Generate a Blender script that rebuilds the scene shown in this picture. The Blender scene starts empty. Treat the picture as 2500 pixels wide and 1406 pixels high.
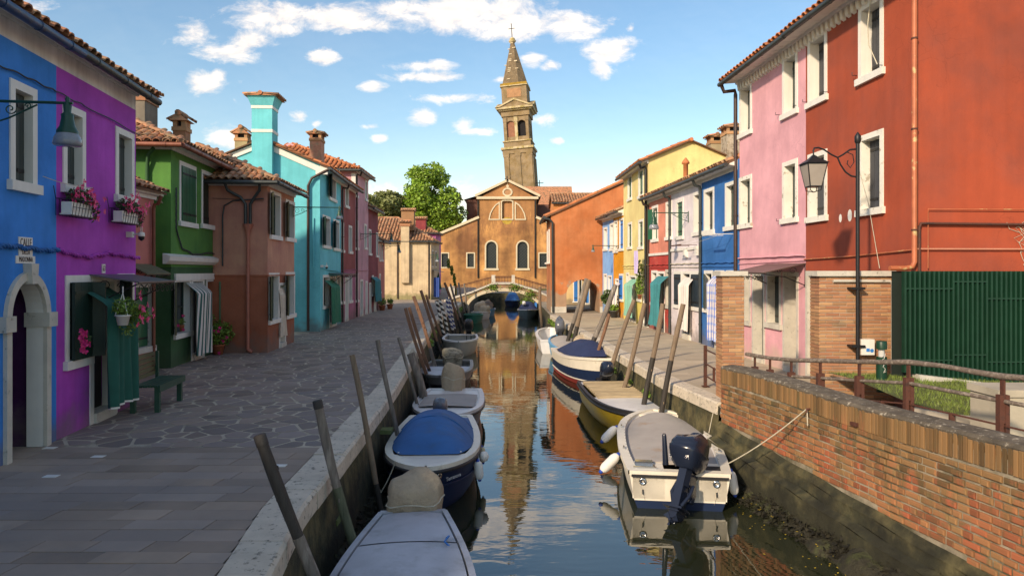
import bpy, math, random
from math import sin, cos, pi, radians, sqrt, atan2, tan
from mathutils import Vector, Matrix
R = random.Random(7)
scene = bpy.context.scene
C = scene.collection

# ---------------------------------------------------------------- camera, light, sky
F, CX, HY, CZ = 1667.0, 1250.0, 662.0, 2.45     # photo measures: focal length (px), centre, horizon row; eye height (m)
cam_d = bpy.data.cameras.new('camera'); cam = bpy.data.objects.new('camera', cam_d); C.objects.link(cam)
cam_d.sensor_width = 36; cam_d.lens = 36*F/2500; cam_d.clip_start = .1; cam_d.clip_end = 3000
cam_d.shift_y = -(703-HY)/2500.0
cam.location = (0, 0, CZ); cam.rotation_euler = (radians(90), 0, 0); scene.camera = cam
SUN_EL, SUN_X, SUN_Y = radians(27), -.60, -.80   # direction towards the sun (horizontal part)
world = bpy.data.worlds.new('World'); scene.world = world; world.use_nodes = True
sun_d = bpy.data.lights.new('sun', 'SUN'); sun_d.energy = 2.15; sun_d.angle = radians(3.0); sun_d.color = (1, .90, .76)
sun = bpy.data.objects.new('sun', sun_d); C.objects.link(sun)
sv = Vector((SUN_X*cos(SUN_EL), SUN_Y*cos(SUN_EL), sin(SUN_EL)))
sun.rotation_euler = sv.to_track_quat('Z', 'Y').to_euler(); sun.location = sv*50
scene.view_settings.view_transform = 'Standard'; scene.view_settings.look = 'None'
scene.view_settings.exposure = 1.12; scene.view_settings.gamma = 1; scene.view_settings.use_curve_mapping = False
scene.view_settings.use_white_balance = True; scene.view_settings.white_balance_temperature = 7900; scene.view_settings.white_balance_tint = 14

def sky():
    nt = world.node_tree; N = nt.nodes; L = nt.links; N.clear()
    def nd(t, **k):
        n = N.new(t)
        for a, b in k.items(): setattr(n, a, b)
        return n
    def math_(op, a, b=None, c=None, clamp=False):
        n = nd('ShaderNodeMath', operation=op); n.use_clamp = clamp
        for i, v in enumerate((a, b, c)):
            if v is None: continue
            if isinstance(v, (int, float)): n.inputs[i].default_value = v
            else: L.new(v, n.inputs[i])
        return n.outputs[0]
    tc = nd('ShaderNodeTexCoord'); d = tc.outputs['Generated']
    st = nd('ShaderNodeTexSky', sky_type='NISHITA'); st.sun_disc = False
    st.sun_elevation = SUN_EL; st.sun_rotation = atan2(SUN_X, SUN_Y); st.air_density = 1.15; st.dust_density = .6; st.ozone_density = 2.2; st.altitude = 0
    hs = nd('ShaderNodeHueSaturation'); hs.inputs['Saturation'].default_value = 1.28; hs.inputs['Value'].default_value = 1
    L.new(st.outputs[0], hs.inputs['Color'])
    bg = nd('ShaderNodeBackground'); bg.inputs['Strength'].default_value = .097; L.new(hs.outputs[0], bg.inputs[0])
    sx = nd('ShaderNodeSeparateXYZ'); L.new(d, sx.inputs[0])
    ay = math_('MAXIMUM', math_('ABSOLUTE', sx.outputs[1]), .05)
    u = math_('DIVIDE', sx.outputs[0], ay); v = math_('DIVIDE', sx.outputs[2], ay)
    cb = nd('ShaderNodeCombineXYZ'); L.new(u, cb.inputs[0]); L.new(v, cb.inputs[1])
    # fractal shape of the clouds, slightly flattened
    mp = nd('ShaderNodeMapping'); mp.inputs['Scale'].default_value = (1, 1.7, 1); L.new(cb.outputs[0], mp.inputs[0])
    nz = nd('ShaderNodeTexNoise'); nz.inputs['Scale'].default_value = 16; nz.inputs['Detail'].default_value = 9; nz.inputs['Roughness'].default_value = .66
    nz.inputs['Distortion'].default_value = .35
    L.new(mp.outputs[0], nz.inputs['Vector'])
    nb = nd('ShaderNodeTexNoise'); nb.inputs['Scale'].default_value = 4.2; nb.inputs['Detail'].default_value = 4; L.new(mp.outputs[0], nb.inputs['Vector'])
    blobs = [(1130,28,290,62,1.0),(1250,60,150,52,1.05),(1400,62,110,48,1.0),(1000,22,180,36,.85),(800,44,190,48,1.0),(650,38,140,44,.85),(700,70,90,26,.8),(860,62,130,30,.95),
             (470,90,85,45,.8),(560,128,120,34,.85),(600,105,80,40,.75),(500,206,62,40,1.0),(530,188,30,24,.95),(786,138,52,24,.95),(1490,125,80,52,.95),(1465,170,42,40,.8),(1435,75,70,36,.8),
             (1025,160,110,22,.8),(1040,188,140,18,.8),(905,212,42,20,.9),(1105,240,100,20,.85),(1035,288,44,34,.8),(1180,322,85,14,.8),(1135,305,34,24,.7),
             (545,330,62,40,.9),(575,350,48,26,.8),(732,288,28,20,.75),(772,302,18,16,.7),(1300,142,46,26,.75),(1345,162,30,20,.75),(1330,290,50,22,.6),(1358,345,26,14,.85),
             (927,338,30,16,.85),(905,310,48,12,.65),(1135,480,46,60,.62),(930,468,70,40,.8),(1220,195,40,12,.7),(60,25,95,34,.7),(85,38,34,30,.8),(1540,70,18,16,.7),(1010,470,80,40,.6)]
    acc = None
    for (px, py, rx, ry, s) in blobs:
        m = nd('ShaderNodeMapping', vector_type='TEXTURE'); m.inputs['Location'].default_value = ((px-CX)/F, (HY-py)/F, 0)
        m.inputs['Scale'].default_value = (rx*1.25/F, ry*1.25/F, 1); L.new(cb.outputs[0], m.inputs[0])
        g = nd('ShaderNodeTexGradient', gradient_type='SPHERICAL'); L.new(m.outputs[0], g.inputs[0])
        q = math_('MULTIPLY', g.outputs[1], s)
        acc = q if acc is None else math_('MAXIMUM', acc, q)
    shape = math_('ADD', math_('MULTIPLY', acc, 1.85), math_('MULTIPLY', math_('SUBTRACT', nz.outputs[0], .5), 3.1))
    # unseen overhead clouds continue the visible cover, thickened to raise the fill light
    hi = nd('ShaderNodeMapRange'); hi.inputs[1].default_value = .62; hi.inputs[2].default_value = .95; L.new(v, hi.inputs[0])
    rest = math_('MULTIPLY', hi.outputs[0], math_('MULTIPLY', math_('SUBTRACT', nb.outputs[0], .44), 6))
    shape = math_('MAXIMUM', shape, math_('ADD', rest, math_('MULTIPLY', math_('SUBTRACT', nz.outputs[0], .5), 1.5)))
    dm = nd('ShaderNodeMapRange'); dm.interpolation_type = 'SMOOTHSTEP'; dm.inputs[1].default_value = .33; dm.inputs[2].default_value = 1.55; L.new(shape, dm.inputs[0])
    up = math_('GREATER_THAN', sx.outputs[2], 0.0)
    den = math_('MULTIPLY', math_('MULTIPLY', dm.outputs[0], up), .93)
    thin = math_('MULTIPLY', nb.outputs[0], .10)
    den = math_('MAXIMUM', den, math_('MULTIPLY', thin, up))
    mp2 = nd('ShaderNodeMapping'); mp2.inputs['Location'].default_value = (.004, .012, 0); mp2.inputs['Scale'].default_value = (1, 1.7, 1); L.new(cb.outputs[0], mp2.inputs[0])
    nz2 = nd('ShaderNodeTexNoise'); nz2.inputs['Scale'].default_value = 16; nz2.inputs['Detail'].default_value = 5; nz2.inputs['Distortion'].default_value = .35; L.new(mp2.outputs[0], nz2.inputs['Vector'])
    li = math_('ADD', math_('MULTIPLY', math_('SUBTRACT', nz.outputs[0], nz2.outputs[0]), 3.0), .62, clamp=True)
    mx = nd('ShaderNodeMix', data_type='RGBA'); mx.inputs[6].default_value = (.52, .55, .62, 1); mx.inputs[7].default_value = (.80, .79, .78, 1); L.new(li, mx.inputs[0])
    bc = nd('ShaderNodeBackground'); bc.inputs['Strength'].default_value = .78; L.new(mx.outputs[2], bc.inputs[0])
    ms = nd('ShaderNodeMixShader'); L.new(den, ms.inputs[0]); L.new(bg.outputs[0], ms.inputs[1]); L.new(bc.outputs[0], ms.inputs[2])
    o = nd('ShaderNodeOutputWorld'); L.new(ms.outputs[0], o.inputs[0])
sky()

# ---------------------------------------------------------------- photo measures to places
def G(px, py, z=0.0):
    Y = (CZ-z)*F/(py-HY); return Vector(((px-CX)/F*Y, Y, z))
def AT(px, py, Y): return Vector(((px-CX)/F*Y, Y, CZ-(py-HY)*Y/F))
class Frame:
    """a wall line on the ground from A to B; u runs along it, +y goes into the building, z up"""
    def __init__(s, A, B):
        s.A = Vector(A); s.d = Vector(B)-s.A; s.L = s.d.length; s.d /= s.L; s.n = Vector((-s.d.y, s.d.x)); s.rz = atan2(s.d.y, s.d.x)
        s.M = Matrix.Translation((s.A.x, s.A.y, 0)) @ Matrix.Rotation(s.rz, 4, 'Z')
    def px(s, x, y, off=0.0):
        A = s.A + s.n*off; r = Vector(((x-CX)/F, 1.0))
        t = (A.x*s.d.y-A.y*s.d.x)/(r.x*s.d.y-r.y*s.d.x)
        P = r*t; return (P-A).dot(s.d), CZ+(HY-y)/F*t
    def W(s, u, y, z): return s.M @ Vector((u, y, z))

# ---------------------------------------------------------------- materials
def mat(name, col, rough=.8, var=.12, vs=1.5, bump=.15, bs=40, col2=None, c2s=2.0, c2t=(.5, .62), streak=0.0, rnd=0.0, metal=0, hue=0.0, stretch=(1, 1, 1), ior=1.45, bd=.01, base=None, hv=None, topd=None, crack=0.0, ss=1.0):
    m = bpy.data.materials.new(name); m.use_nodes = True; nt = m.node_tree; N = nt.nodes; L = nt.links
    b = N['Principled BSDF']; b.inputs['Roughness'].default_value = rough; b.inputs['Metallic'].default_value = metal; b.inputs['IOR'].default_value = ior
    geo = N.new('ShaderNodeNewGeometry'); P = geo.outputs['Position']
    if stretch != (1, 1, 1):
        mp = N.new('ShaderNodeMapping'); mp.inputs['Scale'].default_value = stretch; L.new(P, mp.inputs[0]); P = mp.outputs[0]
    def noise(sc, det=4, src=None, ro=.55):
        n = N.new('ShaderNodeTexNoise'); n.inputs['Scale'].default_value = sc; n.inputs['Detail'].default_value = det; n.inputs['Roughness'].default_value = ro
        L.new(src if src is not None else P, n.inputs['Vector']); return n.outputs[0]
    def mr(src, a, b_, c, d):
        n = N.new('ShaderNodeMapRange'); n.inputs[1].default_value = a; n.inputs[2].default_value = b_; n.inputs[3].default_value = c; n.inputs[4].default_value = d
        L.new(src, n.inputs[0]); return n.outputs[0]
    def mixc(f, a, c, blend='MIX'):
        n = N.new('ShaderNodeMix'); n.data_type = 'RGBA'; n.blend_type = blend
        for i, v in ((0, f), (6, a), (7, c)):
            if isinstance(v, tuple): n.inputs[i].default_value = (*v[:3], 1)
            elif isinstance(v, (int, float)): n.inputs[i].default_value = v
            else: L.new(v, n.inputs[i])
        return n.outputs[2]
    cur = tuple(col)
    if col2 is not None: cur = mixc(mr(noise(c2s, 6, ro=.65), c2t[0], c2t[1], 0, 1), cur, tuple(col2))
    if base is not None:      # (height, colour, softness): splash dirt near the ground
        sp = N.new('ShaderNodeSeparateXYZ'); L.new(geo.outputs['Position'], sp.inputs[0])
        ad = N.new('ShaderNodeMath'); ad.operation = 'ADD'; L.new(sp.outputs[2], ad.inputs[0]); L.new(mr(noise(2.5, 5), .3, .7, -base[2], base[2]), ad.inputs[1])
        cur = mixc(mr(ad.outputs[0], base[0]-.25, base[0]+.25, base[3] if len(base) > 3 else .7, 0), cur, tuple(base[1]))
    if topd is not None:      # (height, colour, softness, strength): dark weathering running down from the top
        sp = N.new('ShaderNodeSeparateXYZ'); L.new(geo.outputs['Position'], sp.inputs[0])
        mp = N.new('ShaderNodeMapping'); mp.inputs['Scale'].default_value = (4, 4, .6); L.new(geo.outputs['Position'], mp.inputs[0])
        ad = N.new('ShaderNodeMath'); ad.operation = 'ADD'; L.new(sp.outputs[2], ad.inputs[0]); L.new(mr(noise(1.6, 6, mp.outputs[0], ro=.7), .3, .7, -topd[2], topd[2]), ad.inputs[1])
        cur = mixc(mr(ad.outputs[0], topd[0]-.2, topd[0]+.2, 0, topd[3]), cur, tuple(topd[1]))
    if streak:
        mp = N.new('ShaderNodeMapping'); mp.inputs['Scale'].default_value = (5*ss, 5*ss, .35*ss); L.new(geo.outputs['Position'], mp.inputs[0])
        v = mr(noise(1.3, 5, mp.outputs[0]), .35, .75, 1, 1-streak); cc = N.new('ShaderNodeCombineColor')
        for i in range(3): L.new(v, cc.inputs[i])
        cur = mixc(1.0, cur, cc.outputs[0], 'MULTIPLY')
    if var:
        v = mr(noise(vs, 6, ro=.6), .3, .7, 1-var, 1+var); cc = N.new('ShaderNodeCombineColor')
        for i in range(3): L.new(v, cc.inputs[i])
        cur = mixc(1.0, cur, cc.outputs[0], 'MULTIPLY')
    if rnd or hue:
        oi = N.new('ShaderNodeObjectInfo'); a = N.new('ShaderNodeMath'); a.operation = 'ADD'
        L.new(oi.outputs['Random'], a.inputs[0]); L.new(geo.outputs['Random Per Island'], a.inputs[1])
        w = N.new('ShaderNodeTexWhiteNoise'); w.noise_dimensions = '1D'; L.new(a.outputs[0], w.inputs['W'])
        v = mr(w.outputs[0], 0, 1, 1-rnd, 1+rnd); cc = N.new('ShaderNodeCombineColor')
        for i in range(3): L.new(v, cc.inputs[i])
        cur = mixc(1.0, cur, cc.outputs[0], 'MULTIPLY')
        if hue:
            sc = N.new('ShaderNodeSeparateColor'); L.new(w.outputs[1], sc.inputs[0])
            cur = mixc(mr(sc.outputs[1], 0, 1, 0, hue), cur, tuple(hv))
    if crack:
        nd = N.new('ShaderNodeTexNoise'); nd.inputs['Scale'].default_value = 2.5; nd.inputs['Detail'].default_value = 5; L.new(geo.outputs['Position'], nd.inputs['Vector'])
        vm = N.new('ShaderNodeVectorMath'); vm.operation = 'MULTIPLY_ADD'; L.new(nd.outputs[1], vm.inputs[0]); vm.inputs[1].default_value = (.5, .5, .5); L.new(geo.outputs['Position'], vm.inputs[2])
        vo = N.new('ShaderNodeTexVoronoi'); vo.feature = 'DISTANCE_TO_EDGE'; vo.inputs['Scale'].default_value = 1.9; L.new(vm.outputs[0], vo.inputs['Vector'])
        ck = mr(vo.outputs['Distance'], 0, .018, 1, 0); mk = mr(noise(.55, 3), .50, .62, 0, crack)
        mm_ = N.new('ShaderNodeMath'); mm_.operation = 'MULTIPLY'; L.new(ck, mm_.inputs[0]); L.new(mk, mm_.inputs[1])
        cur = mixc(mm_.outputs[0], cur, tuple(x*.35 for x in col))
    if isinstance(cur, tuple): b.inputs['Base Color'].default_value = (*cur, 1)
    else: L.new(cur, b.inputs['Base Color'])
    if bump:
        bp = N.new('ShaderNodeBump'); bp.inputs['Strength'].default_value = bump; bp.inputs['Distance'].default_value = bd
        L.new(noise(bs, 8, geo.outputs['Position'] if stretch == (1, 1, 1) else P, ro=.7), bp.inputs['Height']); L.new(bp.outputs[0], b.inputs['Normal'])
    return m
def plaster(name, col, **k):
    d = dict(rough=.85, var=.15, vs=.9, bump=.35, bs=14, streak=.12, base=(.33, (.17, .14, .115), .32, .62), bd=.012, col2=tuple(min(.8, x*1.22+.015) for x in col), c2s=.75, c2t=(.42, .66), crack=.28); d.update(k); return mat(name, col, **d)
BRK = dict(rough=.85, rnd=.28, bump=.6, bs=60, bd=.006)
m_white = mat('white_paint', (.74, .72, .66), .6, .05, 3, .1, 60, streak=.10, col2=(.45, .42, .36), c2t=(.66, .72), c2s=3)
m_white_peel = mat('peeling_white_paint', (.74, .72, .64), .7, .08, 3, .4, 30, col2=(.42, .38, .30), c2s=5, c2t=(.58, .64))
m_stone = mat('istrian_stone', (.52, .49, .42), .8, .15, 3, .5, 30, col2=(.22, .20, .16), c2s=9, c2t=(.60, .70))
m_curb = mat('curb_stone', (.56, .49, .385), .8, .12, 4, .7, 45, col2=(.16, .15, .12), c2s=14, c2t=(.56, .66), rnd=.07)
m_dark = mat('dark_interior', (.012, .012, .014), .9, 0, bump=0)
m_greensh = mat('dark_green_shutter', (.012, .035, .026), .45, .2, 4, .2, 30, stretch=(1, 1, .3))
m_greensh2 = mat('green_shutter', (.012, .10, .045), .4, .25, 3, .25, 30, stretch=(1, 1, .3))
m_greysh = mat('grey_green_shutter', (.040, .055, .050), .55, .15, 4, .2, 30, stretch=(1, 1, .3))
m_slate = mat('slate_grey_shutter', (.042, .046, .055), .5, .15, 4, .2, 30, stretch=(1, 1, .3))
m_olive = mat('sunlit_olive_shutter', (.12, .115, .06), .6, .2, 4, .2, 30)  # olive is the sunlit tone of dark green leaves put into the colour
m_bluesh = mat('blue_shutter', (.02, .19, .55), .5, .1, 3, .1)
m_palesh = mat('pale_grey_shutter', (.32, .38, .48), .5, .1, 3, .1)
m_iron = mat('black_iron', (.018, .018, .02), .45, .2, 10, .1, metal=.3)
m_rust = mat('rusty_iron', (.10, .035, .022), .75, .3, 8, .4, 60, col2=(.045, .022, .018), c2s=8)
m_gutter = mat('grey_gutter_metal', (.055, .065, .065), .45, .2, 3, .1, metal=.4)
m_gutter_b = mat('blue_gutter_metal', (.02, .055, .13), .4, .25, 4, .2, col2=(.06, .06, .07), c2s=5)
m_gutter_r = mat('brown_copper_gutter', (.22, .075, .045), .5, .2, 3, .2, metal=.2)
m_pipe_br = mat('dark_brown_pipe', (.055, .035, .03), .5, .2, 3, .1, metal=.3)
m_tile = mat('terracotta_tile', (.42, .17, .085), .85, .2, 3, .6, 35, col2=(.10, .085, .05), c2s=5, c2t=(.48, .60), rnd=.3, hue=.55, hv=(.52, .34, .20))
m_tile_o = mat('orange_roof_tile', (.50, .16, .06), .85, .2, 3, .5, 35, col2=(.12, .08, .05), c2s=3.5, c2t=(.55, .68), rnd=.22, hue=.3, hv=(.5, .26, .13))
m_tile_bed = mat('roof_tile_bed', (.16, .085, .05), .9, .3, 4, .3)
m_mortar = mat('pale_mortar', (.40, .36, .29), .9, .15, 5, .6, 60)
m_brick = mat('warm_brick', (.42, .235, .115), hue=.7, hv=(.35, .135, .075), col2=(.24, .17, .10), c2s=3, c2t=(.52, .7), **BRK)
m_old = mat('weathered_red_brick', (.29, .078, .038), hue=.62, hv=(.36, .20, .085), col2=(.12, .095, .045), c2s=2.6, c2t=(.48, .66), topd=(.10, (.075, .060, .025), .55, .86), **BRK)
m_glass = mat('window_glass', (.02, .025, .03), .06, 0, bump=0, ior=1.6)
m_black = mat('black_plastic', (.012, .012, .014), .35, .1, 5, .05)
m_terracotta = mat('terracotta_pot', (.40, .13, .06), .8, .15, 8, .2)
m_leaf = mat('green_leaves', (.12, .21, .03), .55, .3, 8, 0, rnd=.5, hue=.5, hv=(.14, .22, .03))
m_leafd = mat('dark_leaves', (.035, .07, .02), .6, .3, 8, 0, rnd=.5, hue=.4, hv=(.07, .12, .02))
m_pink = mat('pink_petals', (.70, .03, .20), .5, .1, 8, 0, rnd=.3, hue=.4, hv=(.75, .05, .05))
m_bark = mat('bark', (.10, .075, .05), .9, .3, 4, .6, 20)
m_algae = mat('mossy_wall', (.10, .085, .038), .85, .45, 2.5, 1, 9, col2=(.035, .036, .018), c2s=3, c2t=(.42, .62), bd=.03, base=(-.62, (.022, .022, .012), .3, .95))
m_mud = mat('seaweed_mud', (.020, .018, .010), .75, .4, 3, 1, 10, col2=(.032, .036, .012), c2s=4, bd=.05, rnd=.5)
m_rope = mat('rope', (.50, .46, .36), .9, .15, 10, .3, 60)

# ---------------------------------------------------------------- mesh building
class MB:
    def __init__(s): s.v = []; s.f = []; s.m = []; s.sm = []
    def add(s, vs, fs, mi=0, smooth=False, M=None):
        o = len(s.v)
        s.v += [tuple(M @ Vector(p)) if M is not None else tuple(p) for p in vs]
        s.f += [tuple(i+o for i in f) for f in fs]; s.m += [mi]*len(fs); s.sm += [smooth]*len(fs)
    def box(s, x0, x1, y0, y1, z0, z1, mi=0, M=None):
        s.add([(x0,y0,z0),(x1,y0,z0),(x1,y1,z0),(x0,y1,z0),(x0,y0,z1),(x1,y0,z1),(x1,y1,z1),(x0,y1,z1)],
              [(0,3,2,1),(4,5,6,7),(0,1,5,4),(1,2,6,5),(2,3,7,6),(3,0,4,7)], mi, M=M)
    def cbox(s, x0, x1, y0, y1, z0, z1, c=.008, mi=0, M=None):
        """box with its -y face chamfered"""
        s.add([(x0,y1,z0),(x1,y1,z0),(x1,y1,z1),(x0,y1,z1),(x0,y0+c,z0),(x1,y0+c,z0),(x1,y0+c,z1),(x0,y0+c,z1),(x0+c,y0,z0+c),(x1-c,y0,z0+c),(x1-c,y0,z1-c),(x0+c,y0,z1-c)],
              [(3,2,1,0),(0,1,5,4),(1,2,6,5),(2,3,7,6),(3,0,4,7),(4,5,9,8),(5,6,10,9),(6,7,11,10),(7,4,8,11),(8,9,10,11)], mi, M=M)
    def quad(s, a, b, c, d, mi=0): s.add([a, b, c, d], [(0, 1, 2, 3)], mi)
    def prism(s, poly, z0, z1, mi=0, M=None, bottom=True):
        n = len(poly); vs = [(x, y, z0) for x, y in poly]+[(x, y, z1) for x, y in poly]
        fs = [(i, (i+1) % n, n+(i+1) % n, n+i) for i in range(n)]+[tuple(range(n, 2*n))]
        if bottom: fs.append(tuple(reversed(range(n))))
        s.add(vs, fs, mi, M=M)
    def ext(s, prof, a, b, mi=0, axis='x', M=None):
        """profile of (y, z) points swept along x from a to b"""
        n = len(prof)
        vs = [(a, y, z) if axis == 'x' else (y, a, z) for y, z in prof]+[(b, y, z) if axis == 'x' else (y, b, z) for y, z in prof]
        s.add(vs, [(i, (i+1) % n, n+(i+1) % n, n+i) for i in range(n)]+[tuple(range(n)), tuple(reversed(range(n, 2*n)))], mi, M=M)
    def tube(s, pts, r, n=8, mi=0, cap=True, M=None, flat=None):
        pts = [Vector(p) for p in pts]; k = len(pts)
        rs = r if isinstance(r, (list, tuple)) else [r]*k
        vs = []; up = None
        for i, p in enumerate(pts):
            t = (pts[min(i+1, k-1)]-pts[max(i-1, 0)])
            t = t.normalized() if t.length > 1e-9 else Vector((0, 0, 1))
            if up is None:
                up = Vector((0, 0, 1)) if abs(t.z) < .9 else Vector((1, 0, 0))
            a = t.cross(up); a = a.normalized() if a.length > 1e-6 else t.orthogonal().normalized(); bb = a.cross(t); up = bb
            for j in range(n):
                q = 2*pi*j/n+pi/n; vs.append(p+(a*cos(q)+bb*sin(q))*rs[i])
        fs = [(i*n+j, i*n+(j+1) % n, (i+1)*n+(j+1) % n, (i+1)*n+j) for i in range(k-1) for j in range(n)]
        s.add(vs, fs, mi, n > 5, M)
        if cap: s.add(vs[:n], [tuple(reversed(range(n)))], mi, M=M); s.add(vs[-n:], [tuple(range(n))], mi, M=M)
    def lathe(s, prof, n=12, mi=0, M=None, c=(0, 0, 0)):
        vs = [(c[0]+r*cos(2*pi*j/n), c[1]+r*sin(2*pi*j/n), c[2]+z) for r, z in prof for j in range(n)]
        fs = [(i*n+j, i*n+(j+1) % n, (i+1)*n+(j+1) % n, (i+1)*n+j) for i in range(len(prof)-1) for j in range(n)]
        s.add(vs, fs, mi, True, M)
    def grid(s, fn, nu, nv, mi=0, smooth=True, M=None, mf=None):
        vs = [fn(i/nu, j/nv) for j in range(nv+1) for i in range(nu+1)]; o = len(s.v)
        fs = [(j*(nu+1)+i, j*(nu+1)+i+1, (j+1)*(nu+1)+i+1, (j+1)*(nu+1)+i) for j in range(nv) for i in range(nu)]
        s.add(vs, fs, mi, smooth, M)
        if mf:
            k = len(s.m)-len(fs)
            for j in range(nv):
                for i in range(nu): s.m[k+j*nu+i] = mf(i, j)
    def mesh(s, name, mats):
        me = bpy.data.meshes.new(name); me.from_pydata(s.v, [], s.f)
        for m in (mats if isinstance(mats, (list, tuple)) else [mats]): me.materials.append(m)
        if any(s.m): me.polygons.foreach_set('material_index', s.m)
        if any(s.sm): me.polygons.foreach_set('use_smooth', s.sm)
        me.update(); return me
    def build(s, name, mats, parent=None, world=False, **k):
        if world and parent is not None:
            r = parent
            while r.parent: r = r.parent
            I = (Matrix.Translation(r.location) @ r.rotation_euler.to_matrix().to_4x4()).inverted()
            s.v = [tuple(I @ Vector(p)) for p in s.v]
        return put(name, s.mesh(name, mats), parent, **k)
def put(name, me, parent=None, M=None, **k):
    o = bpy.data.objects.new(name, me); C.objects.link(o)
    if parent is not None: o.parent = parent
    if M is not None: o.matrix_local = M
    for a, b in k.items(): o[a] = b
    return o
def T(name, label, cat, loc=(0, 0, 0), rz=0.0, group=None):
    o = bpy.data.objects.new(name, None); C.objects.link(o); o.empty_display_size = .2
    o.location = loc; o.rotation_euler = (0, 0, rz); o['label'] = label; o['category'] = cat
    if group: o['group'] = group
    return o
def copy_tree(o, parent=None):
    c = o.copy(); C.objects.link(c)
    if parent is not None: c.parent = parent
    for ch in list(o.children): copy_tree(ch, c)
    return c
def text(s, size, M, m, name, parent, ext=.002, world=False):
    cu = bpy.data.curves.new(name, 'FONT'); cu.body = s; cu.size = size; cu.extrude = ext; cu.align_x = 'CENTER'; cu.align_y = 'CENTER'
    o = bpy.data.objects.new(name, cu); C.objects.link(o)
    me = bpy.data.meshes.new_from_object(o); bpy.data.objects.remove(o); me.materials.append(m)
    return put(name, me, parent, M)

# ---------------------------------------------------------------- walls with openings
def wall_mesh(b, u0, u1, z0, z1, ops, zones, y=0.0, reveal=.2, rmi=0):
    """ops: (ua, ub, za, zb, kind) kind None/'arch'; zones: [(ztop, mi)...]"""
    us = sorted({u0, u1} | {min(max(o[i], u0), u1) for o in ops for i in (0, 1)})
    zs = sorted({z0, z1} | {min(max(o[i], z0), z1) for o in ops for i in (2, 3)} | {z for z, _ in zones if z0 < z < z1})
    for i in range(len(us)-1):
        for j in range(len(zs)-1):
            cu, cz = (us[i]+us[i+1])/2, (zs[j]+zs[j+1])/2
            if any(o[0] < cu < o[1] and o[2] < cz < o[3] for o in ops): continue
            mi = next((m for z, m in zones if cz < z), zones[-1][1])
            b.quad((us[i], y, zs[j]), (us[i+1], y, zs[j]), (us[i+1], y, zs[j+1]), (us[i], y, zs[j+1]), mi)
    for o in ops:
        ua, ub, za, zb = o[:4]; kind = o[4] if len(o) > 4 else None; rv = o[5] if len(o) > 5 else reveal; rm = o[6] if len(o) > 6 else rmi
        mi = next((m for z, m in zones if zb < z), zones[-1][1])
        if kind == 'arch':
            r = (ub-ua)/2; rh = o[7] if len(o) > 7 else r; uc = (ua+ub)/2; zc = zb-rh; n = 16
            arc = [(uc-r*cos(pi*i/n), zc+rh*sin(pi*i/n)) for i in range(n+1)]
            for i in range(n):
                b.quad((arc[i][0], y, arc[i][1]), (arc[i+1][0], y, arc[i+1][1]), (arc[i+1][0], y, zb), (arc[i][0], y, zb), mi)
                b.quad((arc[i][0], y, arc[i][1]), (arc[i][0], y+rv, arc[i][1]), (arc[i+1][0], y+rv, arc[i+1][1]), (arc[i+1][0], y, arc[i+1][1]), rm)
            ed = [((ua, za), (ua, zc)), ((ub, zc), (ub, za))]
        else: ed = [((ua, za), (ua, zb)), ((ua, zb), (ub, zb)), ((ub, zb), (ub, za)), ((ub, za), (ua, za))]
        for p, q in ed: b.quad((p[0], y, p[1]), (p[0], y+rv, p[1]), (q[0], y+rv, q[1]), (q[0], y, q[1]), rm)

def leaf_mb(b, u0, u1, z0, z1, y, mi=0, n=3, hinge=True, M=None, hm=1):
    """a plank shutter leaf, front at y, 3.5 cm thick"""
    w = (u1-u0)/n
    for i in range(n): b.box(u0+i*w+.004, u0+(i+1)*w-.004, y, y+.03, z0+.01, z1-.01, mi, M)
    b.box(u0, u1, y+.012, y+.04, z0+.005, z1-.005, mi, M)
    for q in (.14, .86):
        z = z0+(z1-z0)*q; b.box(u0+.02, u1-.02, y-.012, y-.001, z-.025, z+.025, hm if hinge else mi, M)

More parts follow.
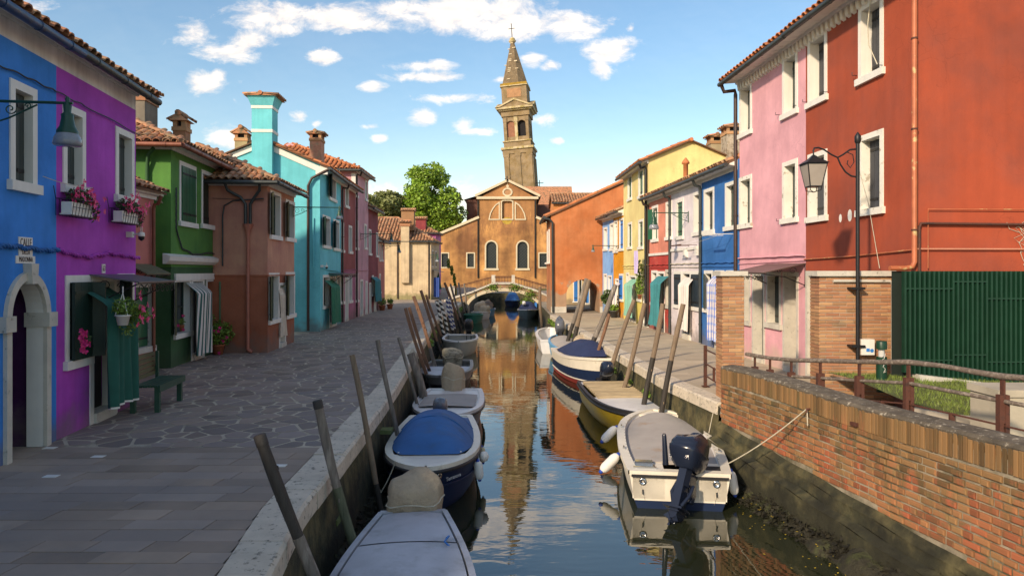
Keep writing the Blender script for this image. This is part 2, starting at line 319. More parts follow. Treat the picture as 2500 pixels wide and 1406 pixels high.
class House:
    def __init__(s, name, label, A, B, D, h, zones, corn=.25, oh=.32, pitch=.42, roof='gable', hip=(False, False), ends=(False, False), mats=None, cat='house',
                 tiles=(2, 0), gut=None, tm=None, cm=None, ridge=None, gend=(False, False), tstep=.21, back=True, front=True):
        s.F = Frame(A, B); s.L = s.F.L; s.D = D; s.h = h; s.zones = zones; s.corn = corn; s.oh = oh; s.pitch = pitch; s.hip = hip; s.ends = ends
        s.mats = mats; s.tiles = tiles; s.gut = gut or m_gutter; s.tm = tm or m_tile; s.cm = cm or m_white; s.roofk = roof; s.gend = gend; s.tstep = tstep; s.frontw = front
        s.o = T(name, label, cat, (s.F.A.x, s.F.A.y, 0), s.F.rz); s.ops = []; s.wins = []
        s.rd = ridge if ridge else D/2
    def rect(s, p):
        xl, xr, yt, yb = p; xm = (xl+xr)/2
        ua, _ = s.F.px(xl, yt); ub, _ = s.F.px(xr, yt); _, zt = s.F.px(xm, yt); _, zb = s.F.px(xm, yb)
        return min(ua, ub), max(ua, ub), zb, zt
    def win(s, p, sh=m_greensh, kind='closed', fm=None, bw=.11, dep=.2, sill=True, name='window', m=None, bars=False, ang=95, floor=None, trims=True, inner=None, label=None):
        """p: outer edge of the stone frame in photo measures, on this wall"""
        ua, ub, za, zb = s.rect(p) if m is None else m
        if floor is not None: za = floor
        fm = fm or m_white; bw = min(bw, (ub-ua)*.18); zl = za+(bw if sill else 0)
        ia, ib, iz, jz = ua+bw, ub-bw, zl, zb-bw
        s.ops.append((ia-.01, ib+.01, iz-.01, jz+.01, None, dep+.05, 0)); b = MB(); f0 = -.02
        b.box(ua, ia, f0, dep, za, zb); b.box(ib, ub, f0, dep, za, zb); b.box(ia, ib, f0, dep, jz, zb)
        b.box(ia, ib, dep+.02, dep+.04, iz, jz, 1)
        w = b.build(name, [fm, inner or m_dark], s.o)
        if label: w['label'] = label
        if sill:
            b = MB(); b.box(ua-.05, ub+.05, -.07, dep-.002, za-.02, zl); b.build('sill', fm, w)
        if kind in ('closed', 'shut'):
            mid = (ia+ib)/2
            for k, (a, c) in enumerate(((ia, mid), (mid, ib))):
                b = MB(); leaf_mb(b, a+.003, c-.003, iz+.004, jz-.004, dep-.06, n=2); b.build('shutter', [sh, m_iron], w)
        elif kind in ('open', 'openr', 'openl', 'half'):
            wd = (ib-ia)/2
            for sd in (-1, 1):
                if (kind == 'openr' and sd < 0) or (kind == 'openl' and sd > 0): continue
                b = MB(); hx = ia-.01 if sd < 0 else ib+.01; a = radians(ang)*(1 if sd < 0 else -1)
                M = Matrix.Translation((hx, -.03, 0)) @ Matrix.Rotation(-a, 4, 'Z')
                if sd < 0: leaf_mb(b, 0, wd, iz, jz, -.04, M=M, n=2)
                else: leaf_mb(b, -wd, 0, iz, jz, -.04, M=M, n=2)
                b.build('shutter', [sh, m_iron], w)
            b = MB(); b.box(ia+.002, ib-.002, dep-.03, dep, iz+.002, jz-.002); mid = (ia+ib)/2
            b.build('pane', m_glass, w)
            b = MB()
            for (x0, x1) in ((ia+.003, ia+.05), (mid-.03, mid+.03), (ib-.05, ib-.003)): b.box(x0, x1, dep-.06, dep-.031, iz+.003, jz-.003)
            b.box(ia+.05, mid-.03, dep-.058, dep-.032, (iz+jz)/2-.02, (iz+jz)/2+.02); b.box(mid+.03, ib-.05, dep-.058, dep-.032, (iz+jz)/2-.02, (iz+jz)/2+.02)
            b.build('casement', sh if sh is not m_olive else m_greensh, w)
        elif kind == 'flat':      # leaves folded back flat over the wall face of the frame, seen as one panel
            for (a, c) in ((ia, (ia+ib)/2), ((ia+ib)/2, ib)):
                b = MB(); leaf_mb(b, a, c, iz, jz, -.05, n=2); b.build('shutter', [sh, m_iron], w)
        return w, (ia, ib, iz, jz)
    def door(s, p, dm, fm=None, bw=.10, dep=.18, floor=.12, panels=True, step=True, m=None, opening=False):
        ua, ub, za, zb = s.rect(p) if m is None else m
        fm = fm or m_white; za = floor; bw = min(bw, (ub-ua)*.16); ia, ib, jz = ua+bw, ub-bw, zb-bw
        s.ops.append((ia-.01, ib+.01, 0, jz+.01, None, dep+.05, 0)); b = MB()
        b.box(ua, ia, -.02, dep, 0, zb); b.box(ib, ub, -.02, dep, 0, zb); b.box(ia, ib, -.02, dep, jz, zb); b.box(ia, ib, dep+.01, dep+.03, za, jz, 1)
        w = b.build('door', [fm, m_dark], s.o)
        if step: b = MB(); b.box(ia, ib, -.06, dep+.02, 0, za); b.build('threshold', m_stone, w)
        if not opening:
            b = MB(); b.box(ia+.002, ib-.002, dep-.05, dep-.01, za, jz-.002)
            if panels:
                for (q0, q1) in ((.06, .42), (.48, .94)):
                    b.box(ia+.08, ib-.08, dep-.065, dep-.05, za+(jz-za)*q0, za+(jz-za)*q1)
            b.build('door_leaf', dm, w)
            b = MB(); b.box(ib-.11, ib-.08, dep-.10, dep-.05, 1.05, 1.12); b.build('handle', m_iron, w)
        return w, (ia, ib, za, jz)
    def pipe(s, u, r=.045, m=None, top=None, bottom=.05, elbow=True, y=-.07):
        top = top or s.h; b = MB(); ze = s.h+s.corn-s.pitch*s.oh
        pts = [(u, y, bottom), (u, y, top-.25)]
        if elbow: pts += [(u, y-.02, top-.12), (u, -s.oh+.05, ze-.25), (u, -s.oh-.03, ze-.05)]
        b.tube(pts, r, 8); z = bottom+.6
        while z < top-.4: b.tube([(u, y, z), (u, y, z+.03)], r*1.35, 8); z += 1.7
        return b.build('downpipe', m or m_gutter, s.o)
    def finish(s):
        o, L, D, h, c = s.o, s.L, s.D, s.h, s.corn; top = h+c; p = s.pitch; rd = s.rd; zr = top+p*rd
        b = MB()
        if s.frontw: wall_mesh(b, 0, L, 0, top, s.ops, s.zones)
        hipA, hipB = s.hip
        for u, hp, sg in ((.003, hipA, -1), (L-.003, hipB, 1)):
            zl = [0]+[z for z, _ in s.zones if 0 < z < top]+[top]
            for i in range(len(zl)-1):
                mi = s.zones[min(i, len(s.zones)-1)][1]; q = [(u, .001, zl[i]), (u, D, zl[i]), (u, D, zl[i+1]), (u, .001, zl[i+1])]
                b.quad(*(q if sg > 0 else q[::-1]), mi)
            if not hp: b.add([(u, 0, top), (u, D, max(top, top+p*(2*rd-D)) if s.roofk != 'mono' else top+p*D), (u, rd, zr)] if s.roofk != 'mono' else [(u, 0, top), (u, D, top), (u, D, top+p*D)], [(0, 1, 2)], s.zones[-1][1])
        b.quad((L, D, 0), (0, D, 0), (0, D, top+(p*D if s.roofk == 'mono' else max(0, p*(2*rd-D)))), (L, D, top+(p*D if s.roofk == 'mono' else max(0, p*(2*rd-D)))), s.zones[-1][1])
        s.wall = b.build('wall', s.mats, o)
        # cornice
        if c > .02:
            b = MB(); oh = s.oh
            prof = [(-.003, h), (-.04, h), (-.05, h+c*.35), (-oh+.06, top-p*oh-.03), (-oh+.06, top-p*(oh-.06)-.015), (-.003, top-.015)]
            b.ext(prof, 0 if not s.ends[0] else -.04, L if not s.ends[1] else L+.04)
            for hp, u, sg in ((hipA, 0, -1), (hipB, L, 1)):
                if hp:
                    pr = [(u+sg*-y, z) for y, z in prof]
                    b.ext(pr, -.04, D, axis='y')
            b.build('cornice', s.cm, o)
        # roof
        ex0 = .18 if s.ends[0] else 0; ex1 = .18 if s.ends[1] else 0; oh = s.oh
        if hipA: ex0 = oh
        if hipB: ex1 = oh
        ze = top-p*oh; b = MB(); th = .05
        uA, uB = -ex0, L+ex1; rA = uA+(rd+oh if hipA else 0); rB = uB-(rd+oh if hipB else 0)
        if rB < rA: rA = rB = (rA+rB)/2
        zr_ = ze+p*(rd+oh)
        if s.roofk == 'mono': rA, rB = uA, uB; yb = D; rd2 = D; zr_ = ze+p*(D+oh)
        else: rd2 = rd
        E0, E1, R1, R0 = Vector((uA, -oh, ze)), Vector((uB, -oh, ze)), Vector((rB, rd2, zr_)), Vector((rA, rd2, zr_))
        planes = [(E0, E1, R1, R0, 0)]
        if s.roofk != 'mono':
            B0, B1 = Vector((uA, 2*rd+oh if not (D < 2*rd) else D, ze if not D < 2*rd else zr_-p*(D-rd))), None
            B1 = Vector((uB, B0.y, B0.z)); planes.append((B1, B0, R0, R1, 9))
            if hipA: planes.append((B0, E0, R0, R0, 1))
            if hipB: planes.append((E1, B1, R1, R1, 1))
        up = Vector((0, 0, th))
        for (a, e, r1, r0, k) in planes:
            if (r1-r0).length < 1e-4: b.add([a, e, r1, a+up, e+up, r1+up], [(2, 1, 0), (3, 4, 5), (0, 1, 4, 3), (1, 2, 5, 4), (2, 0, 3, 5)])
            else: b.add([a, e, r1, r0, a+up, e+up, r1+up, r0+up], [(3, 2, 1, 0), (4, 5, 6, 7), (0, 1, 5, 4), (1, 2, 6, 5), (2, 3, 7, 6), (3, 0, 4, 7)])
        s.roof = b.build('roof', m_tile_bed, o)
        rows, mode = s.tiles
        for (a, e, r1, r0, k) in planes:
            if k == 9: continue
            tile_plane(s.roof, a+up, e+up, r1+up, r0+up, s.tstep, rows if k == 0 else 99, mode, s.tm)
        # ridge and hip tiles
        b = MB(); rt = []
        if rB-rA > .3 and s.roofk != 'mono': rt.append((Vector((rA, rd2, zr_+th)), Vector((rB, rd2, zr_+th))))
        if hipA: rt.append((E0+up, Vector((rA, rd2, zr_+th))))
        if hipB: rt.append((E1+up, Vector((rB, rd2, zr_+th))))
        for a, e in rt:
            n = max(1, int((e-a).length/.4))
            for i in range(n):
                q0 = a.lerp(e, i/n); q1 = a.lerp(e, (i+1.06)/n); b.tube([q0, q1], [.105, .085], 8)
        if rt: b.build('ridge_tiles', s.tm, s.roof, kind='stuff')
        # gutter
        if s.gut != 'none':
            b = MB(); gz = ze-.02; segs = [((uA-.02, -oh-.05, gz), (uB+.02, -oh-.05, gz-.02))]
            if hipA: segs.append(((uA-.05, D*.6, gz), (uA-.05, -oh-.05, gz)))
            if hipB: segs.append(((uB+.05, -oh-.05, gz), (uB+.05, D*.6, gz)))
            for a, e in segs:
                b.tube([a, e], .065, 10); a, e = Vector(a), Vector(e); n = int((e-a).length/.75)
                for i in range(n): q = a.lerp(e, (i+.5)/n); d = (e-a).normalized()*.012; b.tube([q-d, q+d], .073, 10)
            b.build('gutter', s.gut, o)
        return s

_tile = {}
def tile_mesh(m):
    if m.name not in _tile:
        b = MB(); n = 5; vs = []
        for (y, r, dz) in ((0, .098, .026), (.46, .080, .0)):
            for i in range(n+1):
                a = pi*i/n; vs.append((r*cos(a), y, dz+r*.85*sin(a)))
        for (y, r, dz) in ((0, .080, .026), (.46, .064, 0)):
            for i in range(n+1):
                a = pi*i/n; vs.append((r*cos(a), y, dz+r*.80*sin(a)))
        k = n+1; fs = [(i, i+1, k+i+1, k+i) for i in range(n)]+[(i+1, i, 2*k+i, 2*k+i+1) for i in range(n)]+[(2*k+i+1, 2*k+i, 3*k+i, 3*k+i+1) for i in range(n)]
        b.add(vs, fs); _tile[m.name] = (b.mesh('tile', m), vs, fs)
    return _tile[m.name]
def tile_plane(parent, a, e, r1, r0, step, maxrows, mode, m):
    """barrel tiles on the roof plane with eave a-e and ridge r0-r1; mode: how many are single objects"""
    me, vs, fs = tile_mesh(m); X = (e-a); W = X.length
    if W < .3: return
    X /= W; up = (r0-a)-X*(r0-a).dot(X); S = up.length; Yv = up/S; Z = X.cross(Yv)
    if Z.z < 0: Z = -Z
    l0 = (r0-a).dot(X); l1 = (r1-a).dot(X); b = MB(); cnt = 0; rs = .37; nr = min(maxrows, int(S/rs)); nc = int(W/step)
    for r in range(nr):
        t = r*rs/S; lo, hi = l0*t, W+(l1-W)*t
        for c_ in range(nc):
            x = (c_+.5)*W/nc
            if not (lo+.04 < x < hi-.04): continue
            j = R.uniform(-.012, .012)
            M = Matrix.Translation(a+X*(x+j)+Yv*(r*rs-.05+R.uniform(-.02, .02))+Z*(.004+R.uniform(0, .012))) @ Matrix((X, Yv, Z)).transposed().to_4x4() @ Matrix.Rotation(R.uniform(-.05, .05), 4, 'Z')
            if cnt < mode: put('tile', me, parent, M); cnt += 1
            else: b.add(vs, fs, 0, True, M)
    if b.v: b.build('tiles', m, parent, kind='stuff')

def cap_tiles(parent, x0, x1, y0, y1, z, slope=.35, m=None):
    """small pitched tile cap on a chimney (ridge along x)"""
    b = MB(); m = m or m_tile; ym = (y0+y1)/2; zr = z+slope*(y1-y0)/2
    b.add([(x0, y0, z), (x1, y0, z), (x1, ym, zr), (x0, ym, zr), (x1, y1, z), (x0, y1, z)], [(0, 1, 2, 3), (3, 2, 4, 5), (0, 3, 5), (1, 4, 2), (0, 5, 4, 1)])
    n = max(2, int((x1-x0)/.2)); me, vs, fs = tile_mesh(m)
    for sg in (-1, 1):
        for i in range(n):
            x = x0+(i+.5)*(x1-x0)/n; a = Vector((x, ym+sg*(y1-y0)/2, z)); Yv = Vector((0, -sg*(y1-y0)/2, zr-z)).normalized(); X = Vector((-sg, 0, 0)); Z = X.cross(Yv)
            if Z.z < 0: X = -X; Z = X.cross(Yv)
            M = Matrix.Translation(a-Yv*.04+Z*.02) @ Matrix((X, Yv, Z)).transposed().to_4x4() @ Matrix.Diagonal((1, (y1-y0)/2/.46+.12, 1, 1))
            b.add(vs, fs, 0, True, M)
    b.tube([(x0-.03, ym, zr+.03), (x1+.03, ym, zr+.03)], .09, 8)
    return b.build('chimney_cap', m, parent)
def chimney(h, u, y, z0, z1, w, d, m, capm=None, flare=0.0, bands=(), top_open=True, name='chimney', slope=.35):
    b = MB(); b.box(u-w/2, u+w/2, y-d/2, y+d/2, z0, z1, 0)
    if flare:
        b.add([(u-w/2, y-d/2, z1), (u+w/2, y-d/2, z1), (u+w/2, y+d/2, z1), (u-w/2, y+d/2, z1), (u-w/2-flare, y-d/2-flare, z1+.42), (u+w/2+flare, y-d/2-flare, z1+.42), (u+w/2+flare, y+d/2+flare, z1+.42), (u-w/2-flare, y+d/2+flare, z1+.42)],
              [(0,1,5,4),(1,2,6,5),(2,3,7,6),(3,0,4,7),(4,5,6,7)]); zt = z1+.42
    elif top_open:
        for sx in (-1, 0, 1):
            for sy in (-1, 1): b.box(u+sx*(w/2-.07)-.07, u+sx*(w/2-.07)+.07, y+sy*(d/2-.06)-.06, y+sy*(d/2-.06)+.06, z1, z1+.16, 2)
        b.box(u-w/2-.03, u+w/2+.03, y-d/2-.03, y+d/2+.03, z1-.14, z1-.02, 2); b.box(u-w/2+.1, u+w/2-.1, y-d/2+.12, y+d/2-.12, z1, z1+.15, 1); zt = z1+.16
    else: zt = z1
    c = b.build(name, [m, m_dark, capm or m_brick], h.o)
    for zb in bands: q = MB(); q.box(u-w/2-.02, u+w/2+.02, y-d/2-.02, y+d/2+.02, zb-.06, zb+.06); q.build('band', m_white, c)
    f = flare; cap_tiles(c, u-w/2-f-.08, u+w/2+f+.08, y-d/2-f-.10, y+d/2+f+.10, zt+.002, slope)
    return c
# ---------------------------------------------------------------- ground, canal, quays
WZ = -1.25
LQ = [(-1.15, -12), (-1.50, 0), (-1.98, 5.5), (-2.19, 7.1), (-2.29, 10.5), (-2.46, 14.5), (-2.80, 19.5), (-3.12, 24.5), (-3.75, 32.7), (-3.85, 51), (-3.9, 78)]
RQ = [(6.3, -12), (5.9, 2.0), (5.0, 6.66), (3.83, 12.6), (3.44, 15.1), (2.78, 26.5), (2.15, 37.8), (2.10, 50), (2.3, 78)]
m_ground = mat('ground_stone', (.26, .23, .18), .9, .2, .8, .3, 20)
m_pave = mat('trachyte_paving', (.32, .235, .17), .7, .16, 1.2, .4, 30, col2=(.24, .19, .15), c2s=1.1, c2t=(.5, .72), rnd=.24, hue=.5, hv=(.29, .25, .225), bd=.006)
m_crz = mat('porphyry_stone', (.25, .185, .145), .68, .16, 1.5, .4, 30, rnd=.32, hue=.5, hv=(.22, .19, .19), bd=.006)
m_pave_r = mat('worn_pale_paving', (.42, .35, .25), .75, .12, 1.0, .35, 30, rnd=.14, hue=.4, hv=(.36, .30, .23), bd=.006)
m_joint = mat('paving_joint', (.085, .078, .066), .9, .2, 3, .3, 40)
m_crazyj = mat('cement_joint', (.47, .40, .30), .9, .15, 2, .4, 40, col2=(.28, .24, .18), c2s=1.5)
b = MB()
lp = [(-600, -200)]+[(-1.0, -200)]+LQ+[(-3.9, 78.01)]; 
b.add([(x, y, -.03) for x, y in [(-900, -300), (-.9, -300)]+LQ+[(-900, 78)]], [tuple(range(len(LQ)+3))])
rq = [(x, y, -.03) for x, y in [(7.5, -300), (900, -300), (900, 78)]+RQ[::-1]]
b.add(rq, [tuple(range(len(rq)))])
b.add([(-900, 78, -.03), (900, 78, -.03), (900, 1500, -.03), (-900, 1500, -.03)], [(0, 1, 2, 3)])
ground = b.build('ground', m_ground, kind='structure')
# canal walls
def side_wall(P, sg, name, z0=-1.9, z1=-.04):
    b = MB()
    for (x0, y0), (x1, y1) in zip(P[:-1], P[1:]):
        n = max(1, int((y1-y0)/1.0))
        for i in range(n):
            a, c = i/n, (i+1)/n
            q = [(x0+(x1-x0)*a, y0+(y1-y0)*a), (x0+(x1-x0)*c, y0+(y1-y0)*c)]
            for k in range(4):
                za, zb = z0+(z1-z0)*k/4, z0+(z1-z0)*(k+1)/4; oa, ob = sg*(.14*(4-k)/4), sg*(.14*(3-k)/4)
                b.quad((q[0][0]+oa, q[0][1], za), (q[1][0]+oa, q[1][1], za), (q[1][0]+ob, q[1][1], zb), (q[0][0]+ob, q[0][1], zb))
    return b.build(name, m_algae, kind='structure')
side_wall(LQ, 1, 'canal_wall'); side_wall(RQ[3:], -1, 'canal_wall')
b = MB(); b.quad((-3.9, 78, -1.9), (2.3, 78, -1.9), (2.3, 78, -.03), (-3.9, 78, -.03)); b.build('canal_wall', m_algae, kind='structure')
# water
def water_mat():
    m = bpy.data.materials.new('canal_water'); m.use_nodes = True; N = m.node_tree.nodes; L = m.node_tree.links; p = N['Principled BSDF']
    p.inputs['Base Color'].default_value = (.020, .024, .012, 1); p.inputs['Roughness'].default_value = .015; p.inputs['IOR'].default_value = 2.2
    g = N.new('ShaderNodeNewGeometry')
    def nz(sc, scale, det, dist=0):
        mp = N.new('ShaderNodeMapping'); mp.inputs['Scale'].default_value = scale; L.new(g.outputs['Position'], mp.inputs[0])
        n = N.new('ShaderNodeTexNoise'); n.inputs['Scale'].default_value = sc; n.inputs['Detail'].default_value = det; n.inputs['Distortion'].default_value = dist; L.new(mp.outputs[0], n.inputs['Vector']); return n.outputs[0]
    a = nz(1.0, (1.1, 3.2, 1), 3, .6); c = nz(.22, (1, 1, 1), 2); f = nz(5.0, (1, 2.2, 1), 2)
    mr = N.new('ShaderNodeMapRange'); mr.inputs[1].default_value = .38; mr.inputs[2].default_value = .62; mr.inputs[3].default_value = .25; mr.inputs[4].default_value = 1; L.new(c, mr.inputs[0])
    mu = N.new('ShaderNodeMath'); mu.operation = 'MULTIPLY_ADD'; L.new(f, mu.inputs[0]); mu.inputs[1].default_value = .10; L.new(a, mu.inputs[2])
    m2 = N.new('ShaderNodeMath'); m2.operation = 'MULTIPLY'; L.new(mu.outputs[0], m2.inputs[0]); L.new(mr.outputs[0], m2.inputs[1])
    bp = N.new('ShaderNodeBump'); bp.inputs['Strength'].default_value = .38; bp.inputs['Distance'].default_value = .014; L.new(m2.outputs[0], bp.inputs['Height']); L.new(bp.outputs[0], p.inputs['Normal'])
    return m
b = MB(); b.quad((-8, -14, WZ), (12, -14, WZ), (12, 78, WZ), (-8, 78, WZ)); b.build('canal_water', water_mat(), kind='structure')
b = MB(); b.quad((-8, -14, -1.9), (12, -14, -1.9), (12, 78, -1.9), (-8, 78, -1.9)); b.build('canal_bed', m_mud, kind='structure')

def lerp_x(P, y):
    for (x0, y0), (x1, y1) in zip(P[:-1], P[1:]):
        if y0 <= y <= y1: return x0+(x1-x0)*(y-y0)/(y1-y0)
    return P[-1][0]
# kerb stones along both quays
def kerb(P, sg, y0, y1, w, name):
    root = MB(); n = 0; y = y0
    for q in range(60): pass
    base = MB(); ys = [y0+(y1-y0)*i/30 for i in range(31)]
    for i in range(30):
        xa, xb = lerp_x(P, ys[i])-sg*.02, lerp_x(P, ys[i+1])-sg*.02
        base.quad((xa, ys[i], -.022), (xa-sg*(w-.03), ys[i], -.022), (xb-sg*(w-.03), ys[i+1], -.022), (xb, ys[i+1], -.022))
    r = base.build(name, m_joint, kind='structure')
    while y < y1:
        l = R.uniform(1.1, 1.9)*(1 if y < 25 else 1.6); ye = min(y+l, y1); b = MB(); n = 5; e = .035; out = R.uniform(0, .012); top = R.uniform(.0, .012)
        for i in range(n):
            a, c = y+.006+(ye-y-.012)*i/n, y+.006+(ye-y-.012)*(i+1)/n; xa, xc = lerp_x(P, a)+sg*(.03+out), lerp_x(P, c)+sg*(.03+out)
            pr = lambda x, yy: [(x-sg*w, yy, -.1), (x-sg*w, yy, top+.018), (x-sg*e, yy, top+.018), (x, yy, top-.012), (x+sg*.004, yy, -.20), (x-sg*.08, yy, -.22)]
            p, q = pr(xa, a), pr(xc, c); o = p+q
            fs = [(k, k+1, k+7, k+6) for k in range(5)]
            if i == 0: fs.append((0, 1, 2, 3, 4, 5))
            if i == n-1: fs.append((6, 7, 8, 9, 10, 11))
            b.add(o, fs)
        b.build('kerb_stone', m_curb, r); y = ye
kerb(LQ, 1, 2.5, 52, .42, 'left_quay_kerb'); kerb(RQ, -1, 12.65, 38, .36, 'right_quay_kerb')

# ---- left pavement: slabs close by, irregular stones beyond
SPLIT = 9.5
b = MB(); b.add([(-9.6, -4, -.018), (-2.0, -4, -.018), (-2.3, 5.5, -.018), (-2.65, SPLIT, -.018), (-9.6, SPLIT, -.018)], [(0, 1, 2, 3, 4)])
slabs = b.build('slab_pavement', m_joint, kind='structure')
y = 2.6; row = 0
cnt = 0
while y < SPLIT-.02:
    hgt = min(R.uniform(.23, .31), SPLIT-y); x = -7.4-R.uniform(0, .6); ed = lerp_x(LQ, y+hgt/2)-.40
    while x < ed:
        w = R.uniform(.45, 1.15); xe = min(x+w, ed)
        if ed-xe < .25: xe = ed
        sk = .0; z = R.uniform(-.002, .004); g = .004
        if xe-x > .05:
            b = MB(); b.prism([(x+g, y+g), (xe-g, y+g), (xe-g+(.03 if xe < ed else -.005), y+hgt-g), (x+g+.03*(x > -7), y+hgt-g)], -.03, z+.002, bottom=False)
            b.build('paving_slab', m_pave, slabs, kind='structure') if False else b.build('paving_slab', m_pave, slabs)
            cnt += 1
        x = xe
    y += hgt
for px, py in ((125, 1163), (240, 1115), (683, 1137), (122, 1094)):   # small white marker stones
    g = G(px, py); b = MB(); b.prism([(g.x-.08, g.y-.05), (g.x+.08, g.y-.05), (g.x+.08, g.y+.05), (g.x-.08, g.y+.05)], -.01, .009, bottom=False); b.build('marker_stone', m_white, slabs)
# voronoi stones
def vor(x0, x1, y0, y1, sx, sy, seed):
    rr = random.Random(seed); nx, ny = int((x1-x0)/sx)+1, int((y1-y0)/sy)+1; P = {}
    for j in range(-2, ny+2):
        for i in range(-2, nx+2): P[i, j] = (x0+(i+.5+(.5 if j % 2 else 0)+rr.uniform(-.42, .42))*sx, y0+(j+.5+rr.uniform(-.42, .42))*sy)
    out = []
    for j in range(ny):
        for i in range(nx):
            cx, cy = P[i, j]; poly = [(cx-sx*2, cy-sy*2), (cx+sx*2, cy-sy*2), (cx+sx*2, cy+sy*2), (cx-sx*2, cy+sy*2)]
            for dj in (-2, -1, 0, 1, 2):
                for di in (-2, -1, 0, 1, 2):
                    if (di or dj) and (i+di, j+dj) in P:
                        qx, qy = P[i+di, j+dj]; poly = clip(poly, (cx+qx)/2, (cy+qy)/2, cx-qx, (cy-qy))
            out.append(((cx, cy), poly))
    return out
def clip(poly, px, py, nx, ny):
    """keeps the side of the line through p that n points to"""
    out = []; n = len(poly)
    for k in range(n):
        a, c = poly[k], poly[(k+1) % n]; da = (a[0]-px)*nx+(a[1]-py)*ny; dc = (c[0]-px)*nx+(c[1]-py)*ny
        if da >= 0: out.append(a)
        if (da < 0) != (dc < 0): t = da/(da-dc); out.append((a[0]+(c[0]-a[0])*t, a[1]+(c[1]-a[1])*t))
    return out
def inset(poly, d, wob=0):
    n = len(poly)
    if n < 3: return None
    cx = sum(p[0] for p in poly)/n; cy = sum(p[1] for p in poly)/n; q = poly
    for k in range(n):
        a, c = poly[k], poly[(k+1) % n]; ex, ey = c[0]-a[0], c[1]-a[1]; l = sqrt(ex*ex+ey*ey)
        if l < 1e-5: continue
        nx, ny = -ey/l, ex/l
        if (cx-a[0])*nx+(cy-a[1])*ny < 0: nx, ny = -nx, -ny
        q = clip(q, a[0]+nx*d, a[1]+ny*d, nx, ny)
        if len(q) < 3: return None
    m = []                                   # knock the corners off
    for k in range(len(q)):
        a, c, e = q[k-1], q[k], q[(k+1) % len(q)]; 
        m.append((c[0]*.9+a[0]*.1, c[1]*.9+a[1]*.1)); m.append((c[0]*.9+e[0]*.1, c[1]*.9+e[1]*.1))
    return m
b = MB(); b.add([(-9.6, SPLIT, -.004), (-2.65, SPLIT, -.004), (-2.8, 14.5, -.004), (-3.1, 19.5, -.004), (-3.5, 24.5, -.004), (-4.1, 32.7, -.004), (-4.3, 36, -.004), (-9.6, 36, -.004)], [tuple(range(8))])
crazy = b.build('crazy_pavement', m_crazyj, kind='structure')
def wall_x(y): return -6.5 if y < 12.6 else (-8.45 if y < 20.6 else (-7.3 if y < 23.7 else (-7.8 if y < 27 else -7.75)))
b = MB(); cnt = 0
for (cx, cy), poly in vor(-9.0, -2.3, SPLIT, 36, .46, .30, 3):
    if cx < wall_x(cy)-.5 or (cy > 20.5 and cy > 27 and cx < -8.6): continue
    poly = clip(poly, 0, SPLIT+.004, 0, 1); xa = lerp_x(LQ, cy)-.40; xb = lerp_x(LQ, cy+1)-.40
    poly = clip(poly, xa, cy, -1, (xb-xa)) if len(poly) > 2 else []
    d = R.choice((.015, .019, .025, .033)); q = inset(poly, d) if len(poly) > 2 else None
    if not q: continue
    ar = abs(sum(q[k][0]*q[(k+1) % len(q)][1]-q[(k+1) % len(q)][0]*q[k][1] for k in range(len(q))))/2
    if ar < .012: continue
    z = R.uniform(-.0005, .0015)
    if cnt < 299 and cx < -2: bb = MB(); bb.prism(q, -.02, z, bottom=False); bb.build('paving_stone', m_crz, crazy); cnt += 1
    else: b.prism(q, -.02, z, bottom=False)
b.build('far_paving_stones', m_crz, crazy, kind='stuff')
b = MB(); b.add([(-9.6, 36, .001), (-4.3, 36, .001), (-4.3, 52, .001), (-4.3, 58.7, .001), (-12, 58.7, .001)], [tuple(range(5))]); b.build('distant_pavement', mat('distant_paving', (.33, .265, .205), .8, .25, 3, .4, 6, col2=(.22, .18, .15), c2s=4, c2t=(.45, .6)), kind='structure')
# ---- right pavement
b = MB(); b.add([(3.8, 12.7, -.005), (9, 12.7, -.005), (9, 20, -.005), (7.2, 30, -.005), (6.2, 40, -.005), (2.5, 41, -.005), (2.5, 37.8, -.005), (3.1, 26.5, -.005)], [tuple(range(8))])
rp = b.build('right_pavement', m_joint, kind='structure')
y = 12.75; cnt = 0; bb = MB()
while y < 40:
    hgt = R.uniform(.30, .40)*(1 if y < 30 else 1.3); x = lerp_x(RQ, y+hgt/2)+.36; xe_ = 7.0-(y-12)*.03 if y > 15 else 9
    x0 = x
    while x < xe_:
        xe = x+R.uniform(.5, 1.2); q = [(x+.004, y+.004), (xe-.004, y+.004), (xe-.004, y+hgt-.004), (x+.004-(.02 if x == x0 else 0), y+hgt-.004)]
        if cnt < 298: t = MB(); t.prism(q, -.02, R.uniform(-.001, .002), bottom=False); t.build('paving_slab', m_pave_r, rp); cnt += 1
        else: bb.prism(q, -.02, R.uniform(-.001, .002), bottom=False)
        x = xe
    y += hgt
bb.build('far_paving_slabs', m_pave_r, rp, kind='stuff')
# seaweed and debris at the foot of the walls
def bank(P, sg, y0, y1, width, name, dens, zt=-1.0):
    b = MB(); rr = random.Random(len(name))
    n = int((y1-y0)*5)
    def fn(u, v):
        y = y0+(y1-y0)*v; x = lerp_x(P, y); k = u; bump = (sin(y*5.1+k*7)+sin(y*2.3-k*11)+sin(y*9.7+k*3))*.05
        return (x+sg*(.0+width*k*(1+.25*sin(y*1.7))), y, zt-(zt-(-1.42))*k**.8+bump*(k*(1-k)*4))
    b.grid(fn, 6, n*2, smooth=False)
    for i in range(int(dens*(y1-y0))):
        y = rr.uniform(y0, y1); k = rr.random()**.8; x = lerp_x(P, y)+sg*width*k; z = zt-(zt+1.42)*k**.8+.02; s = rr.uniform(.02, .07)
        a = [(x+rr.uniform(-s, s), y+rr.uniform(-s, s), z+rr.uniform(-s*.3, s)) for _ in range(4)]; b.add(a, [(0, 1, 2), (0, 2, 3), (0, 3, 1)])
    b.build(name, m_mud, kind='stuff', label='dark seaweed and mud at the foot of the canal wall')
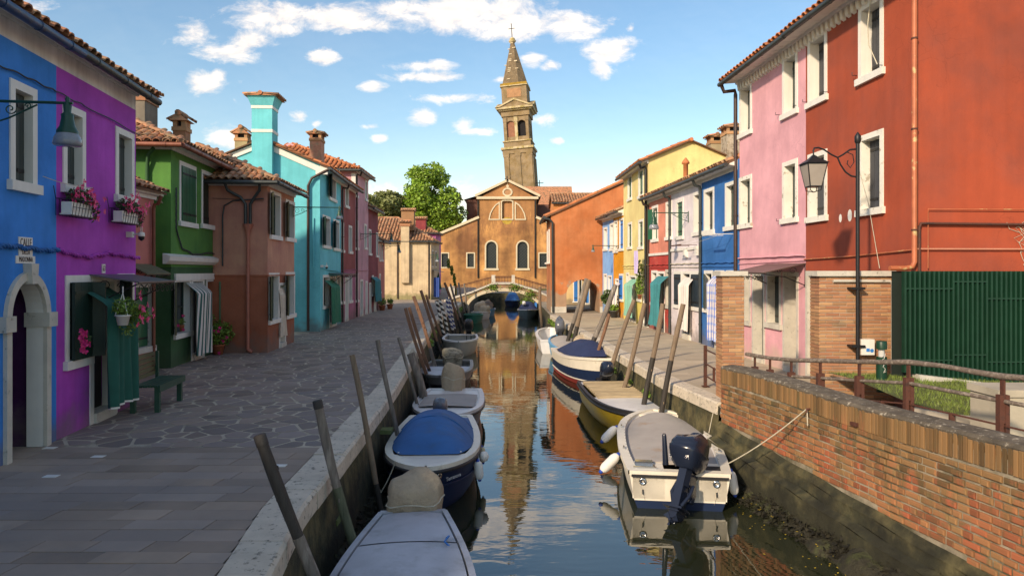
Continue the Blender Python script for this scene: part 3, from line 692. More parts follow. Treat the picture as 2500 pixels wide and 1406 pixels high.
bank(LQ, 1, 3, 34, .42, 'seaweed_bank', 110, -.95); bank(RQ, -1, 3, 12.8, .72, 'seaweed_bank', 900, -.80); bank(RQ, -1, 12.8, 37, .42, 'seaweed_bank', 80, -.95)
def tuft(P, sg, y, z, n, sc, b):
    x = lerp_x(P, y)+sg*.08
    for i in range(n):
        px, py, pz = x+R.uniform(-.02, .10)*sg, y+R.gauss(0, .25)*sc, z+R.uniform(-.14, .05)*sc; s = R.uniform(.03, .07)*sc
        a = Vector((R.uniform(-1, 1), R.uniform(-1, 1), R.uniform(-1, 1))).normalized()*s; c = a.orthogonal().normalized()*s*.5; p = Vector((px, py, pz)); b.add([p-a, p+c, p+a, p-c], [(0, 1, 2, 3)])
b = MB()
for y in (33, 35, 36.5, 37.5, 29, 25.5, 22, 20.2, 18.4, 16.5): tuft(RQ, -1, y, -.25 if y > 28 else -.45, 80, 1.2 if y > 30 else .7, b)
for y in (30, 26, 47, 49, 50.5): tuft(LQ, 1, y, -.25, 90, 1.3, b)
b.build('wall_weeds', m_leaf, kind='stuff', label='green weeds growing from the canal walls')

# ---------------------------------------------------------------- left row of houses
pb = plaster('bright_blue_plaster', (.010, .20, .60)); pp = plaster('purple_plaster', (.40, .050, .42)); ps = plaster('salmon_plaster', (.50, .16, .13))
pg = plaster('green_plaster', (.075, .23, .045), col2=(.05, .17, .04), c2s=.7, base=(.9, (.02, .06, .02), .3, .8)); pgd = plaster('dark_green_plaster', (.025, .09, .03), base=(.3, (.06, .09, .05), .25, .5))
pbr = plaster('brown_pink_plaster', (.50, .21, .15), col2=(.54, .27, .17), c2s=.9); pbl = plaster('brick_brown_plaster', (.32, .095, .045))
pcy = plaster('turquoise_plaster', (.10, .50, .56), var=.05); pdr = plaster('dark_red_plaster', (.28, .06, .055)); pmg = plaster('mauve_pink_plaster', (.38, .12, .19))
ppk = plaster('dusty_pink_plaster', (.54, .27, .31)); pmr = plaster('maroon_plaster', (.21, .035, .045)); pcr = plaster('cream_plaster', (.60, .47, .30), streak=.25, col2=(.48, .37, .24), c2s=.8, base=(.5, (.20, .19, .08), .35, .8))
pfr = plaster('white_frieze_plaster', (.70, .68, .64), streak=.3)

blue = House('house', 'bright blue house with an arched stone passage and street name plates', (-5.70, 3.0), (-6.60, 9.89), 8, 5.68, [(5.42, 0), (9, 1)], corn=.10, oh=.30, mats=[pb, pfr, m_white], gut=m_gutter_b, tiles=(4, 120))
blue.win((22, 88, 205, 466), m_greysh, 'closed', dep=.15, fm=m_white)
ua, ub, za, zb = blue.rect((20, 106, 684, 1100)); AR = (ua, ub, 0, zb)
blue.ops.append((ua, ub, 0, zb, 'arch', .22, 2, (ub-ua)*.62)); blue.finish()
def arch_band(ua, ub, zb, rh, w, y0, y1, m, parent, z0=0.0, name='arch_surround'):
    b = MB(); uc = (ua+ub)/2; r = (ub-ua)/2; n = 20; zc = zb-rh; pts = [(ua, z0), (ua, zc)]+[(uc-r*cos(pi*i/n), zc+rh*sin(pi*i/n)) for i in range(1, n)]+[(ub, zc), (ub, z0)]
    q = [(ua-w, z0), (ua-w, zc)]+[(uc-(r+w)*cos(pi*i/n), zc+(rh+w)*sin(pi*i/n)) for i in range(1, n)]+[(ub+w, zc), (ub+w, z0)]
    for i in range(len(pts)-1):
        a, c, d, e = pts[i], pts[i+1], q[i+1], q[i]
        b.add([(a[0], y0, a[1]), (c[0], y0, c[1]), (d[0], y0, d[1]), (e[0], y0, e[1]), (a[0], y1, a[1]), (c[0], y1, c[1]), (d[0], y1, d[1]), (e[0], y1, e[1])], [(0, 1, 2, 3), (0, 4, 5, 1), (2, 6, 7, 3), (7, 6, 5, 4)])
    return b.build(name, m, parent)
ab = arch_band(ua, ub, zb, (ub-ua)*.62, .11, -.05, .004, m_stone, blue.o)
b = MB(); uc = (ua+ub)/2; zi = zb-(ub-ua)*.62-.05
b.box(ub-.02, ub+.20, -.09, .24, zi-.10, zi+.10); b.build('impost', m_stone, ab); b = MB(); b.box(ua-.20, ua+.02, -.09, .24, zi-.10, zi+.10); b.build('impost', m_stone, ab)
b = MB(); b.add([(uc-.06, -.11, zb-.05), (uc+.06, -.11, zb-.05), (uc+.09, -.11, zb+.22), (uc-.09, -.11, zb+.22), (uc-.06, .01, zb-.05), (uc+.06, .01, zb-.05), (uc+.09, .01, zb+.22), (uc-.09, .01, zb+.22)], [(0,1,2,3),(0,4,5,1),(1,5,6,2),(2,6,7,3),(3,7,4,0)]); b.build('keystone', m_stone, ab)
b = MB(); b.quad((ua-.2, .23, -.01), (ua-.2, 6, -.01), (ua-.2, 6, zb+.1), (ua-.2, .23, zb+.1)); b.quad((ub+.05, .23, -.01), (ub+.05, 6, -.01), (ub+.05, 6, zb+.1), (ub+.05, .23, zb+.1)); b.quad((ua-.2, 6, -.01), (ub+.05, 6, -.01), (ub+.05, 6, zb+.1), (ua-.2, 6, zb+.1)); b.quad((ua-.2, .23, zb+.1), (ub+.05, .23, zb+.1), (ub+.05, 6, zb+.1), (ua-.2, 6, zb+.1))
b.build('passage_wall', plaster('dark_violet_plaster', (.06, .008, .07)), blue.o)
# street name plates
u0, z0 = blue.F.px(62, 592)
for i, (s, px, py, w, hh) in enumerate((('CALLE', 61, 593, .30, .15), ('DELLA', 61, 616, .30, .10), ('MADONNA', 61, 634, .42, .10))):
    u, z = blue.F.px(px, py); b = MB(); b.box(u-w/2*1.05, u+w/2*1.05, -.012, 0, z-hh/2, z+hh/2)
    pl = b.build('name_plate', m_white, blue.o); text(s, hh*.98, Matrix.Translation((u, -.014, z)) @ Matrix.Rotation(pi/2, 4, 'X') @ Matrix.Diagonal((.62, 1, 1, 1)), m_black, 'lettering', pl)

purple = House('house', 'purple house with white framed windows, flower baskets and a green door curtain', (-6.60, 9.89), (-6.955, 12.62), 7, 5.68, [(5.42, 0), (9, 1)], corn=.10, oh=.28, mats=[pp, pfr, m_white], tiles=(4, 60), ends=(False, True))
purple.win((152, 207, 262, 472), m_greysh, dep=.16); purple.win((281, 326, 318, 495), m_greysh, dep=.17)
purple.win((158, 216, 672, 893), m_greensh, 'openr', ang=100, dep=.1); 
_, pd = purple.door((218, 284, 670, 1028), m_black, floor=.16, opening=True, bw=.12)
purple.win((286, 326, 668, 858), m_greensh, 'openl', ang=110)
purple.finish()
u, z = purple.F.px(252, 656); b = MB(); b.box(u-.055, u+.055, -.012, 0, z-.075, z+.075); t = b.build('number_plate', m_white, purple.o)
text('63', .13, Matrix.Translation((u, -.014, z)) @ Matrix.Rotation(pi/2, 4, 'X') @ Matrix.Diagonal((.7, 1, 1, 1)), m_black, 'number', t)
# closed-over left shutter leaf in front of the purple ground floor window
ua, ub, za, zb = purple.rect((165, 216, 688, 876))
b = MB(); leaf_mb(b, ua, ub, za, zb, -.10, n=3); b.build('shutter', [m_greensh, m_greensh], purple.o)

salmon = House('house', 'low salmon pink house set back between the purple and the dark green house', (-8.50, 12.9), (-8.55, 16.3), 5, 4.15, [(9, 0)], corn=.22, oh=.22, mats=[ps, ps, m_white], gut='none', tiles=(3, 60), ends=(False, True))
salmon.win((300, 373, 690, 862), m_greensh2, 'closed', fm=m_stone, dep=.12); salmon.pipe(salmon.L-.15, .04, m_gutter_r)
salmon.finish()

green = House('house', 'green house with barrel tile roof and brown gutter beside a striped door curtain', (-8.63, 17.27), (-8.98, 20.85), 7, 5.52, [(2.55, 1), (9, 0)], corn=.25, oh=.38, pitch=.46, mats=[pg, pgd], gut=m_gutter_r, tiles=(99, 299), hip=(True, False), tstep=.22)
green.win((437, 478, 400, 553), m_greensh2, 'flat', dep=.2); green.win((491, 523, 420, 558), m_greensh, 'closed', dep=.18)
green.win((425, 465, 678, 822), m_olive, 'openl', ang=160, dep=.2); green.door((466, 498, 676, 880), m_black, floor=.14, opening=True, bw=.13); green.win((502, 531, 678, 806), m_greensh2, 'openr', ang=25)
green.finish()
ua, ub, za, zb = green.rect((425, 531, 672, 682)); b = MB(); b.box(ua, ub, -.05, .01, za-.02, zb+.05); b.build('lintel', m_white, green.o)
ua, ub, za, zb = green.rect((397, 541, 629, 646)); b = MB(); b.ext([(0, za), (-.06, za), (-.16, za+.08), (-.18, zb), (0, zb+.07)], ua-.0, ub+.1); b.build('shop_cornice', m_white, green.o)
b = MB(); b.ext([(-.0, green.h*.0+2.52), (-.02, 2.52), (-.02, 2.56), (0, 2.56)], -.02, 3.6); b.build('string_course', pgd, green.o)
b = MB(); b.tube([(-.05, .55, 0.05), (-.05, .55, 5.0), (-.12, .5, 5.35), (-.3, .3, 5.5)], .045, 8); b.build('downpipe', pgd, green.o)
chimney(green, 2.15, 1.75, 5.8, 7.30, .85, .80, mat('grey_render', (.17, .15, .12), .9, .2, 4, .6, 20), slope=.25)
chimney(green, 3.3, .95, 5.9, 6.75, .42, .36, m_brick, slope=.7)

brown = House('house', 'brick brown house with pinkish upper floor, forked drainpipe and tiled hip roof', (-7.34, 20.5), (-7.56, 23.7), 6.6, 5.0, [(2.32, 1), (9, 0)], corn=.25, oh=.36, pitch=.46, mats=[pbr, pbl], gut=m_gutter, tiles=(99, 299), hip=(True, False), ends=(False, True), tstep=.22)
brown.win((659, 685, 468, 584), m_olive, 'openl', ang=158); brown.win((697, 719, 490, 589), m_olive, 'openl', ang=158)
brown.win((656, 681, 666, 788), m_olive, 'openl', ang=158); brown.door((681, 697, 690, 846), m_white, floor=.14, bw=.08); brown.win((697, 719, 664, 775), m_olive, 'openl', ang=158)
brown.finish()
b = MB(); b.ext([(0, 2.30), (-.025, 2.30), (-.025, 2.34), (0, 2.34)], -.03, 3.2); b.ext([(.003, 2.30), (-.025, 2.30), (-.025, 2.34), (.003, 2.34)], 0, 6.0, axis='y'); b.build('string_course', pbl, brown.o)
# forked pipe on the end wall
m_pk = mat('painted_pipe', (.42, .15, .10), .6, .1, 4, .1); b = MB(); y_ = .55
b.tube([(-.08, y_, .10), (-.08, y_, 3.55)], .05, 8); b.tube([(-.08, y_, 3.5), (-.08, y_, 3.62), (-.08, y_, 3.85)], [.06, .07, .16], 8, cap=False)
b.tube([(-.06, y_, .10), (-.06, y_-.12, .04)], .05, 8); b.build('downpipe', m_pk, brown.o)
for k, ye in enumerate((.12, 1.15)):
    b = MB(); s_ = 1 if k else -1; b.tube([(-.08, y_+.07*s_, 3.75), (-.08, y_+.07*s_, 4.45), (-.12, y_+.2*s_, 4.65), (-.22, ye-.05*s_, 4.85), (-.36, ye, 5.1)], .045, 8); b.build('gutter_spout', m_gutter, brown.o)
b = MB(); u_ = 1.30; b.tube([(-.04, u_, 2.6), (-.04, u_, 2.2+1.9), (-.04, u_-.05, 4.4), (-.04, u_-.3, 4.55), (-.04, 0.1, 4.62)], .022, 6); b.build('conduit', m_gutter, brown.o)

cyan = House('house', 'turquoise house with tall flared chimney and white gable edge', (-7.79, 27.7), (-8.07, 32.2), 4.6, 6.5, [(9, 0)], corn=.26, oh=.36, pitch=.42, mats=[pcy], gut=m_gutter, tiles=(99, 60), ends=(True, False), tm=m_tile_o)
cyan.win((803, 820, 425, 491), m_greensh, 'openl', ang=160); cyan.win((787, 806, 527, 606), m_greensh, 'openl', ang=160); cyan.win((813, 828, 537, 612), m_greensh, 'openl', ang=160)
cyan.win((788, 803, 671, 752), m_greensh); cyan.door((804, 820, 674, 800), m_white, floor=.15, opening=True); cyan.win((822, 831, 672, 742), m_greensh)
cyan.finish()
for u, mm in ((-.10, m_pipe_br), ): 
    b = MB(); b.tube([(-.09, .45, .05), (-.09, .45, 5.9), (-.11, .30, 6.2), (-.10, -.15, 6.45), (-.10, -.36, 6.55)], .055, 8); b.build('downpipe', mm, cyan.o)
b = MB(); b.tube([(-.06, 1.5, .05), (-.06, 1.5, 5.0)], .05, 8); b.tube([(-.03, .25, 2.6), (-.03, .25, 4.6)], .03, 6); b.build('painted_pipe', pcy, cyan.o)
for yy, zz in ((0, 1), ): pass
b = MB()   # white verge under the gable edge
for (ya, za, yb_, zb_) in ((-.06, 6.66, 2.3, 7.70), (2.3, 7.70, 4.6, 6.72)):
    b.add([(-.05, ya, za-.24), (-.05, yb_, zb_-.24), (-.05, yb_, zb_), (-.05, ya, za), (.001, ya, za-.24), (.001, yb_, zb_-.24), (.001, yb_, zb_), (.001, ya, za)], [(0,1,2,3),(0,4,5,1),(1,5,6,2),(2,6,7,3),(3,7,4,0),(4,7,6,5)])
b.box(-.10, .0, -.32, .15, 6.36, 6.62); b.build('verge', m_white, cyan.o)
chimney(cyan, .10, 2.22, 0.3, 9.0, .80, .80, pcy, flare=.15, bands=(9.0, 8.05), slope=.10)
chimney(cyan, .9, 3.35, 6.6, 7.95, .5, .5, mat('yellow_stone', (.36, .30, .17), .9, .2), slope=.7)
chimney(cyan, 2.9, .75, 6.8, 8.35, .70, .5, mat('pink_brick_shaft', (.42, .20, .13), .85, .2, 8, .5, col2=(.28, .22, .14), c2s=5), slope=.3)

dred = House('house', 'narrow dark red house with a mauve ground floor next to the turquoise house', (-8.07, 32.2), (-8.22, 35.8), 4.6, 6.5, [(2.5, 1), (9, 0)], corn=.26, oh=.36, pitch=.42, mats=[pdr, pmg], tiles=(99, 0), tm=m_tile_o)
dred.win((842, 851, 455, 508), m_greensh2); dred.win((832, 839, 543, 616), m_white); dred.win((851, 859, 551, 619), m_greensh)
dred.win((832, 839, 668, 742), m_greensh); dred.door((842, 850, 676, 784), m_white, floor=.12); dred.win((851, 859, 672, 739), m_greensh); dred.pipe(.05, .05, m_pipe_br); dred.finish()
pinkl = House('house', 'tall dusty pink house with orange hipped tile roof in the left row', (-8.22, 35.8), (-8.29, 39.4), 9, 7.65, [(9, 0)], corn=.2, oh=.30, pitch=.44, mats=[ppk], tiles=(99, 0), hip=(True, False), ends=(False, True), tm=m_tile_o, tstep=.27)
pinkl.win((867, 873, 424, 482), m_greysh); pinkl.win((891, 896, 440, 491), m_greysh); pinkl.win((868, 874, 537, 610), m_greysh); pinkl.win((889, 895, 547, 609), m_greysh)
pinkl.win((868, 874, 666, 737), m_palesh); pinkl.door((879, 886, 682, 772), m_greysh, floor=.1); pinkl.door((892, 897, 686, 768), m_white, floor=.1); pinkl.pipe(.1, .05, m_pipe_br); pinkl.finish()
maroon = House('house', 'low maroon house at the far end of the left row', (-8.29, 39.4), (-8.36, 42.6), 6, 6.05, [(9, 0)], corn=.15, oh=.3, mats=[pmr], tiles=(99, 0), ends=(True, True))
maroon.win((900, 906, 560, 623), m_greensh); maroon.win((918, 923, 568, 628), m_greensh); maroon.door((901, 906, 690, 766), m_greysh, floor=.1); maroon.win((908, 912, 672, 722), m_greensh); maroon.door((913, 918, 676, 762), m_white, floor=.1); maroon.finish()
small = House('house', 'small salmon cottage last before the cream house', (-8.36, 42.6), (-8.5, 45.6), 5, 4.3, [(9, 0)], corn=.15, oh=.3, mats=[ps], tiles=(99, 0), ends=(False, True))
small.win((925.5, 928.5, 593, 638), m_greensh); small.win((931, 934, 594, 638), m_greensh); small.win((926, 929, 668, 716), m_greensh); small.finish()

cream = House('house', 'cream plastered house with broad chimney breast and terracotta hip roof facing the canal', (-15, 58.8), (-6.97, 58.8), 6.8, 4.95, [(9, 0)], corn=.22, oh=.25, pitch=.62, mats=[pcr], tiles=(99, 299), hip=(False, True), tm=m_tile, tstep=.27)
cream.finish()
b = MB(); ua, _ = cream.F.px(980, 600); ub, _ = cream.F.px(1000, 600); b.box(ua, ub, -.35, .01, 1.45, 6.3); cb = b.build('chimney', pcr, cream.o); b = MB(); b.box(ua-.1, ub+.1, -.43, .4, 6.3, 6.5); b.build('collar', m_brick, cb); cap_tiles(cb, ua-.12, ub+.15, -.5, .45, 6.6)
b = MB(); b.box(ua-.15, ub+.25, .8, 1.6, 6.0, 7.75); cc_ = b.build('chimney', m_brick, cream.o); cap_tiles(cc_, ua-.2, ub+.35, .7, 1.7, 7.7)
for px in (971, 1047): 
    u, _ = cream.F.px(px, 600); b = MB(); b.tube([(u, -.06, .1), (u, -.06, 5.0)], .06, 8); b.build('downpipe', m_pipe_br, cream.o)
b = MB(); b.ext([(0, 2.45), (-.03, 2.45), (-.03, 2.5), (0, 2.5)], 0, 8.03); b.build('string_course', pcr, cream.o)
side = Frame((-6.965, 58.8), (-6.965, 65.6)); b = MB()
for u0 in (.6, 3.2):
    b = MB(); z0 = 2.9; b.box(u0, u0+.9, -.04, 0, z0, z0+1.3, 1); b.box(u0-.1, u0+1.0, -.03, 0, z0-.1, z0+1.4, 0)
    b.v = [tuple(side.M @ Vector(p)) for p in b.v]; b.build('side_window', [m_white, m_greensh], cream.o, world=True)
rear = House('house', 'magenta house with tiled roof and two chimneys behind the cream house', (-17, 69), (-7.7, 69), 5, 6.3, [(9, 0)], corn=.1, oh=.25, pitch=.5, mats=[plaster('magenta_plaster', (.45, .12, .30))], tiles=(99, 0), hip=(False, True), tm=m_tile, tstep=.3)
rear.finish(); u, _ = rear.F.px(1026, 550); b = MB(); b.box(u-.5, u+.5, .3, 1.2, 6.6, 7.7); c_ = b.build('chimney', plaster('red_plaster_chimney', (.22, .03, .035)), rear.o); cap_tiles(c_, u-.6, u+.6, .15, 1.35, 7.71)
# unseen house carrying on the left row, added to shade the left quay
back = House('house', 'unseen house behind the viewer, added to shade the left quay', (-6.3, -9.0), (-6.5, 2.6), 7, 4.1, [(9, 0)], corn=.2, oh=.3, mats=[plaster('ochre_plaster', (.4, .25, .12))], tiles=(0, 0)); back.finish()
# ---------------------------------------------------------------- right row of houses
prd = plaster('brick_red_plaster', (.37, .066, .028), var=.16, vs=.8, col2=(.28, .062, .036), c2s=.7, c2t=(.4, .65), streak=.10)
ppr = plaster('light_pink_plaster', (.62, .31, .35), var=.05, streak=.06, base=(.35, (.5, .42, .30), .3, .6)); pbR = plaster('strong_blue_plaster', (.015, .13, .38), var=.14)
pwh = plaster('lilac_white_plaster', (.64, .58, .60), var=.05); psR = plaster('coral_plaster', (.62, .22, .15)); prR = plaster('scarlet_plaster', (.46, .05, .04), col2=(.55, .14, .10), c2s=1.6, c2t=(.55, .7))
pyl = plaster('pale_yellow_plaster', (.70, .56, .24), var=.06, streak=.08, base=(1.2, (.68, .54, .10), .4, .6)); por = plaster('amber_plaster', (.62, .25, .012)); plb = plaster('sky_blue_plaster', (.17, .37, .72))
poc = plaster('burnt_orange_plaster', (.46, .14, .045), var=.2, vs=.7, col2=(.54, .20, .08), c2s=.5, c2t=(.42, .62), base=(1.2, (.34, .26, .18), .9, .8))

pinkr = House('house', 'light pink three storey house with dentil cornice and small scroll canopy', (6.60, 19.8), (6.80, 15.8), 9, 7.82, [(9, 0)], corn=.26, oh=.48, pitch=.36, mats=[ppr], tiles=(3, 60), ends=(True, False), tm=m_tile_o)
for p in ((1806, 1836, 205, 332), (1911, 1948, 131, 284)): pinkr.win(p, m_greysh, dep=.26)
for p in ((1805, 1836, 430, 556), (1911, 1948, 392, 543)): pinkr.win(p, m_greysh, dep=.26, fm=m_white_peel)
pinkr.win((1816, 1833, 666, 792), m_greysh, dep=.2, fm=m_stone); pinkr.door((1837, 1868, 664, 866), m_greysh, floor=.1, dep=.28, fm=m_stone, panels=False)
pinkr.win((1871, 1908, 664, 800), m_greysh, dep=.24, fm=m_stone); pinkr.door((1912, 1950, 664, 888), mat('brown_door_wood', (.14, .06, .025), .5, .2, 4), floor=.14, dep=.34, fm=m_stone)
pinkr.pipe(-.08, .055, m_pipe_br, y=-.09)
pinkr.finish()
redh = House('house', 'tall brick red house with white framed windows and a blank wall towards the viewer', (6.80, 15.8), (7.00, 11.85), 11, 7.82, [(9, 0)], corn=.26, oh=.48, pitch=.36, mats=[prd], tiles=(3, 60), ends=(False, True), tm=m_tile_o)
redh.win((1973, 2020, 84, 254), m_slate, dep=.26); redh.win((2097, 2158, 0, 194), m_slate, dep=.26)
redh.win((1973, 2020, 371, 540), m_slate, dep=.22, fm=m_white_peel); redh.win((2097, 2158, 324, 523), m_slate, dep=.22, fm=m_white_peel)
redh.door((1968, 2004, 662, 915), m_white, floor=.1, dep=.3, fm=m_stone)
redh.finish()
for h_ in (pinkr, redh):      # dentils under the eaves
    n = int(h_.L/.19)
    for i in range(n):
        u = (i+.5)*h_.L/n; b = MB(); b.ext([(-.001, 7.62), (-.075, 7.66), (-.10, 7.84), (-.001, 7.84)], u-.05, u+.05); b.build('dentil', m_white, h_.o)
    b = MB(); b.ext([(0, 7.84), (-.12, 7.84), (-.14, 7.90), (0, 7.90)], 0, h_.L); b.build('dentil_course', m_white, h_.o)
    n = int(h_.L/.33)
    for i in range(n): u = (i+.5)*h_.L/n; b = MB(); b.box(u-.06, u+.06, -.42, -.13, 7.885, 7.93); b.build('eave_bracket', m_white, h_.o)
# end wall fittings: local x = L + out
LR = redh.L; D_ = lambda y, z, o=.06: (LR+o, y, z)
def wire(pts, r, m, parent, name, n=6, world=False): b = MB(); b.tube(pts, r, n); return b.build(name, m, parent, world=world)
rw = lambda px, py: (lambda p: (p.x-7.0, p.z))(AT(px, py, 11.85))
def ry(px, py, o=.05): x, z = rw(px, py); return (LR+o, x, z)
m_ppr = mat('painted_red_pipe', (.42, .12, .05), .5, .15, 6, .1, col2=(.50, .36, .16), c2s=5, c2t=(.60, .66))
wire([ry(2228, -120), ry(2228, 640), ry(2222, 652), ry(2205, 655), ry(2166, 655)], .045, m_ppr, redh.o, 'downpipe', 10)
for zz in (95, 315, 560): wire([ry(2228, zz), ry(2228, zz+4)], .056, m_rust, redh.o, 'pipe_clamp', 10)
wire([ry(2240, 662), ry(2240, 556), ry(2244, 546), ry(2262, 546), ry(2700, 549)], .024, m_rust, redh.o, 'gas_pipe', 8)
wire([ry(2262, 655), ry(2262, 511), ry(2640, 511)], .009, m_ppr, redh.o, 'thin_pipe')
wire([ry(2232, 608), ry(2700, 608)], .014, mat('pale_red_conduit', (.55, .25, .16), .6, .1), redh.o, 'conduit')
wire([(0, -.04, 2.72), (LR*.5, -.04, 2.75), (LR, -.04, 2.82)], .016, m_ppr, redh.o, 'conduit')
wire([(u/10*pinkr.L, -.04+.008*sin(u*2), 2.82+.02*sin(u*3.1)) for u in range(11)], .022, ppr, pinkr.o, 'painted_cable'); wire([(0, -.03, 2.66), (pinkr.L, -.03, 2.70)], .01, ppr, pinkr.o, 'painted_cable')
for px, py, r in ((2052, 533, .07), (2075, 526, .10)):   # two pale filler patches
    u, z = redh.F.px(px, py); b = MB(); b.lathe([(.001, 0), (r, 0)], 14, M=Matrix.Translation((u, -.003, z)) @ Matrix.Rotation(pi/2, 4, 'X') @ Matrix.Diagonal((.8, 1.25, 1, 1))); b.build('filler_patch', m_white, redh.o)
wire([redh.F.px(2137, 0)+(0,) and (redh.F.px(2137, 0)[0], -.05, redh.F.px(2137, 0)[1]+.4), (redh.F.px(2126, 60)[0], -.06, redh.F.px(2126, 60)[1]), (redh.F.px(2128, 110)[0], -.06, redh.F.px(2128, 110)[1]), (redh.F.px(2148, 158)[0], -.05, redh.F.px(2148, 158)[1])], .010, m_rope, redh.o, 'loose_cable')
wire([(redh.F.px(2100, 345)[0], -.06, redh.F.px(2100, 400)[1]), (redh.F.px(2128, 470)[0], -.06, redh.F.px(2128, 500)[1]), (redh.F.px(2155, 640)[0], -.06, redh.F.px(2155, 655)[1])], .006, m_rope, redh.o, 'loose_cable')
for h_, px, py in ((pinkr, 1903, 281), (pinkr, 1946, 258), (pinkr, 1905, 540), (pinkr, 1945, 530), (redh, 1970, 250), (redh, 2020, 225), (redh, 2092, 185), (redh, 2157, 160)):
    u, z = h_.F.px(px, py); b = MB(); b.tube([(u, 0, z), (u, -.10, z), (u, -.10, z+.06)], .008, 5); b.build('shutter_hook', m_iron, h_.o)

bluer = House('house', 'strong blue house with checked door curtain between the white and the pink house', (6.39, 23.0), (6.56, 19.85), 8, 5.4, [(9, 0)], corn=.3, oh=.3, mats=[pbR], tiles=(3, 60))
bluer.win((1719, 1744, 460, 570), m_greysh, dep=.22); bluer.win((1771, 1797, 444, 561), m_greensh, dep=.2)
bluer.win((1720, 1741, 660, 762), m_greensh, 'openl', ang=20, dep=.2); bluer.door((1746, 1768, 660, 856), m_dark, floor=.14, opening=True); bluer.win((1774, 1795, 660, 780), m_greensh); bluer.pipe(.05, .05); bluer.finish()
whiter = House('house', 'lilac white house with white door curtain and black shutters', (6.17, 26.5), (6.39, 23.0), 8, 5.4, [(9, 0)], corn=.3, oh=.3, mats=[pwh], tiles=(3, 60))
whiter.win((1651, 1669, 487, 584), m_greensh2, dep=.1); whiter.win((1693, 1714, 468, 574), m_greysh, dep=.24)
m_bksh = mat('blue_black_shutter', (.018, .032, .045), .5, .1, 4, .1)
for p in ((1646, 1665, 662, 751), (1687, 1711, 662, 757)): whiter.win(p, m_bksh, 'flat', dep=.2)
whiter.door((1666, 1687, 662, 813), m_dark, floor=.2, opening=True); whiter.pipe(.05, .05); whiter.finish()
b = MB(); b.ext([(0, 3.2), (-.05, 3.2), (-.05, 3.3), (0, 3.3)], 0, whiter.L); b.build('string_course', m_white, whiter.o)
for px, py in ((1677, 618), (1706, 612)): u, z = whiter.F.px(px, py); b = MB(); b.box(u-.1, u+.1, -.12, 0, z-.16, z+.16); b.build('meter_box', m_white, whiter.o)
coral = House('house', 'narrow house coral above and scarlet below with teal door curtain', (5.95, 29.65), (6.17, 26.5), 8, 5.4, [(3.15, 1), (9, 0)], corn=.3, oh=.3, mats=[psR, prR], tiles=(3, 60), ends=(True, False))
coral.win((1592, 1607, 502, 590), m_greensh2, 'openl', ang=165, dep=.2); coral.win((1626, 1641, 492, 585), m_greysh, dep=.25, fm=m_white_peel)
coral.win((1591, 1605, 660, 745), m_greensh, dep=.2); coral.door((1606, 1623, 662, 806), m_dark, floor=.14, opening=True); coral.win((1625, 1638, 658, 752), m_olive, dep=.2, fm=m_stone); coral.pipe(.05, .05, m_pipe_br, y=-.05)
coral.finish(); b = MB(); b.ext([(0, 3.1), (-.05, 3.1), (-.05, 3.2), (0, 3.2)], 0, coral.L); b.build('string_course', m_white, coral.o)
b = MB(); u = 2.2; b.lathe([(.10, 6.1), (.10, 6.75), (.17, 6.78), (.15, 6.85), (.02, 7.02)], 8, c=(u, .9, 0)); b.build('flue_pipe', m_tile_o, coral.o)
yellow = House('house', 'pale yellow two storey house with broad blank gable and green shutters', (5.80, 35.5), (5.95, 29.8), 3.7, 7.15, [(9, 0)], corn=.2, oh=.35, pitch=.42, mats=[pyl], tiles=(99, 0), ends=(False, True), tm=m_tile_o)
for p in ((1533, 1543, 426, 490), (1559, 1571, 411, 483), (1533, 1543, 543, 608), (1559, 1571, 536, 608)): yellow.win(p, m_greensh2, dep=.12)
yellow.win((1529, 1536, 665, 745), m_greensh2); yellow.door((1537, 1553, 672, 785), m_greensh2, floor=.12); yellow.win((1554, 1566, 665, 735), m_greensh2); yellow.door((1570, 1583, 682, 796), m_white, floor=.12, dep=.1)
yellow.pipe(yellow.L-.12, .06, m_iron, y=-.09); yellow.finish()
chimney(yellow, 4.4, 3.35, 7.3, 8.35, .65, .55, mat('tan_render', (.34, .28, .18), .9, .2), slope=.25)
chimney(yellow, 5.5, 3.75, 6.0, 8.55, .8, .7, mat('pale_render', (.40, .34, .26), .9, .25, 4, .6, col2=(.2, .15, .1), c2s=6), slope=.25)
orangeh = House('house', 'slim amber house with bright blue shutters beside the arched building', (5.60, 37.7), (5.80, 35.5), 5, 5.35, [(9, 0)], corn=.35, oh=.35, mats=[por], tiles=(99, 0))
orangeh.win((1499, 1508, 538, 617), m_white, dep=.15); orangeh.win((1512, 1523, 533, 612), m_bluesh, dep=.1); orangeh.door((1502, 1511, 680, 770), m_white, floor=.1); orangeh.win((1512, 1522, 668, 735), m_bluesh, 'flat'); orangeh.finish()
lblue = House('house', 'sky blue house tucked against the arched burnt orange building', (5.33, 40.15), (5.60, 37.7), 5, 5.3, [(9, 0)], corn=.35, oh=.35, mats=[plb], tiles=(99, 0))
lblue.win((1474, 1483, 555, 612), m_palesh); lblue.win((1489, 1498, 545, 612), m_palesh); lblue.win((1474, 1482, 668, 738), m_palesh); lblue.door((1484, 1494, 672, 762), m_bluesh, floor=.1); lblue.finish()

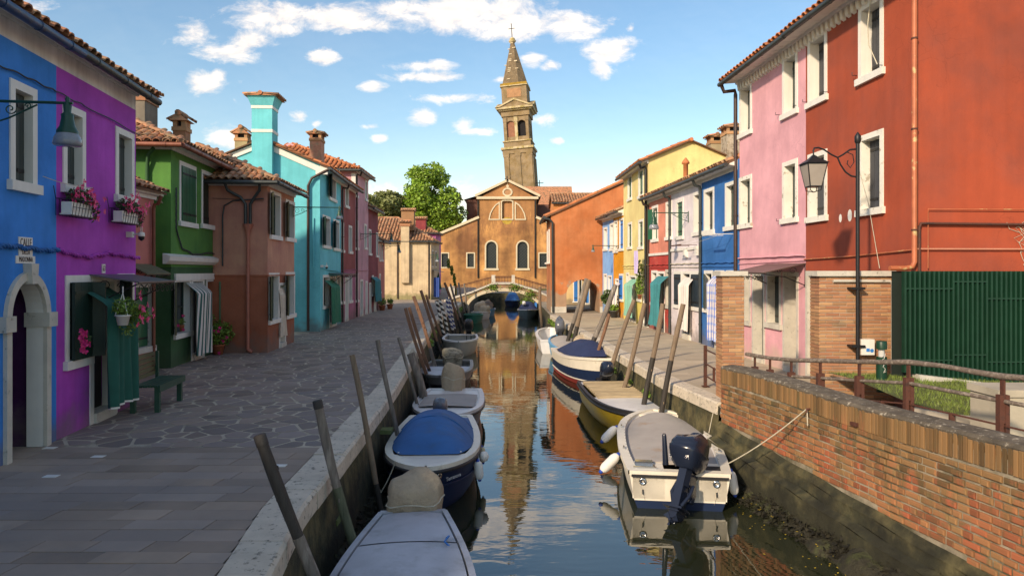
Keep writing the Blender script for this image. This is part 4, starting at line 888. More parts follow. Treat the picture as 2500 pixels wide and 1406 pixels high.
# burnt orange building with the arched passage
ocA = Frame((2.30, 40.3), (7.9, 40.3)); oc = T('arcade_building', 'burnt orange building with one long sloping roof edge and an arched street passage', 'building', (2.30, 40.3, 0), ocA.rz)
b = MB(); ua, _ = ocA.px(1383, 700); ub, _ = ocA.px(1464, 700); zt = 1.95
wall_mesh(b, 0, 5.6, 0, 5.55, [(ua, ub, 0, zt, 'arch', 5.0, 0, (ub-ua)*.44)], [(9, 0)])
b.add([(0, 0, 5.55), (5.6, 0, 5.55), (5.6, 0, 8.0), (4.4, 0, 7.65), (0, 0, 5.75)], [(0, 1, 2, 3, 4)])
wall_mesh(b, 0, 5.6, 0, 5.55, [(ua, ub, 0, zt, 'arch', .01, 0, (ub-ua)*.44)], [(9, 0)], y=5.0)
b.quad((5.6, 0, 0), (5.6, 5, 0), (5.6, 5, 8.0), (5.6, 0, 8.0)); b.add([(0, 5, 5.55), (5.6, 5, 5.55), (5.6, 5, 8.0), (4.4, 5, 7.65), (0, 5, 5.75)], [(0, 1, 2, 3, 4)])
sw = Frame((2.30, 45.3), (2.30, 40.3))
b.quad((0, 5.0, 0), (0, 0, 0), (0, 0, 5.7), (0, 5.0, 5.7)); b.build('wall', poc, oc)
b = MB(); 
for (x0, z0, x1, z1) in ((-.35, 5.58, 4.4, 7.72), (4.4, 7.72, 5.7, 8.10)):
    b.add([(x0, -.12, z0), (x1, -.12, z1), (x1, 5.1, z1), (x0, 5.1, z0), (x0, -.12, z0+.12), (x1, -.12, z1+.12), (x1, 5.1, z1+.12), (x0, 5.1, z0+.12)], [(3,2,1,0),(4,5,6,7),(0,1,5,4),(1,2,6,5),(2,3,7,6),(3,0,4,7)])
ocr = b.build('roof', m_tile_bed, oc)
for i in range(13):
    a = Vector((-.35, -.05, 5.72)).lerp(Vector((4.4, -.05, 7.86)), i/13); e = Vector((-.35, -.05, 5.72)).lerp(Vector((4.4, -.05, 7.86)), (i+1.1)/13); b = MB(); b.tube([a, e], [.10, .085], 8); b.build('tile', m_tile_o, ocr)
tile_plane(ocr, Vector((-.35, 5.1, 5.71)), Vector((-.35, 0, 5.71)), Vector((4.4, 0, 7.85)), Vector((4.4, 5.1, 7.85)), .25, 99, 0, m_tile_o)
b = MB(); b.tube([(-.42, 5.0, 5.62), (-.42, -.15, 5.62)], .09, 10); b.tube([(-.40, -.1, 5.55), (-.1, -.12, 5.5), (.08, -.09, 5.3), (.12, -.09, .05)], .07, 8); b.build('gutter', m_gutter, oc)
for y0 in (1.2, 3.2):
    b = MB(); b.box(-.05, .0, y0, y0+.12, 3.0, 5.0); b.box(-.05, 0, y0+.7, y0+.82, 3.0, 5.0); b.box(-.05, 0, y0+.12, y0+.7, 4.88, 5.0); b.box(-.18, 0, y0-.1, y0+.9, 2.9, 3.0); w_ = b.build('window', m_white, oc)
    b = MB(); b.box(-.03, -.002, y0+.12, y0+.7, 3.0, 4.88); b.build('shutter', m_greensh, w_)
b = MB(); b.box(0, ua-.01, -.05, .0, 0, .35); b.box(ub+.01, 3.4, -.05, 0, 0, .35); b.build('plinth', m_stone, oc, kind='stuff')
# things glimpsed behind: a low yellow house behind the passage, a tiled house over it
rearo = House('house', 'ochre rear house with blue door seen through the arched passage', (3.6, 50.0), (9.0, 50.0), 4, 3.2, [(9, 0)], corn=.1, oh=.1, mats=[plaster('ochre_yellow_plaster', (.55, .40, .20))], tiles=(2, 0), gut='none')
rearo.win((1399, 1412, 676, 738), m_bluesh, 'flat'); rearo.door((1413, 1421, 676, 745), m_greysh); rearo.door((1428, 1440, 676, 745), m_bluesh); rearo.finish()
b2 = House('house', 'orange house whose mossy tile roof rises behind the arched building', (3.65, 60), (8.3, 60), 5, 8.35, [(9, 0)], corn=.15, oh=.25, pitch=.40, mats=[plaster('orange_wall_plaster', (.55, .20, .06))], tiles=(99, 120), ends=(True, True), tstep=.25); b2.finish()
gch = T('rooftop_chimney', 'pale green chimney with tile cap on a roof behind the sky blue house', 'chimney', (8.0, 46, 0)); b = MB(); b.box(-.45, .45, -.4, .4, 0, 8.4); q = b.build('shaft', plaster('pale_green_plaster', (.45, .60, .50)), gch); b = MB(); b.box(-.36, .36, -.3, .3, 8.4, 8.7); b.build('vent', m_brick, gch); cap_tiles(gch, -.6, .6, -.6, .6, 8.7, .6)

# ---------------------------------------------------------------- church
pch = plaster('church_ochre_plaster', (.60, .30, .105), var=.28, vs=.35, streak=.35, col2=(.22, .095, .04), c2s=.22, c2t=(.40, .64), bump=.3, crack=0, ss=.22, topd=(8.5, (.26, .12, .055), 3.5, .6))
m_trim = mat('church_pale_trim', (.56, .48, .34), .8, .1)
m_moss = mat('moss_streak', (.40, .27, .05), .9, .3, 3)
CY = 95.0; chF = Frame((-11.0, CY), (14.0, CY)); ch = T('church', 'old ochre church front with arched windows and blind half round lunette behind the bridge', 'church', (-11, CY, 0), 0)
def cu(px, py): p = AT(px, py, CY); return p.x+11, p.z
xl, _ = cu(1168, 500); xr, _ = cu(1310, 500); _, ze = cu(1239, 484); xp, zp = cu(1239, 444)
b = MB(); ops = []; wins = []
for px0, px1 in ((1187, 1212), (1263, 1288)):
    a, zt_ = cu(px0, 590); c_, zb_ = cu(px1, 655); wins.append((a, c_, zb_, zt_)); ops.append((a, c_, zb_, zt_, 'arch', .35, 1))
na, nzt = cu(1225, 490); nb, nzb = cu(1251, 535); ops.append((na, nb, nzb, nzt, None, .3, 0))
wall_mesh(b, xl, xr, 0, ze, ops, [(99, 0)], y=-.02)
b.add([(xl, -.02, ze), (xr, -.02, ze), (xp, -.02, zp)], [(0, 1, 2)]); b.quad((na, .28, nzb), (nb, .28, nzb), (nb, .28, nzt), (na, .28, nzt))
b.quad((xl, -.02, 0), (xl, 26, 0), (xl, 26, ze), (xl, -.02, ze)); b.quad((xr, -.02, 0), (xr, 26, 0), (xr, 26, ze), (xr, -.02, ze))
_, zl0 = cu(1062, 577); _, zl1 = cu(1168, 533); xa0 = cu(1062, 577)[0]; sl = (zl1-zl0)/(xl-xa0)
sq = []
for px0, px1 in ((1078, 1094), (1141, 1157), (1317, 1335)): a, zt_ = cu(px0, 619); c_, zb_ = cu(px1, 652); sq.append((a, c_, zb_, zt_, None, .3, 1))
zz = zl0-sl*xa0
wall_mesh(b, 0, xl, 0, zz, [o for o in sq if o[1] < xl], [(99, 0)]) if zz > 0 else None
b.add([(0, 0, zz), (xl, 0, zz), (xl, 0, zl1)], [(0, 1, 2)]); wall_mesh(b, xr, 25, 0, zz, [o for o in sq if o[0] > xr], [(99, 0)]); b.add([(xr, 0, zz), (25, 0, zz), (xr, 0, zl1)], [(0, 1, 2)])
b.quad((0, 0, 0), (0, 26, 0), (0, 26, zz), (0, 0, zz)); b.quad((25, 0, 0), (25, 26, 0), (25, 26, zz), (25, 0, zz))
b.build('wall', [pch, m_trim], ch)
m_lead = mat('leaded_glass', (.035, .045, .045), .35, .2, 30)
def lattice(parent, a, c, zb_, zt_, y, arch):
    b = MB(); b.box(a, c, y, y+.03, zb_, zt_); g = b.build('pane', m_lead, parent); b = MB(); st = .42; w = c-a; n = int((zt_-zb_)/st)+int(w/st)+2
    for i in range(-n, n):
        for sg in (1, -1):
            pts = []
            z0 = zb_+i*st; p0 = (a, z0) if sg > 0 else (c, z0); p1 = (c, z0+w) if sg > 0 else (a, z0+w)
            t0 = max(0, (zb_-z0)/w); t1 = min(1, (zt_-z0)/w)
            if t1 <= t0: continue
            L_ = lambda t: (p0[0]+(p1[0]-p0[0])*t, y-.03, p0[1]+(p1[1]-p0[1])*t)
            b.tube([L_(t0), L_(t1)], .022, 4, cap=False)
    b.build('lattice', m_iron, parent)
for (a, c_, zb_, zt_) in wins:
    w_ = arch_band(a, c_, zt_, (c_-a)/2, .20, -.10, -.0, m_trim, ch, z0=zb_, name='window'); b = MB(); b.box(a-.32, c_+.32, -.16, -.021, zb_-.28, zb_); b.build('sill', m_trim, w_); lattice(w_, a, c_, zb_, zt_, .25, True)
for (a, c_, zb_, zt_, *_) in sq:
    b = MB(); w = .16; b.box(a-w, a, -.06, 0, zb_-w, zt_+w); b.box(c_, c_+w, -.06, 0, zb_-w, zt_+w); b.box(a, c_, -.06, 0, zt_, zt_+w); b.box(a, c_, -.06, 0, zb_-w, zb_); w_ = b.build('window', m_trim, ch); lattice(w_, a, c_, zb_, zt_, .22, False)
# lunettes, niche frame
def strip(pts, w, y0, y1, name, m=None, close=False):
    b = MB(); k = len(pts)
    for i in range(k if close else k-1):
        p, q = Vector(pts[i]), Vector(pts[(i+1) % k]); d = (q-p).normalized(); n = Vector((-d.y, d.x))*w/2; p = p-d*w*.4; q = q+d*w*.4; yy = y0-.003*(i % 2)
        b.add([(p.x-n.x, yy, p.y-n.y), (q.x-n.x, yy, q.y-n.y), (q.x+n.x, yy, q.y+n.y), (p.x+n.x, yy, p.y+n.y), (p.x-n.x, y1, p.y-n.y), (q.x-n.x, y1, q.y-n.y), (q.x+n.x, y1, q.y+n.y), (p.x+n.x, y1, p.y+n.y)], [(0,1,2,3),(0,4,5,1),(1,5,6,2),(2,6,7,3),(3,7,4,0)])
    return b.build(name, m or m_trim, ch)
for pl in ([(1194, 536), (1197, 522), (1203, 510), (1210, 501), (1219, 494.5), (1219, 536)], [(1283, 536), (1280, 522), (1274, 510), (1267, 501), (1258, 494.5), (1258, 536)]): strip([cu(*p) for p in pl], .16, -.12, -.021, 'lunette_frame', close=True)
strip([cu(*p) for p in ((1224, 536), (1224, 492), (1230, 489.5), (1246, 489.5), (1252, 492), (1252, 536))], .18, -.14, -.021, 'niche_frame', close=True)
x0, z0 = cu(1238, 541); b = MB(); b.lathe([(.01, 0), (.9, 0)], 16, M=Matrix.Translation((x0, -.024, z0+.1)) @ Matrix.Rotation(pi/2, 4, 'X') @ Matrix.Diagonal((.75, .55, 1, 1))); b.build('moss_patch', m_moss, ch)
a = [cu(1239+10.5*cos(t*pi/8), 469.5-9*sin(t*pi/8)) for t in range(16)]; strip(a, .22, -.12, -.021, 'oculus_frame', close=True)
x0, z0 = cu(1239, 469.5); b = MB(); b.lathe([(.01, 0), (.5, 0)], 16, M=Matrix.Translation((x0, -.03, z0)) @ Matrix.Rotation(pi/2, 4, 'X')); b.build('oculus_pane', m_brick, ch)
x0, z0 = cu(1239, 455); b = MB(); b.lathe([(.01, 0), (.2, 0)], 12, M=Matrix.Translation((x0, -.05, z0)) @ Matrix.Rotation(pi/2, 4, 'X')); b.box(x0-.05, x0+.05, -.06, -.021, z0+.1, z0+.5); b.build('medallion', m_trim, ch, kind='stuff')
strip([(xl-.1, ze+.02), (xr+.1, ze+.02)], .35, -.35, -.021, 'cornice'); strip([(xl-.35, ze+.35), (xp, zp+.18)], .32, -.40, .0, 'raking_cornice'); strip([(xp, zp+.18), (xr+.35, ze+.35)], .32, -.40, 0, 'raking_cornice')
strip([(xa0-.5, zl0-.5*sl+.1), (xl-.05, zl1+.1)], .34, -.25, .0, 'raking_cornice'); strip([(xr+.05, zl1+.1), (xr+7, zl1-7*sl+.1)], .34, -.25, 0, 'raking_cornice')
for px in (1167.3, 1306.5): u, _ = cu(px, 600); b = MB(); b.tube([(u, -.15, 1.5 if px < 1200 else 1.5), (u, -.15, ze-.3)], .10, 6); b.build('downpipe', m_iron, ch)
b = MB(); up = .3
b.add([(xl-.5, -.4, ze+.05), (xp, -.4, zp+.36), (xp, 26, zp+.36), (xl-.5, 26, ze+.05), (xr+.5, -.4, ze+.05), (xr+.5, 26, ze+.05)], [(0, 1, 2, 3), (1, 4, 5, 2)])
b.add([(-.3, -.2, zz-.1), (xl, -.2, zl1+.28), (xl, 26, zl1+.28), (-.3, 26, zz-.1)], [(0, 1, 2, 3)]); b.add([(26, -.2, zz-.3), (xr, -.2, zl1+.28), (xr, 26, zl1+.28), (26, 26, zz-.3)], [(0, 3, 2, 1)]); r_ = b.build('roof', m_tile_bed, ch)
tile_plane(r_, Vector((xr+.5, -.4, ze+.1)), Vector((xr+.5, 26, ze+.1)), Vector((xp, 26, zp+.40)), Vector((xp, -.4, zp+.40)), .5, 99, 0, m_tile)
# side block up on the left and a dark wall on the right
b = MB(); p0 = AT(1139, 545, 108); p1 = AT(1175, 488, 108); b.box(p0.x+11, p1.x+13, 13, 22, 0, p1.z); b.box(p0.x+10.9, p1.x+13, 12.9, 22, p1.z-.5, p1.z-.1); b.add([(p0.x+10.6, 12.7, p1.z), (p1.x+14, 12.7, p1.z+1.7), (p1.x+14, 23, p1.z+1.7), (p0.x+10.6, 23, p1.z)], [(0, 1, 2, 3)]); b.build('side_block', plaster('dark_church_plaster', (.17, .07, .045)), ch)
b = MB(); p0 = AT(1311, 545, 100); p1 = AT(1362, 495, 100); b.box(xr+.01, p1.x+11, 4.9, 18, 0, ze-.4); b.build('side_block', plaster('brown_church_plaster', (.13, .06, .045)), ch)
b = MB(); p1 = AT(1360, 466, 118); b.add([(14.5, 12, ze-.3), (p1.x+13, 12, ze-.3), (p1.x+13, 17, p1.z), (13, 17, p1.z), (14.5, 25, ze-.3), (p1.x+13, 25, ze-.3)], [(0, 1, 2, 3), (3, 2, 5, 4)]); b.build('side_roof', m_tile, ch)
b = MB(); x0, z0 = cu(1238, 430); b.tube([(x0, 0, zp+.3), (x0, 0, z0)], .08, 6); b.tube([(x0-.35, 0, z0-.4), (x0+.35, 0, z0-.4)], .05, 6); b.build('cross', m_iron, ch)
x0 = AT(1317, 440, 118); vane = b = MB(); b.tube([(x0.x+11, 23, 14), (x0.x+11, 23, AT(1317, 440, 118).z)], .07, 6); b.tube([(x0.x+10.3, 23, x0.z-.5), (x0.x+11.7, 23, x0.z-.5)], .06, 6); b.box(x0.x+10.2, x0.x+10.9, 22.97, 23.03, x0.z-1.5, x0.z-1.0); b.build('weather_vane', m_iron, ch)

# ---------------------------------------------------------------- leaning bell tower
m_tw = mat('tower_brick', (.27, .20, .12), .9, .22, .8, .8, 6, col2=(.22, .155, .075), c2s=.9, c2t=(.45, .6), bd=.05)
m_twl = mat('tower_stone_trim', (.48, .40, .25), .9, .2, 1.5, .6, 8, col2=(.30, .24, .08), c2s=1.2)
m_sp = mat('spire_brick', (.17, .125, .075), .9, .3, 1.2, .8, 6, col2=(.27, .22, .15), c2s=2.5, c2t=(.58, .66), bd=.05)
m_lic = mat('yellow_lichen', (.30, .19, .03), .9, .3, 2)
TB = Vector((3.0, 127, 0)); tw = T('bell_tower', 'leaning brick bell tower with pointed spire behind the church', 'bell tower', TB, radians(-9)); tw.rotation_euler = (0, -radians(3.75), radians(-9))
W = 2.62
b = MB(); b.box(-W, W, -W, W, 0, 24.4); b.build('shaft', m_tw, tw)
for sx in (-1, 0, 1):
    b = MB(); x = sx*(W-.48); b.box(x-.46, x+.46, -W-.16, -W, 0, 23.8); b.box(x-.55, x+.55, -W-.22, -W, 23.8, 24.4); b.build('pilaster', m_tw, tw)
    b = MB(); b.box(W, W+.16, x-.46, x+.46, 0, 23.8); b.build('pilaster', m_tw, tw)
for (r, z0, z1, m) in ((W+.15, 24.4, 25.3, m_tw), (W+.40, 25.3, 25.75, m_twl), (W-.15, 25.75, 26.9, m_tw), (W+.05, 26.9, 27.1, m_twl)): b = MB(); b.box(-r, r, -r, r, z0, z1); b.build('band_course', m, tw)
# belfry with paired arches
b = MB(); r = W-.25; ops = [(-1.75, -.32, 27.9, 31.2, 'arch', .6, 0), (.32, 1.75, 27.9, 31.2, 'arch', .6, 0)]
for q in range(4):
    t = MB(); wall_mesh(t, -r, r, 27.1, 32.1, ops, [(99, 0)], y=-r); Mq = Matrix.Rotation(q*pi/2, 4, 'Z'); t.v = [tuple(Mq @ Vector(p)) for p in t.v]; b.add(t.v, t.f)
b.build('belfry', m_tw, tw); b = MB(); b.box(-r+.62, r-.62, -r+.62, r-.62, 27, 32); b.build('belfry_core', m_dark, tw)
b = MB(); b.box(-1.75, -.32, -r+.3, -r+.4, 27.9, 31.2); b.build('blocked_arch', mat('red_infill', (.28, .13, .08), .9, .2), tw)
for sx in (-1, 0, 1):
    b = MB(); x = sx*(W-.6); b.box(x-.26, x+.26, -r-.15, -r, 27.1, 31.0); b.box(x-.36, x+.36, -r-.22, -r, 31.0, 31.9); b.build('pilaster', m_twl if sx == 0 else m_tw, tw)
for (r2, z0, z1, m) in ((W+.0, 32.1, 33.2, m_tw), (W+.35, 33.2, 33.5, m_twl), (W+.75, 33.5, 33.9, m_twl)): b = MB(); b.box(-r2, r2, -r2, r2, z0, z1); b.build('band_course', m, tw)
for q in range(4):
    b = MB(); r2 = W+.75; y0 = -r2
    b.add([(-r2, y0, 33.9), (r2, y0, 33.9), (0, y0, 35.5), (-r2, y0+1.0, 33.9), (r2, y0+1.0, 33.9), (0, y0+1.0, 35.5)], [(0, 1, 2), (0, 2, 5, 3), (1, 4, 5, 2)])
    t = MB(); 
    for sx in (-1, 1): t.add([(sx*r2, y0-.2, 33.9), (0, y0-.2, 35.5), (0, y0-.2, 35.15), (sx*(r2-.7), y0-.2, 33.9), (sx*r2, y0, 33.9), (0, y0, 35.5), (0, y0, 35.15), (sx*(r2-.7), y0, 33.9)], [(0, 1, 2, 3), (0, 1, 5, 4), (3, 2, 6, 7)])
    Mq = Matrix.Rotation(q*pi/2, 4, 'Z'); b.v = [tuple(Mq @ Vector(p)) for p in b.v]; p_ = b.build('pediment', m_tw, tw); t.v = [tuple(Mq @ Vector(p)) for p in t.v]; t.build('pediment_trim', m_twl, p_)
r = 2.32; b = MB(); b.box(-r, r, -r, r, 33.9, 38.3); b.build('drum', m_tw, tw)
b = MB(); b.box(-1.3, 1.3, -r-.06, -r, 36.0, 37.8); b.build('drum_panel', mat('panel_brick', (.38, .21, .11), .9, .2), tw)
b = MB(); b.box(-r-.22, r+.22, -r-.22, r+.22, 38.3, 38.5); b.build('band_course', m_twl, tw); b = MB(); b.box(-r-.15, r+.15, -r-.15, r+.15, 38.5, 38.95); b.build('lichen_ledge', m_lic, tw)
b = MB(); n = 8; pr = [(2.45, 38.95), (.28, 47.0)]
vs = [(rr_*cos(2*pi*(j+.5)/n)*1.03, rr_*sin(2*pi*(j+.5)/n)*1.03, z) for rr_, z in pr for j in range(n)]; b.add(vs, [(j, (j+1) % n, n+(j+1) % n, n+j) for j in range(n)]); b.build('spire', m_sp, tw)
for i in range(14):      # pale stones on the arrises
    t = .08+.88*R.random(); j = R.choice((4, 5, 6, 5, 6)); rr_ = 2.45+(.28-2.45)*t; a = 2*pi*(j+.5)/8; b = MB(); b.box(-.28, .28, -.10, .06, 38.95+8.05*t-.07, 38.95+8.05*t+.07, M=Matrix.Translation((rr_*cos(a)*1.03, rr_*sin(a)*1.03, 0))); b.build('pale_stone', m_trim, tw)
b = MB(); b.lathe([(.01, 46.6), (.45, 46.7), (.72, 47.0), (.45, 47.4), (.5, 47.5), (.01, 47.8)], 12); b.build('finial', m_twl, tw)
b = MB(); b.tube([(0, 0, 47.7), (0, 0, 50.2)], .07, 6); b.tube([(-.6, 0, 49.3), (.6, 0, 49.3)], .06, 6); b.build('cross', m_iron, tw)

def tz(z): return z*.985 if z < 24 else (23.64+(z-24)*.895 if z < 38.95 else 37.02+(z-38.95)*1.04)
for o_ in list(tw.children)+[g_ for c_ in tw.children for g_ in c_.children]:
    for v_ in o_.data.vertices: v_.co.z = tz(v_.co.z)
# ---------------------------------------------------------------- trees
def tree(name, label, base, h, cr, crz, n, m, trunk_r, seed, clumps=60, leaf=.28):
    rr = random.Random(seed); t = T(name, label, 'tree', base); zc = h-crz
    b = MB(); b.tube([(0, 0, 0), (.1, 0, zc*.5), (0, .1, zc), (.1, 0, zc+crz*.5)], [trunk_r, trunk_r*.8, trunk_r*.6, .06], 8)
    b.build('trunk', m_bark, t); cl = []
    for i in range(clumps):
        while 1:
            p = Vector((rr.uniform(-1, 1), rr.uniform(-1, 1), rr.uniform(-1, 1)))
            if .25 < p.length < 1: break
        p = p*(.55+.45*rr.random()) if p.length < .6 else p
        w = 1-.22*max(0, p.z)
        c = Vector((p.x*cr*.86*w, p.y*cr*.86*w, zc+p.z*crz*.88)); cl.append((c, rr.uniform(.16, .30)*cr))
    bb = MB()
    for c, r_ in cl[::2]:
        a = Vector((0, 0, zc-crz*.5+rr.uniform(0, crz*.6))); bb.tube([a, a.lerp(c, .5)+Vector((0, 0, -.2)), c], [trunk_r*.35, trunk_r*.2, .03], 5)
    bb.build('limbs', m_bark, t, kind='stuff'); b = MB()
    for i in range(n):
        c, r_ = cl[i % len(cl)]; d = Vector((rr.gauss(0, 1), rr.gauss(0, 1), rr.gauss(0, 1))).normalized()*r_*(.55+.5*rr.random()); d.z *= .75; p = c+d
        s = leaf*rr.uniform(.6, 1.3); a = Vector((rr.gauss(0, 1), rr.gauss(0, 1), rr.gauss(0, 1)*.6)).normalized(); q = a.cross(Vector((rr.gauss(0, 1), rr.gauss(0, 1), rr.gauss(0, 1)))).normalized()
        b.add([p-a*s, p+q*s*.55, p+a*s, p-q*s*.55], [(0, 1, 2, 3)])
    b.build('crown', m, t)
    return t
m_tree = mat('bright_tree_leaves', (.15, .28, .03), .5, .3, .6, 0, rnd=.45, hue=.6, hv=(.27, .38, .05)); m_tree2 = mat('olive_tree_leaves', (.17, .20, .07), .6, .3, .6, 0, rnd=.4, hue=.5, hv=(.20, .22, .08))  # yellow-green and olive leaves, tone mixed at random per leaf
p = AT(1044, 500, 104); tree('broadleaf_tree', 'large bright green tree rising between the cream house and the church', (p.x, 104, 0), 19.4, 5.9, 6.8, 26000, m_tree, .4, 1, 95, .25)
for px, y, h_, sd, lab in ((918, 100, 15.0, 2, 'olive green tree behind the maroon house'), (962, 106, 15.6, 3, 'olive green tree next to the large bright green tree')):
    p = AT(px, 500, y); tree('broadleaf_tree', lab, (p.x, y, 0), h_, 4.0, 3.6, 12000, m_tree2, .25, sd, 45, .26)

# ---------------------------------------------------------------- bridge
BY = 55.6; BD = 2.2; br = T('footbridge', 'small arched stone and brick footbridge with iron railing across the canal', 'bridge', (-.82, BY, 0))
def bx(px, py): p = AT(px, py, BY); return p.x+.82, p.z
ax0, _ = bx(1143, 740); ax1, _ = bx(1314, 740); cx_ = (ax0+ax1)/2; hw = (ax1-ax0)/2; crown = bx(1228, 711)[1]; zs = -.55
def arcp(k, e=0.0): 
    a = pi*k; return (cx_-(hw+e)*cos(a), zs+(crown-zs+e)*sin(a))
tl, tzl = bx(1108, 735); tr, tzr = bx(1345, 722); top = [(-3.9+.82-1.6, -.02), (bx(1150, 718)[0], bx(1150, 716)[1]), (bx(1204, 692)[0], bx(1204, 694)[1]), (bx(1253, 692)[0], bx(1253, 694)[1]), (bx(1310, 712)[0], bx(1310, 712)[1]), (2.3+.82+1.4, .0)]
def topz(x):
    for (x0, z0), (x1, z1) in zip(top[:-1], top[1:]):
        if x0 <= x <= x1: return z0+(z1-z0)*(x-x0)/(x1-x0)
    return 0
b = MB(); n = 28
for yy in (0, BD):
    for i in range(n):
        a, c_ = arcp(i/n, .0), arcp((i+1)/n, .0); b.quad((a[0], yy, a[1]), (c_[0], yy, c_[1]), (c_[0], yy, max(topz(c_[0]), c_[1]+.05)), (a[0], yy, max(topz(a[0]), a[1]+.05)))
    for (x0, x1) in ((top[0][0], ax0), (ax1, top[-1][0])):
        m_ = 6
        for i in range(m_):
            a, c_ = x0+(x1-x0)*i/m_, x0+(x1-x0)*(i+1)/m_; b.quad((a, yy, -1.6), (c_, yy, -1.6), (c_, yy, topz(c_)), (a, yy, topz(a)))
for i in range(n): a, c_ = arcp(i/n), arcp((i+1)/n); b.quad((a[0], 0, a[1]), (a[0], BD, a[1]), (c_[0], BD, c_[1]), (c_[0], 0, c_[1]), 1)
for x in (ax0, ax1): b.quad((x, 0, -1.6), (x, BD, -1.6), (x, BD, zs), (x, 0, zs), 1)
b.build('spandrel', [mat('bridge_brick', (.33, .20, .12), .9, .3, 3, .6, 20, col2=(.16, .15, .08), c2s=1.5), m_stone], br)
b = MB(); 
for i in range(n):
    a, c_, d, e = arcp(i/n, -.003), arcp((i+1)/n, -.003), arcp((i+1)/n, .26), arcp(i/n, .26); g_ = .0
    b.add([(a[0], -.06, a[1]), (c_[0], -.06, c_[1]), (d[0], -.06, d[1]), (e[0], -.06, e[1]), (a[0], .02, a[1]), (c_[0], .02, c_[1]), (d[0], .02, d[1]), (e[0], .02, e[1])], [(0, 1, 2, 3), (0, 4, 5, 1), (2, 6, 7, 3)])
b.build('arch_ring', m_trim, br)
for (p0, p1) in zip(top[:-1], top[1:]):
    b = MB(); b.add([(p0[0], -.10, p0[1]), (p1[0], -.10, p1[1]), (p1[0], BD+.1, p1[1]), (p0[0], BD+.1, p0[1]), (p0[0], -.10, p0[1]+.14), (p1[0], -.10, p1[1]+.14), (p1[0], BD+.1, p1[1]+.14), (p0[0], BD+.1, p0[1]+.14)], [(3,2,1,0),(4,5,6,7),(0,1,5,4),(1,2,6,5),(2,3,7,6),(3,0,4,7)]); b.build('coping', m_stone, br)
for yy in (.08, BD-.12):
    rl = [(top[0][0]+.5, topz(top[0][0]+.5)+.95), (top[2][0], top[2][1]+.62), (top[3][0], top[3][1]+.62), (top[-1][0]-.4, topz(top[-1][0]-.4)+.95)]
    for k in range(3):
        (x0, z0), (x1, z1) = rl[k], rl[k+1]; b = MB(); b.tube([(x0, yy, z0), (x1, yy, z1)], .03, 6); b.tube([(x0, yy, z0-.10), (x1, yy, z1-.10)], .015, 5); n_ = int((x1-x0)/.22)
        for i in range(n_+1): x = x0+(x1-x0)*i/n_; b.tube([(x, yy, topz(x)+.12), (x, yy, z0+(z1-z0)*i/n_)], .013, 4, cap=False)
        b.build('railing', m_rust, br)
    for k in (1, 2): x, z = rl[k]; b = MB(); b.box(x-.13, x+.13, yy-.13, yy+.13, topz(x), z+.12); b.build('pillar', m_stone, br)
    for x in (rl[0][0], rl[3][0]): b = MB(); b.box(x-.16, x+.16, yy-.16, yy+.16, -.05, topz(x)+1.05); b.build('pillar', m_stone, br)
b = MB()
for x, z in (bx(1202, 702), bx(1257, 702), bx(1297, 718), bx(1285, 735)):
    for i in range(140):
        p_ = Vector((x+R.gauss(0, .28), -.1-R.random()*.15, z+R.gauss(0, .16))); s = R.uniform(.05, .11); a = Vector((R.uniform(-1, 1), R.uniform(-1, 1), R.uniform(-1, 1))).normalized()*s; c_ = a.orthogonal().normalized()*s*.5; b.add([p_-a, p_+c_, p_+a, p_-c_], [(0, 1, 2, 3)])
b.build('weeds', m_leaf, br, kind='stuff')
# lawn strip in front of the church
b = MB(); b.add([(-30, 88, -.01), (20, 88, -.01), (20, 94.9, -.01), (-30, 94.9, -.01)], [(0, 1, 2, 3)]); b.build('lawn', mat('lawn_green', (.09, .12, .03), .9, .3, 2), kind='structure')
b = MB(); b.box(-25, -4.2, 79, 79.4, 0, .55); w_ = b.build('garden_wall', m_stone); w_['label'] = 'low stone garden wall in front of the church lawn'; w_['category'] = 'wall'

b = MB()      # dry creeper on the blank red wall
for k in range(7):
    x, z = 9.1-6.999+R.uniform(-.6, .5), 2.5; p = Vector((LR+.012, 2.0+k*.13, 2.5)); pts = [p]
    for i in range(9): p = p+Vector((0, R.gauss(-.03, .06), R.uniform(.05, .12))); pts.append(Vector(p))
    b.tube(pts, .005, 4)
    for i in (3, 5, 7): q = pts[i]; b.tube([q, q+Vector((0, R.gauss(0, .1), .08)), q+Vector((0, R.gauss(0, .16), .2))], .003, 4)
b.build('dry_creeper', m_rope, redh.o, kind='stuff')
# ---------------------------------------------------------------- right foreground: brick parapet, railing, pillars, grille
PA = Frame((3.83, 12.55), (5.30, 5.10)); m_parc = mat('lichened_coping', (.115, .095, .07), .9, .4, 5, 1.0, 25, col2=(.36, .32, .25), c2s=15, c2t=(.56, .64), bd=.02)
par = T('brick_parapet', 'long weathered brick parapet with lichened top along the canal', 'wall', (3.83, 12.55, 0), PA.rz)
ptop = lambda u: .70+.02*sin(u*1.3); pbot = lambda u: -.30-.065*u
b = MB(); b.quad((0, .022, -1.0), (PA.L, .022, -1.0), (PA.L, .022, .56), (0, .022, .56)); b.quad((0, .44, .6), (PA.L, .44, .6), (PA.L, .44, -.3), (0, .44, -.3))
b.quad((0, .44, -1), (0, .0221, -1), (0, .0221, .6), (0, .44, .6)); b.build('mortar', mat('parapet_mortar', (.30, .26, .195), .95, .25, 4, .7, 40, col2=(.10, .095, .06), c2s=1.5, c2t=(.45, .6)), par)
n = 40; b = MB()
pr = lambda u: [(u, .004, ptop(u)-.022), (u, .04, ptop(u)+.012), (u, .25, ptop(u)+.03), (u, .45, ptop(u)), (u, .45, ptop(u)-.14), (u, .03, ptop(u)-.12)]
